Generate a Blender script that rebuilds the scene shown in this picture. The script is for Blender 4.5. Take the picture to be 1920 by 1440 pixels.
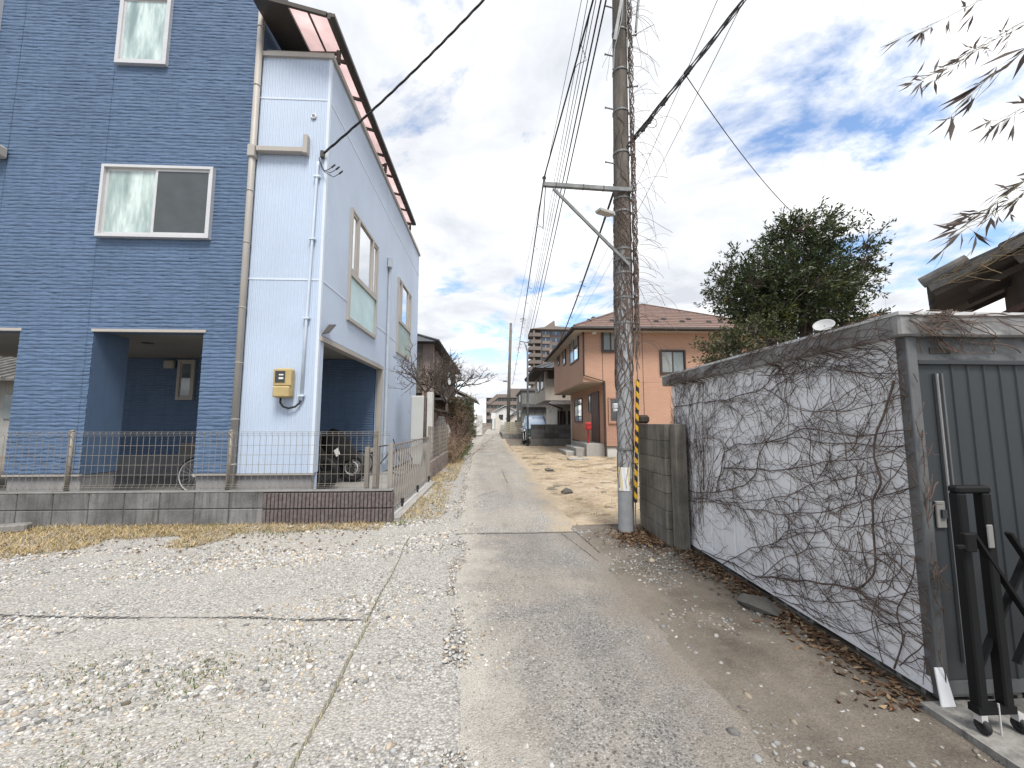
import bpy, math, random
import numpy as np
from mathutils import Vector, Matrix
R = math.radians
for o in list(bpy.data.objects): bpy.data.objects.remove(o)
SC = bpy.context.scene
COL = SC.collection
random.seed(7)

# ---------------------------------------------------------------- camera
F_PX, CAM_H, PITCH, YAW = 748.0, 1.35, R(5.5), R(2.68)
cd = bpy.data.cameras.new('camera'); cam = bpy.data.objects.new('camera', cd); COL.objects.link(cam)
cd.sensor_width = 36.0; cd.lens = 36.0*F_PX/1920.0; cd.clip_start = 0.05; cd.clip_end = 2500
cam.location = (0, 0, CAM_H); cam.rotation_euler = (R(90)+PITCH, 0, -YAW)
SC.camera = cam

# ---------------------------------------------------------------- sky, sun, exposure
SUN_DIR = Vector((0.16, -0.52, 0.92)).normalized()
w = bpy.data.worlds.new('World'); SC.world = w; w.use_nodes = True
nt = w.node_tree; N = nt.nodes; L = nt.links; N.clear()
out = N.new('ShaderNodeOutputWorld'); bg = N.new('ShaderNodeBackground')
sky = N.new('ShaderNodeTexSky'); sky.sky_type = 'NISHITA'; sky.sun_disc = False
sky.sun_elevation = math.asin(SUN_DIR.z); sky.sun_rotation = math.atan2(SUN_DIR.x, SUN_DIR.y)
sky.air_density = 1.0; sky.dust_density = 0.2; sky.ozone_density = 2.2
SKY_STRENGTH = 0.085
tc = N.new('ShaderNodeTexCoord'); sp = N.new('ShaderNodeSeparateXYZ'); L.new(tc.outputs['Generated'], sp.inputs[0])
def wm(op, a, b=None, clamp=False):
    n = N.new('ShaderNodeMath'); n.operation = op; n.use_clamp = clamp
    for i, x in enumerate((a, b)):
        if x is None: continue
        if isinstance(x, (int, float)): n.inputs[i].default_value = x
        else: L.new(x, n.inputs[i])
    return n.outputs[0]
zz = wm('ADD', wm('MAXIMUM', sp.outputs[2], 0.0), 0.16)
px = wm('DIVIDE', sp.outputs[0], zz); py = wm('DIVIDE', sp.outputs[1], zz)
cb = N.new('ShaderNodeCombineXYZ'); L.new(px, cb.inputs[0]); L.new(py, cb.inputs[1])
def wnoise(scale, detail, rough, dist, off):
    mp = N.new('ShaderNodeMapping'); mp.inputs['Location'].default_value = off
    L.new(cb.outputs[0], mp.inputs[0])
    n = N.new('ShaderNodeTexNoise'); n.inputs['Scale'].default_value = scale; n.inputs['Detail'].default_value = detail
    n.inputs['Roughness'].default_value = rough; n.inputs['Distortion'].default_value = dist
    L.new(mp.outputs[0], n.inputs['Vector']); return n.outputs['Fac']
def wramp(fac, stops):
    r = N.new('ShaderNodeValToRGB'); e = r.color_ramp.elements
    while len(e) < len(stops): e.new(0.5)
    for k, (p, c) in enumerate(stops): e[k].position = p; e[k].color = c if len(c) == 4 else (*c, 1)
    L.new(fac, r.inputs[0]); return r.outputs[0]
CLOUD_OFF = (44.2, 17.7, 9.1)
cover = wramp(wnoise(1.75, 10, 0.60, 0.3, CLOUD_OFF), [(0.365, (0, 0, 0)), (0.465, (1, 1, 1))])
shade = wramp(wnoise(1.7, 10, 0.60, 0.35, (9.2, 1.4, 4.0)), [(0.34, (0.25, 0.262, 0.285)), (0.48, (0.325, 0.333, 0.348)), (0.62, (0.43, 0.433, 0.437))])
skc = N.new('ShaderNodeMixRGB'); skc.blend_type = 'MULTIPLY'; skc.inputs[0].default_value = 1
L.new(sky.outputs[0], skc.inputs[1]); skc.inputs[2].default_value = (SKY_STRENGTH,)*3+(1,)
mx = N.new('ShaderNodeMixRGB'); L.new(cover, mx.inputs[0]); L.new(skc.outputs[0], mx.inputs[1]); L.new(shade, mx.inputs[2])
L.new(mx.outputs[0], bg.inputs[0]); bg.inputs[1].default_value = 1.0; L.new(bg.outputs[0], out.inputs[0])
sl = bpy.data.lights.new('sun', 'SUN'); sl.energy = 1.5; sl.angle = R(20); sl.color = (1.0, 0.95, 0.87)
so = bpy.data.objects.new('sun', sl); COL.objects.link(so); so.rotation_euler = (-SUN_DIR).to_track_quat('-Z', 'Y').to_euler()
SC.view_settings.view_transform = 'Standard'; SC.view_settings.look = 'None'; SC.view_settings.gamma = 1
SC.view_settings.exposure = 1.6
SC.render.engine = 'CYCLES'

# ---------------------------------------------------------------- pixel -> point on a known plane
def ray(u, v):
    x = (u-960)/F_PX; y = (720-v)/F_PX
    f = math.cos(PITCH)-y*math.sin(PITCH); z = math.sin(PITCH)+y*math.cos(PITCH)
    c, s = math.cos(YAW), math.sin(YAW)
    return Vector((x*c+f*s, -x*s+f*c, z))
def P(u, v, X=None, Y=None, Z=None):
    d = ray(u, v)
    t = X/d.x if X is not None else Y/d.y if Y is not None else (Z-CAM_H)/d.z
    return Vector((d.x*t, d.y*t, CAM_H+d.z*t))

# ---------------------------------------------------------------- mesh helpers
class MB:
    def __init__(s): s.V = []; s.F = []; s.M = []; s.m = 0
    def face(s, pts):
        b = len(s.V); s.V += [tuple(p) for p in pts]; s.F.append(tuple(range(b, b+len(pts)))); s.M.append(s.m)
    def box(s, x0, x1, y0, y1, z0, z1):
        b = len(s.V)
        s.V += [(x0,y0,z0),(x1,y0,z0),(x1,y1,z0),(x0,y1,z0),(x0,y0,z1),(x1,y0,z1),(x1,y1,z1),(x0,y1,z1)]
        for f in ((3,2,1,0),(4,5,6,7),(0,1,5,4),(1,2,6,5),(2,3,7,6),(3,0,4,7)):
            s.F.append(tuple(b+i for i in f)); s.M.append(s.m)
        return s
    def cbox(s, x0, x1, y0, y1, z0, z1, c=0.006):       # box with chamfered vertical-and-top edges
        b = len(s.V); q = lambda d: [(x0+d,y0),(x1-d,y0),(x1,y0+d),(x1,y1-d),(x1-d,y1),(x0+d,y1),(x0,y1-d),(x0,y0+d)]
        ring = [(a, bb, z0+c) for a, bb in q(c)]; r2 = [(a, bb, z1-c) for a, bb in q(c)]
        ins = lambda z: [(x0+c,y0+c,z),(x1-c,y0+c,z),(x1-c,y0+c,z),(x1-c,y1-c,z),(x1-c,y1-c,z),(x0+c,y1-c,z),(x0+c,y1-c,z),(x0+c,y0+c,z)]
        s.V += [(x0+c,y0+c,z0),(x1-c,y0+c,z0),(x1-c,y1-c,z0),(x0+c,y1-c,z0)] + ring + r2 + [(x0+c,y0+c,z1),(x1-c,y0+c,z1),(x1-c,y1-c,z1),(x0+c,y1-c,z1)]
        fs = [(3,2,1,0),(20,21,22,23)]
        for i in range(8): fs.append((4+i, 4+(i+1)%8, 12+(i+1)%8, 12+i))
        for k in range(4):
            fs.append((k, (k+1)%4, 4+(2*k+1)%8, 4+2*k)); fs.append((20+k, 12+2*k, 12+(2*k+1)%8, 20+(k+1)%4))
            fs.append((k, 4+2*k, 4+(2*k-1)%8)); fs.append((20+k, 12+(2*k-1)%8, 12+2*k))
        for f in fs: s.F.append(tuple(b+i for i in f)); s.M.append(s.m)
        return s
    def beam(s, a, b, wd, ht, up=(0,0,1)):               # rectangular bar from a to b
        a = Vector(a); b = Vector(b); d = (b-a).normalized(); u = Vector(up)
        if abs(d.dot(u)) > 0.98: u = Vector((0,1,0))
        x = d.cross(u).normalized()*wd/2; y = x.cross(d).normalized()*ht/2
        k = len(s.V)
        for p in (a, b): s.V += [tuple(p-x-y), tuple(p+x-y), tuple(p+x+y), tuple(p-x+y)]
        for f in ((3,2,1,0),(4,5,6,7),(0,1,5,4),(1,2,6,5),(2,3,7,6),(3,0,4,7)):
            s.F.append(tuple(k+i for i in f)); s.M.append(s.m)
        return s
    def tube(s, pts, r, n=5, cap=True):
        pts = [Vector(p) for p in pts]; m = len(pts)
        if not hasattr(r, '__len__'): r = [r]*m
        k = len(s.V); u = None
        for i, p in enumerate(pts):
            d = (pts[min(i+1, m-1)]-pts[max(i-1, 0)])
            d = d.normalized() if d.length > 1e-9 else Vector((0,0,1))
            if u is None: u = d.orthogonal().normalized()
            u = (u-d*u.dot(d)); u = u.normalized() if u.length > 1e-6 else d.orthogonal().normalized()
            v = d.cross(u)
            for j in range(n):
                a = 2*math.pi*j/n; s.V.append(tuple(p+(u*math.cos(a)+v*math.sin(a))*r[i]))
        for i in range(m-1):
            for j in range(n):
                s.F.append((k+i*n+j, k+i*n+(j+1)%n, k+(i+1)*n+(j+1)%n, k+(i+1)*n+j)); s.M.append(s.m)
        if cap and n > 2:
            s.F.append(tuple(k+j for j in reversed(range(n)))); s.M.append(s.m)
            s.F.append(tuple(k+(m-1)*n+j for j in range(n))); s.M.append(s.m)
        return s
    def cyl(s, a, b, r, n=16, r2=None): return s.tube([a, b], [r, r if r2 is None else r2], n)
    def torus(s, c, axis, R0, r, n=28, k=8):
        c = Vector(c); ax = Vector(axis).normalized(); u = ax.orthogonal().normalized(); v = ax.cross(u)
        b = len(s.V)
        for i in range(n):
            a = 2*math.pi*i/n; d = u*math.cos(a)+v*math.sin(a)
            for j in range(k):
                t = 2*math.pi*j/k; s.V.append(tuple(c+d*(R0+r*math.cos(t))+ax*(r*math.sin(t))))
        for i in range(n):
            for j in range(k):
                s.F.append((b+i*k+j, b+((i+1)%n)*k+j, b+((i+1)%n)*k+(j+1)%k, b+i*k+(j+1)%k)); s.M.append(s.m)
        return s
    def prism(s, poly, vec):                              # polygon (3D points) extruded along vec
        k = len(s.V); n = len(poly); vec = Vector(vec)
        s.V += [tuple(p) for p in poly]+[tuple(Vector(p)+vec) for p in poly]
        s.F.append(tuple(range(k, k+n))[::-1]); s.M.append(s.m); s.F.append(tuple(range(k+n, k+2*n))); s.M.append(s.m)
        for i in range(n):
            s.F.append((k+i, k+(i+1)%n, k+n+(i+1)%n, k+n+i)); s.M.append(s.m)
        return s
    def lathe(s, prof, c=(0,0,0), n=18, axis='Z'):
        k = len(s.V)
        for r, z in prof:
            for j in range(n):
                a = 2*math.pi*j/n; x, y = r*math.cos(a), r*math.sin(a)
                q = (x, y, z) if axis == 'Z' else (x, z, y) if axis == 'Y' else (z, x, y)
                s.V.append((c[0]+q[0], c[1]+q[1], c[2]+q[2]))
        for i in range(len(prof)-1):
            for j in range(n):
                s.F.append((k+i*n+j, k+i*n+(j+1)%n, k+(i+1)*n+(j+1)%n, k+(i+1)*n+j)); s.M.append(s.m)
        return s
    def mesh(s, name, mats, org=(0,0,0), smooth=False):
        me = bpy.data.meshes.new(name)
        v = [(x-org[0], y-org[1], z-org[2]) for x, y, z in s.V]
        me.from_pydata(v, [], s.F)
        for m in (mats if isinstance(mats, (list, tuple)) else [mats]): me.materials.append(m)
        if any(s.M): me.polygons.foreach_set('material_index', s.M)
        if smooth: me.polygons.foreach_set('use_smooth', [True]*len(me.polygons))
        me.update(); return me
def org_of(parent):
    o = Vector((0,0,0)); p = parent
    while p is not None: o += p.location; p = p.parent
    return o
def part(name, mb, mat, parent, label=None, smooth=False, kind=None):
    me = mb if isinstance(mb, bpy.types.Mesh) else mb.mesh(name, mat, org_of(parent), smooth)
    o = bpy.data.objects.new(name, me); COL.objects.link(o); o.parent = parent
    if label: o['label'] = label
    if kind: o['kind'] = kind
    return o
def inst(name, me, parent, loc, rotz=0.0, scale=None):   # piece that shares mesh data; loc in world
    o = bpy.data.objects.new(name, me); COL.objects.link(o); o.parent = parent
    o.location = Vector(loc)-org_of(parent); o.rotation_euler = (0, 0, rotz)
    if scale: o.scale = scale
    return o
def thing(name, label, cat, loc=(0,0,0), group=None):
    o = bpy.data.objects.new(name, None); o.empty_display_size = 0.2; COL.objects.link(o); o.location = loc
    o['label'] = label; o['category'] = cat
    if group: o['group'] = group
    return o
def single(name, mb, mat, label, cat, loc=(0,0,0), smooth=False, group=None):
    o = bpy.data.objects.new(name, mb.mesh(name, mat, loc, smooth)); COL.objects.link(o); o.location = loc
    o['label'] = label; o['category'] = cat
    if group: o['group'] = group
    return o
def structure(name, mb, mat, smooth=False, kind='structure', label=None):
    me = mb if isinstance(mb, bpy.types.Mesh) else mb.mesh(name, mat, (0,0,0), smooth)
    o = bpy.data.objects.new(name, me); COL.objects.link(o); o['kind'] = kind
    if label: o['label'] = label
    return o
def npmesh(name, V, F, mats, smooth=False, colors=None, midx=None):
    V = np.asarray(V, np.float32); F = np.asarray(F, np.int32); me = bpy.data.meshes.new(name)
    n, k = F.shape
    me.vertices.add(len(V)); me.vertices.foreach_set('co', V.ravel())
    me.loops.add(n*k); me.loops.foreach_set('vertex_index', F.ravel())
    me.polygons.add(n); me.polygons.foreach_set('loop_start', np.arange(0, n*k, k, dtype=np.int32))
    me.polygons.foreach_set('loop_total', np.full(n, k, np.int32))
    for m in (mats if isinstance(mats, (list, tuple)) else [mats]): me.materials.append(m)
    if smooth: me.polygons.foreach_set('use_smooth', np.ones(n, bool))
    if midx is not None: me.polygons.foreach_set('material_index', np.asarray(midx, np.int32))
    me.update(calc_edges=True)
    if colors is not None:
        a = me.color_attributes.new('tint', 'FLOAT_COLOR', 'POINT'); c = np.ones((len(V), 4), np.float32); c[:, :3] = colors
        a.data.foreach_set('color', c.ravel())
    me.validate(); return me
RNG = np.random.default_rng(11)
_T = RNG.random((256, 256))
def vn(x, y):                                              # value noise 0..1
    x = np.asarray(x, float); y = np.asarray(y, float)
    i = np.floor(x).astype(int); j = np.floor(y).astype(int); fx = x-i; fy = y-j
    fx = fx*fx*(3-2*fx); fy = fy*fy*(3-2*fy)
    t = lambda a, b: _T[a % 256, b % 256]
    return (t(i,j)*(1-fx)+t(i+1,j)*fx)*(1-fy)+(t(i,j+1)*(1-fx)+t(i+1,j+1)*fx)*fy
def fbm(x, y, o=4):
    s = 0; a = 0.5; x = np.asarray(x, float); y = np.asarray(y, float)
    for k in range(o): s = s+a*vn(x*2**k+17.3*k, y*2**k+5.1*k); a *= 0.5
    return s/(1-0.5**o)

# ---------------------------------------------------------------- materials
def mat_new(name):
    m = bpy.data.materials.new(name); m.use_nodes = True; nt = m.node_tree
    b = nt.nodes['Principled BSDF']; return m, nt, b
class NB:                                                    # small node builder
    def __init__(s, nt): s.nt = nt; s.g = None
    def new(s, t): return s.nt.nodes.new(t)
    def link(s, a, b): s.nt.links.new(a, b)
    def pos(s):
        if s.g is None: s.g = s.new('ShaderNodeNewGeometry').outputs['Position']
        return s.g
    def mapped(s, scale=(1,1,1), loc=(0,0,0), rot=(0,0,0)):
        m = s.new('ShaderNodeMapping'); m.inputs['Scale'].default_value = scale; m.inputs['Location'].default_value = loc
        m.inputs['Rotation'].default_value = rot
        s.link(s.pos(), m.inputs[0]); return m.outputs[0]
    def noise(s, scale, detail=4, rough=0.55, vec=None, dist=0):
        n = s.new('ShaderNodeTexNoise'); n.inputs['Scale'].default_value = scale; n.inputs['Detail'].default_value = detail
        n.inputs['Roughness'].default_value = rough; n.inputs['Distortion'].default_value = dist
        s.link(vec or s.pos(), n.inputs['Vector']); return n.outputs['Fac']
    def voro(s, scale, feat='F1', vec=None, out='Distance', rand=1.0):
        n = s.new('ShaderNodeTexVoronoi'); n.feature = feat; n.inputs['Scale'].default_value = scale
        n.inputs['Randomness'].default_value = rand
        s.link(vec or s.pos(), n.inputs['Vector']); return n.outputs[out]
    def math(s, op, a, b=None, clamp=False):
        n = s.new('ShaderNodeMath'); n.operation = op; n.use_clamp = clamp
        for i, x in enumerate((a, b)):
            if x is None: continue
            if isinstance(x, (int, float)): n.inputs[i].default_value = x
            else: s.link(x, n.inputs[i])
        return n.outputs[0]
    def ramp(s, fac, stops, interp='LINEAR'):
        r = s.new('ShaderNodeValToRGB'); r.color_ramp.interpolation = interp; e = r.color_ramp.elements
        while len(e) < len(stops): e.new(0.5)
        for k, (p, c) in enumerate(stops):
            if isinstance(c, (int, float)): c = (c, c, c)
            e[k].position = p; e[k].color = (*c[:3], 1)
        s.link(fac, r.inputs[0]); return r.outputs[0]
    def mix(s, fac, a, b, mode='MIX'):
        n = s.new('ShaderNodeMixRGB'); n.blend_type = mode
        for i, x in enumerate((fac, a, b)):
            if isinstance(x, (int, float)): n.inputs[i].default_value = x if i == 0 else (x, x, x, 1)
            elif isinstance(x, tuple): n.inputs[i].default_value = (*x[:3], 1)
            else: s.link(x, n.inputs[i])
        return n.outputs[0]
    def bump(s, h, strength, dist=0.01, normal=None):
        n = s.new('ShaderNodeBump'); n.inputs['Strength'].default_value = strength; n.inputs['Distance'].default_value = dist
        s.link(h, n.inputs['Height'])
        if normal: s.link(normal, n.inputs['Normal'])
        return n.outputs[0]
def mul(c, k): return tuple(min(1, x*k) for x in c)
def mat(name, col, rough=0.75, var=0.12, scale=2.5, fine=0.06, fscale=60, bump=0.0, bscale=90, bdist=0.004, metal=0.0, spec=0.35,
        dirt=None, dirt_amt=0.0, streak=0.0, streak_col=(0.05,0.048,0.045), objvar=0.0):
    m, nt, b = mat_new(name); q = NB(nt)
    c = q.ramp(q.noise(scale, 5), [(0.3, mul(col, 1-var)), (0.7, mul(col, 1+var))])
    f = q.noise(fscale, 3); c = q.mix(1.0, c, q.ramp(f, [(0.25, 1-fine*2), (0.75, 1+0.0)]), 'MULTIPLY')
    if dirt: c = q.mix(q.ramp(q.noise(scale*0.7, 7, 0.65, q.mapped(loc=(3,9,4))), [(0.5, 0.0), (0.72, dirt_amt)]), c, dirt)
    if streak:
        sv = q.noise(3.0, 6, 0.7, q.mapped((5, 5, 0.45)))
        c = q.mix(q.ramp(sv, [(0.48, 0.0), (0.7, streak)]), c, streak_col)
    if objvar:
        oi = q.new('ShaderNodeObjectInfo').outputs['Random']
        c = q.mix(1.0, c, q.ramp(oi, [(0.0, 1-objvar), (1.0, 1.0)]), 'MULTIPLY')
    q.link(c, b.inputs['Base Color']); b.inputs['Roughness'].default_value = rough; b.inputs['Metallic'].default_value = metal
    b.inputs['Specular IOR Level'].default_value = spec
    if bump: q.link(q.bump(q.noise(bscale, 4), bump, bdist), b.inputs['Normal'])
    return m
def glass_mat(name, tint, rough=0.05, refl=0.6, var=0.15):
    m, nt, b = mat_new(name); q = NB(nt)
    c = q.ramp(q.noise(1.6, 3), [(0.3, mul(tint, 1-var)), (0.7, mul(tint, 1+var))])
    q.link(c, b.inputs['Base Color']); b.inputs['Roughness'].default_value = rough; b.inputs['Specular IOR Level'].default_value = refl
    b.inputs['IOR'].default_value = 1.55
    return m
def tint_mat(name, rough=0.85, bump=0.3, bscale=120, spec=0.3, transl=0.0):   # colour from the mesh attribute 'tint'
    m, nt, b = mat_new(name); q = NB(nt)
    a = q.new('ShaderNodeAttribute'); a.attribute_name = 'tint'
    c = q.mix(1.0, a.outputs['Color'], q.ramp(q.noise(bscale, 3), [(0.2, 0.78), (0.8, 1.0)]), 'MULTIPLY')
    q.link(c, b.inputs['Base Color']); b.inputs['Roughness'].default_value = rough; b.inputs['Specular IOR Level'].default_value = spec
    if bump: q.link(q.bump(q.noise(bscale, 3), bump, 0.003), b.inputs['Normal'])
    if transl:
        t = q.new('ShaderNodeBsdfTranslucent'); q.link(c, t.inputs[0]); ms = q.new('ShaderNodeMixShader'); ms.inputs[0].default_value = transl
        q.link(b.outputs[0], ms.inputs[1]); q.link(t.outputs[0], ms.inputs[2])
        q.link(ms.outputs[0], nt.nodes['Material Output'].inputs[0])
    return m

# ================================================================ ground
def gravel_material():
    m, nt, b = mat_new('gravel_fines'); q = NB(nt)
    rc = q.voro(75, out='Color'); dist = q.voro(75)
    sep = q.new('ShaderNodeSeparateColor'); q.link(rc, sep.inputs[0])
    peb = q.ramp(sep.outputs[0], [(0.0, (0.17,0.165,0.157)), (0.3, (0.335,0.325,0.308)), (0.7, (0.46,0.447,0.422)), (1.0, (0.63,0.615,0.59))])
    big = q.noise(0.55, 6, 0.6); peb = q.mix(q.ramp(q.noise(1.3, 6, 0.65), [(0.40, 0.15), (0.62, 0.85)]), peb, q.ramp(q.noise(38, 4), [(0.25, (0.36,0.346,0.322)), (0.75, (0.52,0.502,0.468))]))
    gap = q.ramp(dist, [(0.25, 1.0), (0.8, 0.62)]); c = q.mix(1.0, peb, gap, 'MULTIPLY')
    rut = q.noise(0.9, 4, 0.55, q.mapped((0.35,1.5,1), rot=(0,0,0.28)))
    c = q.mix(q.ramp(rut, [(0.50, 0.0), (0.66, 0.45)]), c, q.ramp(q.noise(60, 4), [(0.3, (0.33,0.308,0.272)), (0.7, (0.47,0.443,0.395))]))
    c = q.mix(q.ramp(big, [(0.54, 0.0), (0.74, 0.4)]), c, (0.36,0.30,0.23))
    q.link(c, b.inputs['Base Color']); b.inputs['Roughness'].default_value = 0.95; b.inputs['Specular IOR Level'].default_value = 0.1
    h = q.math('ADD', q.math('MULTIPLY', q.math('SUBTRACT', 1.0, dist), 1.0), q.math('MULTIPLY', q.noise(140, 3), 0.4))
    q.link(q.bump(h, 0.8, 0.010), b.inputs['Normal']); return m
def asphalt_material(name, base, tan_amt, edge_col=(0.225,0.2,0.172)):
    m, nt, b = mat_new(name); q = NB(nt)
    rc = q.voro(125, out='Color'); dist = q.voro(125); sep = q.new('ShaderNodeSeparateColor'); q.link(rc, sep.inputs[0])
    agg = q.ramp(sep.outputs[1], [(0.0, mul(base, 0.42)), (0.22, mul(base, 0.8)), (0.6, base), (0.9, mul(base, 1.25)), (1.0, mul(base, 1.7))])
    big = q.noise(0.8, 7, 0.62, dist=0.6)
    c = q.mix(q.ramp(big, [(0.42, 0.0), (0.66, tan_amt)]), agg, (0.385,0.34,0.285))
    long_ = q.noise(1.6, 5, 0.6, q.mapped((1.6, 0.22, 1)))           # wheel tracks worn along the lane
    c = q.mix(1.0, c, q.ramp(long_, [(0.3, 0.82), (0.7, 1.12)]), 'MULTIPLY')
    dark = q.noise(3.2, 8, 0.7, q.mapped(loc=(4,4,0)))
    c = q.mix(q.ramp(dark, [(0.56, 0.0), (0.74, 0.5)]), c, mul(base, 0.55))
    pits = q.voro(38, vec=q.mapped(loc=(2,5,0))); pm = q.math('MULTIPLY', q.ramp(pits, [(0.14, 0.85), (0.34, 0.0)]), q.ramp(q.noise(1.1, 4, vec=q.mapped(loc=(7,2,0))), [(0.38, 0.0), (0.55, 1.0)]))
    c = q.mix(pm, c, mul(base, 0.35))
    ed = q.new('ShaderNodeAttribute'); ed.attribute_name = 'tint'; es = q.new('ShaderNodeSeparateColor'); q.link(ed.outputs['Color'], es.inputs[0])
    nz_ = q.math('ADD', q.math('MULTIPLY', q.noise(2.6, 7, 0.68, q.mapped(loc=(1,8,0))), 1.5), -0.75)
    spk = q.ramp(q.voro(120, out='Distance'), [(0.2, 1.15), (0.8, 0.72)])
    lf = q.ramp(q.math('ADD', es.outputs[0], nz_), [(0.30, 0.0), (0.85, 0.95)]); rg = q.ramp(q.math('ADD', es.outputs[1], nz_), [(0.25, 0.0), (0.9, 0.95)])
    c = q.mix(lf, c, q.mix(1.0, (0.42,0.395,0.355), spk, 'MULTIPLY')); c = q.mix(rg, c, q.mix(1.0, edge_col, spk, 'MULTIPLY'))
    q.link(c, b.inputs['Base Color']); b.inputs['Roughness'].default_value = 0.92; b.inputs['Specular IOR Level'].default_value = 0.15
    h = q.math('ADD', q.math('SUBTRACT', 1.0, dist), q.math('MULTIPLY', q.noise(25, 5), 1.2))
    h = q.math('SUBTRACT', h, q.math('MULTIPLY', pm, 1.0))
    q.link(q.bump(h, 0.65, 0.007), b.inputs['Normal']); return m
def soil_material(name, c1, c2, c3, sc=1.0, straw=0.0, edge=None):
    m, nt, b = mat_new(name); q = NB(nt)
    c = q.ramp(q.noise(2.2*sc, 8, 0.68), [(0.3, c1), (0.5, c2), (0.72, c3)])
    f = q.noise(90*sc, 4, 0.7); c = q.mix(1.0, c, q.ramp(f, [(0.3, 0.6), (0.7, 1.12)]), 'MULTIPLY')
    if straw:
        s1 = q.noise(28, 3, 0.6, q.mapped((0.35, 2.2, 1), rot=(0,0,0.15)))
        c = q.mix(q.ramp(s1, [(0.52, 0.0), (0.66, straw)]), c, mul(c1, 0.75))
        s2 = q.noise(20, 4, 0.6, q.mapped((0.4, 2.6, 1), rot=(0,0,-0.3)))
        c = q.mix(q.ramp(s2, [(0.55, 0.0), (0.7, 0.7)]), c, mul(c3, 1.15))
    if edge:
        ed = q.new('ShaderNodeAttribute'); ed.attribute_name = 'tint'; es = q.new('ShaderNodeSeparateColor'); q.link(ed.outputs['Color'], es.inputs[0])
        nz_ = q.math('ADD', q.math('MULTIPLY', q.noise(2.6, 7, 0.68, q.mapped(loc=(1,8,0))), 1.4), -0.7)
        c = q.mix(q.ramp(q.math('ADD', es.outputs[0], nz_), [(0.15, 0.0), (0.85, 0.95)]), c, q.mix(1.0, edge, q.ramp(q.voro(120), [(0.2, 1.15), (0.8, 0.72)]), 'MULTIPLY'))
    q.link(c, b.inputs['Base Color']); b.inputs['Roughness'].default_value = 0.96; b.inputs['Specular IOR Level'].default_value = 0.08
    h = q.math('ADD', f, q.math('MULTIPLY', q.noise(14*sc, 6, 0.7), 1.5))
    q.link(q.bump(h, 0.7, 0.012), b.inputs['Normal']); return m
M_GRAVEL = gravel_material()
M_ROAD = asphalt_material('worn_asphalt', (0.225,0.219,0.21), 0.66)
M_ROAD2 = asphalt_material('old_concrete_paving', (0.32,0.306,0.285), 0.55, (0.44,0.36,0.26))
M_SAND = soil_material('dry_sandy_soil', (0.27,0.205,0.14), (0.46,0.375,0.275), (0.60,0.51,0.39), straw=0.75)
M_SOIL = soil_material('dark_verge_soil', (0.14,0.12,0.10), (0.215,0.188,0.158), (0.30,0.262,0.218))
M_VERGE = soil_material('verge_soil', (0.10,0.087,0.074), (0.165,0.144,0.122), (0.235,0.207,0.176), edge=(0.225,0.2,0.172))
M_CONC = mat('pale_concrete', (0.36,0.352,0.335), 0.9, 0.16, 1.6, 0.1, 70, 0.4, 60, streak=0.25)
M_CONC_D = mat('weathered_concrete', (0.25,0.243,0.23), 0.92, 0.22, 1.8, 0.12, 60, 0.6, 50, dirt=(0.07,0.066,0.06), dirt_amt=0.8, streak=0.7)
M_STONE = tint_mat('pebble_stone', 0.8, 0.25, 90, 0.25)
M_STRAW = tint_mat('dry_grass_blade', 0.85, 0, 30, 0.15, transl=0.25)
M_LEAFLITTER = tint_mat('dead_leaf', 0.85, 0.2, 60, 0.1)
M_DARKLINE = mat('crack_filler', (0.055,0.052,0.048), 0.95)

g = MB(); S = 1200
g.face([(-S,-60,-0.002),(S,-60,-0.002),(S,S,-0.002),(-S,S,-0.002)])
structure('ground', g, M_SOIL)
def strip(name, left, right, y0, y1, step, z, mt, jit=0.05, cols=6, edge=0.12, und=0.0, freq=1.6, uf=1.3):
    ys = np.arange(y0, y1+step/2, step); lx = np.interp(ys, [p[1] for p in left], [p[0] for p in left]); rx = np.interp(ys, [p[1] for p in right], [p[0] for p in right])
    lx = lx+(fbm(ys*freq, 3.3+ys*0, 5)-0.5)*2*jit; rx = rx+(fbm(ys*freq+40, 8.1+ys*0, 5)-0.5)*2*jit
    ts = [0, edge] + list(np.linspace(edge, 1-edge, cols)[1:-1]) + [1-edge, 1]
    V = []; C = []; n = len(ts)
    for y, a, c in zip(ys, lx, rx):
        for k, t in enumerate(ts):
            x = a+(c-a)*t
            zq = z if 0 < k < n-1 else (-0.008 if 'road' in name else 0.0005)
            if und and 0 < k < n-1: zq += und*(float(fbm(x*uf, y*uf, 4))-0.45)
            V.append((x, y, zq)); C.append((max(0, 1-(x-a)/0.55), max(0, 1-(c-x)/0.55), 0))
    F = [(i*n+j, i*n+j+1, (i+1)*n+j+1, (i+1)*n+j) for i in range(len(ys)-1) for j in range(n-1)]
    return structure(name, npmesh(name, V, F, mt, smooth=True, colors=np.array(C)), None)
# gravel yard on the left (fines; loose stones are added on top)
strip('gravel_yard', [(-14,-6),(-14,5.75)], [(0.1,-6),(0.1,1.7),(-0.05,3),(-0.3,5.75)], -6, 5.7, 0.1, 0.005, M_GRAVEL, 0.08, 40, 0.02, 0.026)
strip('gravel_shoulder', [(-1.45,5.75),(-1.5,9),(-1.7,14),(-1.7,40)], [(-0.45,5.75),(-0.62,9.6),(-1.0,21),(-1.1,40)], 5.7, 40, 0.12, 0.003, M_GRAVEL, 0.05, 6, 0.1, 0.012)
LEFT = [(-0.12,-8),(-0.11,1.71),(-0.28,3.0),(-0.45,4.98)]
RIGHT = [(1.25,-8),(1.2,1.65),(1.2,2.3),(1.17,4.36),(1.09,4.98)]
strip('road', LEFT, RIGHT, -8, 4.98, 0.06, 0.016, M_ROAD, 0.17, 16, 0.06, 0.016, 2.2)
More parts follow.
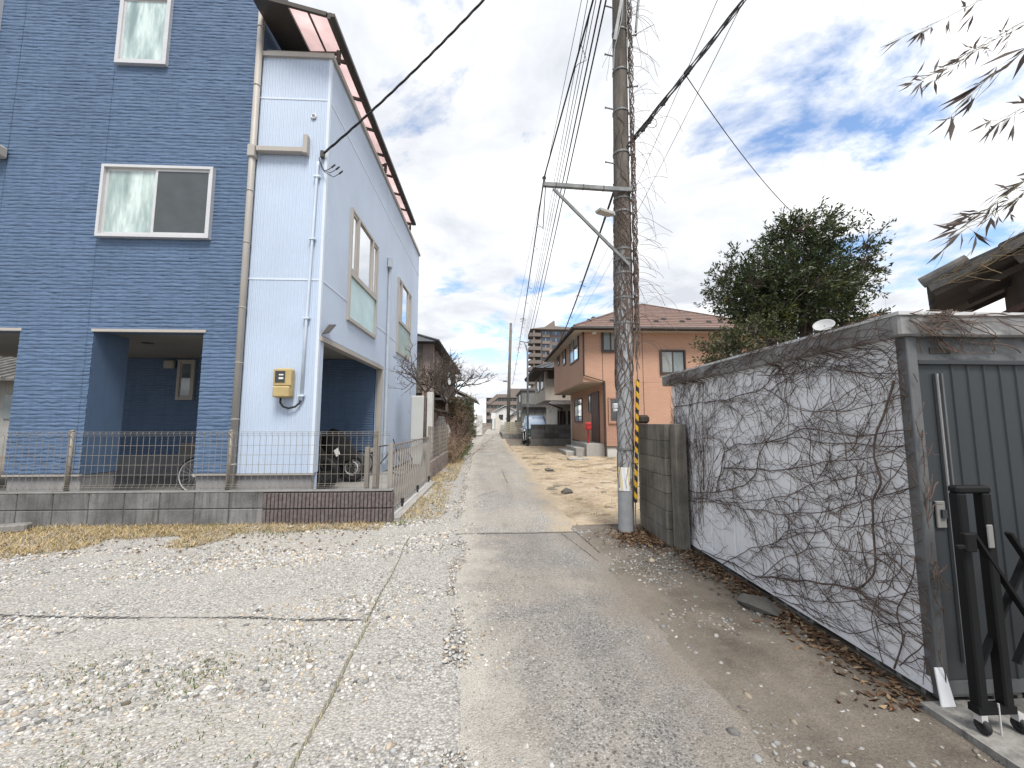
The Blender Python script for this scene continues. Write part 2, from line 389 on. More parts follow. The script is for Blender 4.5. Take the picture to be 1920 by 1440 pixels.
strip('road', [(-0.47,4.985),(-0.53,5.9),(-0.68,9.6),(-1.1,21.5),(-1.16,45),(-1.02,80)], [(1.12,4.985),(1.08,6.5),(1.16,11.7),(1.0,20),(0.95,27),(1.1,45),(1.35,80)], 4.985, 80, 0.1, 0.013, M_ROAD2, 0.16, 14, 0.06, 0.012)
strip('sandy_lot', [(1.15,5.15),(1.0,6.5),(1.05,12),(0.95,20),(0.95,23)], [(2.1,5.15),(3.5,5.6),(14,6.2),(14,23)], 5.15, 23, 0.10, 0.006, M_SAND, 0.08, 110, 0.015, 0.075, 1.6, 3.2)
strip('dirt_verge', [(0.92,-6),(0.92,2.3),(0.92,4.36),(0.95,5.35)], [(3.6,-6),(3.6,1.6),(2.6,2.0),(2.3,5.35)], -6, 5.35, 0.06, 0.006, M_VERGE, 0.12, 26, 0.04, 0.036)
# hard seam and cracks in the paving: thin dark grooves
ck = MB()
def ribbon(pts, wd, z=0.0195):
    for i in range(len(pts)-1):
        a = Vector((*pts[i], z)); b = Vector((*pts[i+1], z)); d = (b-a).normalized(); n = Vector((-d.y, d.x, 0))*wd*random.uniform(0.3, 0.7)
        ck.face([a-n, b-n, b+n, a+n])
def wob(a, b, n, j):
    return [(a[0]+(b[0]-a[0])*i/n+random.uniform(-j, j), a[1]+(b[1]-a[1])*i/n+random.uniform(-j, j)) for i in range(n+1)]
ribbon(wob((-0.38,4.99),(1.08,4.99),40,0.010), 0.010)
ribbon(wob((1.02,5.0),(1.10,4.2),24,0.010), 0.010); ribbon(wob((0.82,4.95),(1.02,3.95),24,0.010), 0.007)
ribbon(wob((-0.28,7.4),(0.1,8.0),24,0.012), 0.009)
ribbon(wob((0.25,11.5),(0.32,8.9),24,0.012), 0.010)
structure('road_crack', ck, M_DARKLINE)
pc = MB(); pc.cbox(-0.95,0.25,16.9,17.35,0.0,0.03,0.008); structure('paving_patch', pc, M_CONC)
ap = MB(); ap.box(2.02,4.6,-1.5,1.93,-0.1,0.035); structure('concrete_apron', ap, M_CONC_D)

# ---------------------------------------------------------------- loose stones, straw, leaves
ICO_V = []; t = (1+5**0.5)/2
for a, b_ in ((-1,t),(1,t),(-1,-t),(1,-t)): ICO_V.append((a,b_,0))
for a, b_ in ((-1,t),(1,t),(-1,-t),(1,-t)): ICO_V.append((0,a,b_))
for a, b_ in ((-1,t),(1,t),(-1,-t),(1,-t)): ICO_V.append((b_,0,a))
ICO_V = np.array(ICO_V)/math.sqrt(1+t*t)
ICO_F = np.array([(0,11,5),(0,5,1),(0,1,7),(0,7,10),(0,10,11),(1,5,9),(5,11,4),(11,10,2),(10,7,6),(7,1,8),(3,9,4),(3,4,2),(3,2,6),(3,6,8),(3,8,9),(4,9,5),(2,4,11),(6,2,10),(8,6,7),(9,8,1)])
def stones(name, xy, size, cols, label, z=0.004, flat=(0.45,0.8)):
    n = len(xy); r = RNG
    a = r.random(n)*6.283; sx = size*r.uniform(0.8,1.5,n); sy = size*r.uniform(0.65,1.0,n); sz = size*r.uniform(flat[0],flat[1],n)
    V = ICO_V[None]*(1+r.uniform(-0.22,0.22,(n,12,1)))
    V = V*np.stack([sx,sy,sz],1)[:,None,:]
    tilt = r.normal(0,0.25,n); ct, st = np.cos(tilt), np.sin(tilt); y = V[...,1]*ct[:,None]-V[...,2]*st[:,None]; zc = V[...,1]*st[:,None]+V[...,2]*ct[:,None]
    ca, sa = np.cos(a), np.sin(a); X = V[...,0]*ca[:,None]-y*sa[:,None]; Y = V[...,0]*sa[:,None]+y*ca[:,None]
    V = np.stack([X+xy[:,0:1], Y+xy[:,1:2], zc+(z+sz*0.35)[:,None]],2)
    F = (ICO_F[None]+np.arange(n)[:,None,None]*12).reshape(-1,3)
    C = np.repeat(cols,12,0)
    o = structure(name, npmesh(name, V.reshape(-1,3), F, M_STONE, smooth=True, colors=C), None, kind='stuff', label=label); return o
def stone_cols(n, warm=0.25):
    g_ = np.clip(RNG.normal(0.42,0.14,n),0.13,0.72); c = np.stack([g_,g_*0.975,g_*0.94],1)
    k = RNG.random(n) < warm; c[k] *= np.array([1.06,0.93,0.76]); k = RNG.random(n) < 0.15; c[k] *= np.array([0.82,0.86,0.90]); return c
n = 170000
xy = np.stack([RNG.uniform(-9,-0.1,n), 1.0+4.7*RNG.random(n)**1.25],1)
f = fbm(xy[:,0]*0.9+4, xy[:,1]*1.7, 4); f2 = fbm(xy[:,0]*0.35, xy[:,1]*0.5+9, 3)
inside = xy[:,0] < np.interp(xy[:,1],[1,1.7,3,5,5.7],[-0.2,-0.22,-0.36,-0.52,-0.55])+0.25*(f-0.5)
rut = fbm((xy[:,0]*0.96+xy[:,1]*0.28)*0.5+3, (xy[:,1]*0.96-xy[:,0]*0.28)*1.9+7, 3); dens = np.clip((f-0.32)*4.0,0.3,1)*np.maximum(np.clip((0.60-rut)*7,0.38,1), np.interp(xy[:,1],[1.5,2.6],[1.0,0.0]))*np.where((xy[:,1] > 5.0) & (xy[:,0] < -1.6), 0.35, 1)
tooth = (xy[:,0] > -0.9) & (xy[:,1] < 2.4); dens = np.where(tooth, dens*0.6, dens)
vis = np.abs(xy[:,0]+0.1) < xy[:,1]*1.42+0.4
keep = inside & (RNG.random(n) < dens) & vis; rutk = rut[keep]; xy = xy[keep]
size = np.clip(RNG.lognormal(math.log(0.0075),0.40,len(xy)),0.0033,0.020)*np.interp(xy[:,1],[1,2.6,5.6],[1.0,1.0,1.25])*np.interp(rutk,[0.45,0.6],[1.05,0.62])
stones('gravel_stones', xy, size, stone_cols(len(xy)), 'pale rounded gravel stones scattered over the yard', 0.002+0.02*(fbm(xy[:,0]*1.3, xy[:,1]*1.3, 3)-0.4))
n = 5000
xy = np.stack([RNG.uniform(-1.5,-0.45,n), RNG.uniform(5.7,14,n)],1); f = fbm(xy[:,0]*1.5, xy[:,1]*1.2+30,4); xy = xy[(f > 0.42) & (xy[:,0] < np.interp(xy[:,1],[5.7,9.6,21],[-0.5,-0.68,-1.1])+0.1)]
stones('gravel_stones', xy, np.clip(RNG.lognormal(math.log(0.011),0.4,len(xy)),0.005,0.03), stone_cols(len(xy)), 'pale gravel along the paving edge beside the folding gate')
n = 15000
xy = np.stack([RNG.uniform(0.95,2.12,n), 1.0+4.2*RNG.random(n)],1); f = fbm(xy[:,0]*2+8, xy[:,1]*1.6,4)
xy = xy[(RNG.random(n) < np.clip((f-0.38)*4,0.08,1))]
stones('verge_stones', xy, np.clip(RNG.lognormal(math.log(0.0042),0.62,len(xy)),0.0022,0.032), stone_cols(len(xy),0.15)*0.66, 'loose pale stones on the dark soil beside the shed')
n = 9000; yy_ = 1.1+9*RNG.random(n)**1.4; ex = RNG.exponential(0.13,n); lxe = np.interp(yy_,[1,1.7,3,5,5.9,9.6],[-0.18,-0.2,-0.34,-0.5,-0.55,-0.7]); xy = np.stack([lxe+ex,yy_],1); f = fbm(xy[:,0]*2+5, xy[:,1]*1.4, 4); xy = xy[(f > 0.4) & (ex < 0.6)]
stones('gravel_spill', xy, np.clip(RNG.lognormal(math.log(0.006),0.4,len(xy)),0.0025,0.014), stone_cols(len(xy)), 'gravel stones spilled over the left edge of the paving', 0.012)
n = 1400; xy = np.stack([RNG.uniform(-0.3,1.1,n), 1.2+9*RNG.random(n)**1.5],1)
stones('road_grit', xy, RNG.uniform(0.0015,0.0045,n), stone_cols(n)*0.85, 'fine loose grit lying on the worn paving', 0.017)
def blades(name, xy, length, wd, cols, lean, label, mt=None, z0=0.0):
    n = len(xy); r = RNG; a = r.random(n)*6.283; ln = length*r.uniform(0.5,1.3,n); le = np.clip(r.normal(lean,0.25,n),0.05,1.5)
    d = np.stack([np.cos(a),np.sin(a)],1); pz = np.stack([-d[:,1],d[:,0]],1)*(wd/2)
    base = np.concatenate([xy,np.full((n,1),z0)],1); up = np.cos(le); hz = np.sin(le)
    mid = base+np.concatenate([d*(ln*0.5*hz*0.8)[:,None],(ln*0.5*np.clip(up*1.2,0.05,1))[:,None]],1)
    tip = base+np.concatenate([d*(ln*hz)[:,None],(ln*np.clip(up,0.06,1)*0.9)[:,None]],1)
    pz3 = np.concatenate([pz,np.zeros((n,1))],1)
    V = np.stack([base-pz3,base+pz3,mid+pz3*0.8,mid-pz3*0.8,tip],1).reshape(-1,3)
    b0 = np.arange(n)*5
    F = np.concatenate([np.stack([b0,b0+1,b0+2],1),np.stack([b0,b0+2,b0+3],1),np.stack([b0+3,b0+2,b0+4],1)])
    return structure(name, npmesh(name, V, F, mt or M_STRAW, colors=np.repeat(cols,5,0)), None, kind='stuff', label=label)
def straw_cols(n, green=0.08):
    c = np.array([0.56,0.44,0.265])*RNG.uniform(0.55,1.25,(n,1)); c[:,2] *= RNG.uniform(0.75,1.15,n)
    k = RNG.random(n) < green; c[k] = np.array([0.15,0.19,0.05])*RNG.uniform(0.7,1.3,(k.sum(),1)); return c
n = 48000; xy = np.stack([RNG.uniform(-8.4,-1.42,n), 5.68-1.4*RNG.random(n)**1.3],1); f = fbm(xy[:,0]*0.8+2, xy[:,1]*1.4,4)
xy = xy[(f+0.26*(xy[:,1]-5.0) > 0.45)]
blades('dry_grass', xy, 0.085, 0.006, straw_cols(len(xy),0.06), 1.15, 'straw coloured dry grass along the foot of the block wall')
n = 9000; xy = np.stack([-1.42+0.75*RNG.random(n)**1.4, RNG.uniform(5.75,15,n)],1); f = fbm(xy[:,0]*1.2+20, xy[:,1]*0.7,4); xy = xy[(f > 0.42) & (xy[:,0] < np.interp(xy[:,1],[5.7,9.6,21],[-0.72,-0.85,-1.2]))]
blades('dry_grass', xy, 0.10, 0.008, straw_cols(len(xy),0.08), 1.1, 'straw coloured dry grass between the folding gate and the paving')
n = 42000; xy = np.stack([RNG.uniform(1.2,9,n), 5.5+15*RNG.random(n)**1.3],1); f = fbm(xy[:,0]*0.9+60, xy[:,1]*0.9,4); xy = xy[f > 0.46]
blades('dry_grass', xy, 0.10, 0.007, straw_cols(len(xy),0.04)*1.05, 1.35, 'flattened dry straw strewn over the sandy lot')
n = 6500; cen = np.stack([RNG.uniform(-4.2,-0.95,70), RNG.uniform(1.1,2.5,70)],1); ci = RNG.integers(0,70,n); xy = cen[ci]+RNG.normal(0,0.10,(n,2)); xy = xy[(xy[:,1] > 0.9)]
cg = np.array([0.10,0.145,0.035])*RNG.uniform(0.6,1.5,(len(xy),1)); k = RNG.random(len(xy)) < 0.35; cg[k] = straw_cols(int(k.sum()),0)*0.7
blades('weeds', xy, 0.03, 0.005, cg, 0.8, 'small green weeds growing between the gravel stones')
n = 500; xy = np.stack([RNG.normal(-1.25,0.1,n), RNG.normal(5.55,0.07,n)],1); xy[250:,0] = RNG.normal(-2.6,0.4,n-250); xy[250:,1] = RNG.normal(5.15,0.1,n-250)
blades('weeds', xy, 0.05, 0.007, np.array([0.14,0.17,0.04])*RNG.uniform(0.6,1.5,(n,1)), 0.9, 'green weeds at the foot of the ribbed block wall')
def litter(name, xy, size, label, z=0.012):
    n = len(xy); r = RNG; a = r.random(n)*6.283; s1 = size*r.uniform(0.6,1.4,n); d = np.stack([np.cos(a),np.sin(a)],1); p = np.stack([-d[:,1],d[:,0]],1)*0.32
    h = lambda k: (z+k*r.uniform(0,1,n))[:,None]
    c = np.concatenate([xy,h(0.006)],1); e1 = np.concatenate([xy+d*s1[:,None],h(0.02)],1); e2 = np.concatenate([xy-d*s1[:,None],h(0.012)],1)
    w1 = np.concatenate([xy+p*s1[:,None],h(0.018)],1); w2 = np.concatenate([xy-p*s1[:,None],h(0.018)],1)
    V = np.stack([c,e1,w1,e2,w2],1).reshape(-1,3); b0 = np.arange(n)*5
    F = np.concatenate([np.stack([b0,b0+i,b0+j],1) for i, j in ((1,2),(2,3),(3,4),(4,1))])
    cc = np.array([0.135,0.08,0.05])*r.uniform(0.4,1.5,(n,1)); k = r.random(n) < 0.3; cc[k] = np.array([0.26,0.19,0.12])*r.uniform(0.7,1.2,(k.sum(),1))
    structure(name, npmesh(name, V, F, M_LEAFLITTER, colors=np.repeat(cc,5,0)), None, kind='stuff', label=label)
n = 1500; xy = np.stack([2.1-np.abs(RNG.normal(0,0.12,n)), RNG.uniform(1.9,4.7,n)],1)
litter('leaf_litter', xy, 0.022, 'dead brown leaves gathered along the foot of the shed')
n = 1400; xy = np.stack([RNG.normal(1.78,0.17,n), RNG.normal(4.72,0.22,n)],1); litter('leaf_litter', xy, 0.025, 'dead brown leaves heaped between the pole and the block wall', 0.02)
n = 700; xy = np.stack([RNG.uniform(-7,-1.5,n), RNG.uniform(4.4,5.6,n)],1); litter('leaf_litter', xy, 0.02, 'brown leaf bits in the dry grass by the block wall')

# ---------------------------------------------------------------- ropes laid out on the gravel
M_ROPE_B = mat('dark_rope', (0.10,0.10,0.105), 0.9, fscale=200); M_ROPE_Y = mat('yellowed_rope', (0.31,0.285,0.18), 0.9, 0.25, 6)
def rope(label, pts, mats, r=0.0085, pitch=0.075):
    mb = MB(); path = []
    for i in range(len(pts)-1):
        a = Vector((*pts[i],0.011)); b = Vector((*pts[i+1],0.011)); k = max(2, int((b-a).length/0.012))
        path += [a.lerp(b, j/k) for j in range(k)]
    path = [p+Vector((0.012*(float(vn(i*0.03,7))-0.5)*2, 0.02*(float(vn(i*0.025,3))-0.5)*2, 0.014*(float(vn(i*0.04,1))-0.4))) for i, p in enumerate(path)]
    for s_ in range(2):
        mb.m = s_; q = []
        for i, p in enumerate(path):
            d = (path[min(i+1,len(path)-1)]-path[max(i-1,0)]).normalized(); sd = d.cross(Vector((0,0,1))).normalized()
            an = i*0.012/pitch*2*math.pi+math.pi*s_; q.append(p+sd*math.cos(an)*r*0.8+Vector((0,0,1))*math.sin(an)*r*0.8)
        mb.tube(q, r*0.8, 5)
    return single('parking_rope', mb, mats, label, 'rope', path[0], True)
rope('dark twisted rope stretched straight across the gravel yard', [(-6.5,3.2),(-3.42,3.08),(-2.28,2.99),(-0.86,2.90)], [M_ROPE_B, mat('grey_rope', (0.24,0.235,0.22), 0.9)], 0.0052)
rope('thin faded yellow rope on gravel leading towards the ribbed block wall', [(-0.84,2.88),(-0.92,4.0),(-0.98,4.95)], [M_ROPE_Y, M_ROPE_B], 0.004)
rope('yellow and grey rope on gravel running beside the paving', [(-0.82,2.86),(-0.80,2.3),(-0.79,1.74),(-0.79,1.1)], [M_ROPE_Y, mat('grey_rope', (0.2,0.19,0.16), 0.9)], 0.006)
ws = MB(); ws.cbox(-0.3,0.3,-0.065,0.065,0,0.105,0.02)
o = single('wheel_stop', ws, M_CONC_D, 'weathered concrete wheel stop lying in dry grass by the wall', 'wheel stop'); o.location = (-6.05,5.30,0); o.rotation_euler = (0,0,0.32)
def chunk(label, loc, size, rz, mt, name='stone', cat='stone'):
    mb = MB(); v = ICO_V*np.array(size)*(1+RNG.uniform(-0.25,0.25,(12,1))); mb.V = [tuple(p) for p in v]; mb.F = [tuple(int(i) for i in f) for f in ICO_F]; mb.M = [0]*20
    o = single(name, mb, mt, label, cat); o.location = loc; o.rotation_euler = (0,0,rz)
M_DKSTONE = mat('dark_stone', (0.11,0.105,0.095), 0.9, 0.25, 9, bump=0.5)
chunk('dark jagged rock sticking out of the sandy lot near the pole', P(1063,922,Z=0.04), (0.13,0.08,0.09), 0.4, M_DKSTONE)
chunk('low dark rock half sunk in the sandy lot near the mailbox house', P(1030,881,Z=0.03), (0.15,0.09,0.05), 0.1, M_DKSTONE)
chunk('big flat grey stone lying against the shed footing', (1.93,2.95,0.03), (0.11,0.17,0.045), 0.5, M_DKSTONE)

# ================================================================ blue three-storey house
HX, HY = -2.87, 6.6
def siding_material(name, col, dark):
    m, nt, b = mat_new(name); q = NB(nt)
    c = q.ramp(q.noise(1.2, 5), [(0.3, mul(col,0.9)), (0.7, mul(col,1.08))])
    c = q.mix(1.0, c, q.ramp(q.noise(45, 4, vec=q.mapped((1,1,2.2))), [(0.3, 0.82), (0.7, 1.06)]), 'MULTIPLY')
    c = q.mix(q.ramp(q.noise(2.5, 6, 0.7, q.mapped((4,4,0.4))), [(0.48, 0.0), (0.75, 0.5)]), c, dark)
    q.link(c, b.inputs['Base Color']); b.inputs['Roughness'].default_value = 0.62; b.inputs['Specular IOR Level'].default_value = 0.3
    q.link(q.bump(q.noise(40, 4, vec=q.mapped((1,1,2.0))), 0.5, 0.006), b.inputs['Normal']); return m
M_BLUE = siding_material('blue_stone_siding', (0.10,0.157,0.258), (0.058,0.094,0.155))
M_BLUE_IN = M_BLUE
M_PALE = mat('pale_blue_metal_siding', (0.465,0.55,0.685), 0.42, 0.05, 0.9, 0.03, 30, spec=0.45, dirt=(0.40,0.46,0.55), dirt_amt=0.35)
M_BEIGEM = mat('taupe_metal_trim', (0.40,0.375,0.345), 0.5, 0.06, 2, spec=0.4)
M_ALU = mat('silver_aluminium', (0.62,0.62,0.63), 0.38, 0.05, 3, metal=0.35, spec=0.5)
M_BRONZE = mat('dark_bronze_aluminium', (0.075,0.066,0.058), 0.45, 0.1, 3, metal=0.3, spec=0.4)
M_FDN = mat('grey_foundation', (0.27,0.265,0.27), 0.9, 0.12, 1.5, 0.08, 50, 0.3, 60, streak=0.3)
M_CEIL = mat('carport_soffit', (0.27,0.265,0.25), 0.85, 0.05, 2)
def curtain_glass(name):
    m, nt, b = mat_new(name); q = NB(nt)
    f = q.noise(2.2, 4, 0.6, q.mapped((2.6,2.6,0.5))); c = q.ramp(f, [(0.34, (0.22,0.29,0.29)), (0.5, (0.36,0.45,0.44)), (0.64, (0.58,0.68,0.66))])
    q.link(c, b.inputs['Base Color']); b.inputs['Roughness'].default_value = 0.18; b.inputs['Specular IOR Level'].default_value = 0.5
    q.link(q.bump(q.noise(180, 2), 0.15, 0.002), b.inputs['Normal']); return m
M_FROST = curtain_glass('frosted_glass_over_curtain')
M_SCREEN = mat('insect_screen', (0.085,0.10,0.108), 0.55, 0.12, 5, 0.2, 400)
M_GLASS = glass_mat('window_glass', (0.10,0.13,0.15), 0.02, 1.0)
def mirror_glass(name, tint):
    m, nt, b = mat_new(name); q = NB(nt)
    gl = q.new('ShaderNodeBsdfGlossy'); gl.inputs['Roughness'].default_value = 0.015; gl.inputs['Color'].default_value = (0.93,0.95,0.97,1)
    ms = q.new('ShaderNodeMixShader'); ms.inputs[0].default_value = 0.72
    b.inputs['Base Color'].default_value = (*tint,1); b.inputs['Roughness'].default_value = 0.05
    q.link(q.bump(q.noise(1.4, 2), 0.05, 0.02), gl.inputs['Normal'])
    q.link(b.outputs[0], ms.inputs[1]); q.link(gl.outputs[0], ms.inputs[2]); q.link(ms.outputs[0], nt.nodes['Material Output'].inputs[0]); return m
M_MIRROR = mirror_glass('reflective_window_glass', (0.2,0.24,0.27))
M_TEAL = glass_mat('frosted_teal_panel', (0.40,0.56,0.56), 0.25, 0.5, 0.12)
def poly_mat(name, col, rough, alpha_t):
    m, nt, b = mat_new(name); q = NB(nt)
    c = q.ramp(q.noise(1.8, 5), [(0.3, mul(col,0.85)), (0.7, mul(col,1.1))])
    t = q.new('ShaderNodeBsdfTranslucent'); q.link(c, t.inputs[0]); q.link(c, b.inputs['Base Color']); b.inputs['Roughness'].default_value = rough
    ms = q.new('ShaderNodeMixShader'); ms.inputs[0].default_value = alpha_t
    q.link(b.outputs[0], ms.inputs[1]); q.link(t.outputs[0], ms.inputs[2]); q.link(ms.outputs[0], nt.nodes['Material Output'].inputs[0]); return m
M_PINK = poly_mat('pink_polycarbonate', (0.84,0.715,0.71), 0.3, 0.8)
M_BLACKRUB = mat('black_rubber', (0.022,0.022,0.024), 0.7, 0.2, 8)
M_CABLE = mat('black_cable', (0.028,0.028,0.03), 0.6)
M_WHITE = mat('white_painted', (0.72,0.72,0.71), 0.55, 0.06, 2)

house = thing('blue_house', 'three storey house with deep blue stone siding and a pale blue ribbed metal bay', 'house', (HX, HY, 0))
BAND = 0.0613
def siding(x0, x1, z0, z1, Y, step=0.028):
    nb0, nb1 = int(round(z0/BAND)), int(round(z1/BAND)); zs = []; ks = []
    for b_ in range(nb0, nb1):
        for t_ in (0.0, 0.10, 0.32, 0.55, 0.76, 0.92): zs.append((b_+t_)*BAND); ks.append((b_, t_))
    zs.append(nb1*BAND); ks.append((nb1, 0.0)); xs = np.linspace(x0, x1, max(2, int((x1-x0)/step)+1))
    zs = np.array(zs); Xg, Zg = np.meshgrid(xs, zs); B = np.array([k[0] for k in ks])[:,None]; T = np.array([k[1] for k in ks])[:,None]
    prof = np.interp(T, [0,0.10,0.32,0.55,0.76,0.92,1.0], [0.0,0.0065,0.0085,0.009,0.008,0.006,0.0])
    wav = (vn(Xg*11.0, B*3.7)-0.5)*0.016; rough = (vn(Xg*12, B*5.3+T*3.1)-0.5)*0.012
    h = prof*(0.75+0.5*vn(Xg*5.0, B*1.9+3))+np.where((T > 0.05) & (T < 0.95), rough, 0)
    Zw = Zg+np.where((T < 0.9), wav*(1-T), wav*0.1)*1.0
    Zw[0] = zs[0]; Zw[-1] = zs[-1]
    V = np.stack([Xg, Y-h, Zw], 2).reshape(-1,3)-np.array([HX,HY,0]); nx = len(xs)
    i, j = np.meshgrid(np.arange(len(zs)-1), np.arange(nx-1), indexing='ij'); k = (i*nx+j).ravel()
    return npmesh('siding_board', V, np.stack([k,k+1,k+nx+1,k+nx],1), M_BLUE, smooth=False)
def add_siding(x0, x1, z0, z1, Y): part('siding_board', siding(x0, x1, z0, z1, Y), None, house)
JX = [-9.6, -8.05, -6.50, -4.085]
z = BAND*9
while z < 9.5:
    z1 = z+7*BAND
    if z1 <= 2.85:
        for a, b_ in ((-7.52,-6.50),(-6.494,-6.40),(-4.70,-4.085)): add_siding(a, b_, z, z1, HY)
    elif z < 2.80:
        pass
    else:
        for a, b_ in zip(JX[:-1], JX[1:]): add_siding(a+0.003, b_-0.003, z, z1, HY)
    if z1 > 2.85 and z < 2.80: 
        for a, b_ in ((-7.52,-6.50),(-6.494,-6.40),(-4.70,-4.085)): add_siding(a, b_, z, 46*BAND, HY)
        for a, b_ in zip(JX[:-1], JX[1:]): add_siding(a+0.003, b_-0.003, 46*BAND, z1, HY)
    z = z1
core = MB(); YB = 10.25; ZC = 2.98
core.box(-12,-4.06,HY+0.004,14.9,ZC,9.6)                       # upper floors of the blue volume
core.box(-12,-4.06,HY+0.004,HY+0.30,2.825,ZC-0.002)             # lintel beam over the carport
core.box(-7.52,-6.40,HY+0.004,HY+0.62,0.535,2.822); core.box(-4.70,-4.06,HY+0.004,HY+0.14,0.535,2.822)   # pillars
core.box(-12.1,-11.95,HY+0.004,9.6,0.0,ZC-0.01); part('wall', core, M_BLUE, house)  # first box: left side wall added to block light entering the carport
fd = MB(); fd.cbox(-7.50,-6.42,HY+0.03,HY+0.60,0.0,0.533,0.01); part('foundation', fd, M_FDN, house)
fd = MB(); fd.cbox(-4.68,-2.90,HY+0.03,HY+0.13,0.0,0.533,0.01); part('foundation', fd, M_FDN, house)
for q_ in ((-7.53,-6.39,HY-0.022,HY+0.02,0.52,0.546),(-4.71,HX+0.02,HY-0.022,HY+0.02,0.52,0.546),(-6.43,-4.66,HY-0.024,HY+0.03,2.80,2.845),(-9.6,-7.49,HY-0.024,HY+0.03,2.80,2.845)): part('flashing', MB().box(*q_), M_BEIGEM, house)
# pale ribbed metal bay: front and road side in three tiers
TIERS = [(0.55,3.70),(3.725,6.92),(6.945,7.70)]
def ribbed(u0, u1, z0, z1, fixed, axis, pitch=0.056, d=0.006):
    n = int(round((u1-u0)/pitch)); prof = []
    for i in range(n):
        a = u0+(u1-u0)*i/n; p_ = (u1-u0)/n
        prof += [(a,0.0),(a+p_*0.08,0.0),(a+p_*0.13,d),(a+p_*0.55,d),(a+p_*0.58,d*0.5),(a+p_*0.63,d*0.5),(a+p_*0.66,d),(a+p_*0.95,d)]
    prof.append((u1,0.0)); V = []; F = []
    for k, (a, h) in enumerate(prof):
        for zq in (z0, z1): V.append(((a, fixed-h, zq) if axis == 'X' else (fixed+h, a, zq)))
    for k in range(len(prof)-1): F.append((2*k,2*k+2,2*k+3,2*k+1))
    return npmesh('metal_siding_panel', np.array(V)-np.array([HX,HY,0]), F, M_PALE)
for z0, z1 in TIERS:
    part('metal_siding_panel', ribbed(-4.04, HX-0.03, z0, z1, HY-0.012, 'X'), None, house)
for z0, z1 in TIERS:
    if z0 < 1:
        part('metal_siding_panel', ribbed(6.64, 6.78, z0, 2.76, HX+0.0, 'Y'), None, house)
        part('metal_siding_panel', ribbed(10.33, 14.9, z0, z1, HX+0.0, 'Y'), None, house)
        part('metal_siding_panel', ribbed(6.64, 10.33, 2.80, z1, HX+0.0, 'Y'), None, house)
    else:
        for a in (6.64, 10.35):
            part('metal_siding_panel', ribbed(a, a+3.69 if a < 7 else 14.9, z0, z1, HX+0.0, 'Y'), None, house)
bay = MB()
bay.box(-4.045,HX-0.004,HY-0.008,HY+0.12,0.55,2.78)             # front leg of the bay
bay.box(-4.045,HX-0.004,HY-0.008,14.9,2.985,7.69)                   # upper body
bay.box(-4.045,HX-0.004,HY-0.008,HY+0.10,2.785,2.982)
bay.box(HX-0.17,HX-0.005,HY+0.13,HY+0.175,0.06,2.70); bay.box(HX-0.15,HX-0.004,10.33,14.9,0.06,2.982); bay.box(HX-0.15,HX-0.004,6.80,10.325,2.76,2.982)
part('bay_wall', bay, M_PALE, house)
tr = MB()
tr.box(HX-0.032,HX+0.012,HY-0.026,HY+0.038,0.55,7.70)             # corner post
tr.box(-4.06,HX-0.034,HY-0.024,HY-0.010,3.698,3.727); tr.box(-4.06,HX-0.034,HY-0.024,HY-0.010,6.918,6.947)
tr.box(HX-0.002,HX+0.012,6.64,14.9,3.698,3.727); tr.box(HX-0.002,HX+0.012,6.64,14.9,6.918,6.947)
part('joint_trim', tr, mat('pale_trim', (0.62,0.69,0.79), 0.4, 0.03), house)
cp = MB(); cp.box(-4.10,HX+0.05,HY-0.06,HY+0.10,7.70,7.78); cp.box(HX-0.10,HX+0.05,HY+0.10,14.95,7.70,7.78); part('parapet_cap', cp, M_BEIGEM, house)
gl = MB(); gl.box(HX-0.12,HX+0.035,6.62,10.36,2.695,2.775); gl.box(HX-0.10,HX+0.03,10.28,10.335,0.06,2.69); part('garage_lintel', gl, M_BEIGEM, house)
ce = MB(); ce.box(-12,HX-0.16,HY+0.31,10.22,ZC-0.03,ZC-0.003); part('carport_ceiling', ce, M_CEIL, house)
sm = MB(); sm.cyl((-7.0,8.3,ZC-0.033),(-7.0,8.3,ZC-0.04),0.10,18); part('downlight', sm, M_BRONZE, house)
for r_ in range(5):
    z0 = BAND*(9+8*r_); z1 = min(z0+8*BAND, BAND*48)
    for a, b_ in ((-10.3,-6.2),(-6.195,-3.03)): part('siding_board', siding(a, b_, z0, z1, YB, 0.09), None, house)
bw = MB(); bw.box(-10.3,-3.03,YB+0.003,YB+0.2,0.55,ZC-0.035); part('carport_back_wall', bw, M_BLUE, house)
bf = MB(); bf.box(-10.3,-3.03,YB-0.03,YB+0.18,0.0,0.545); part('foundation', bf, M_FDN, house)
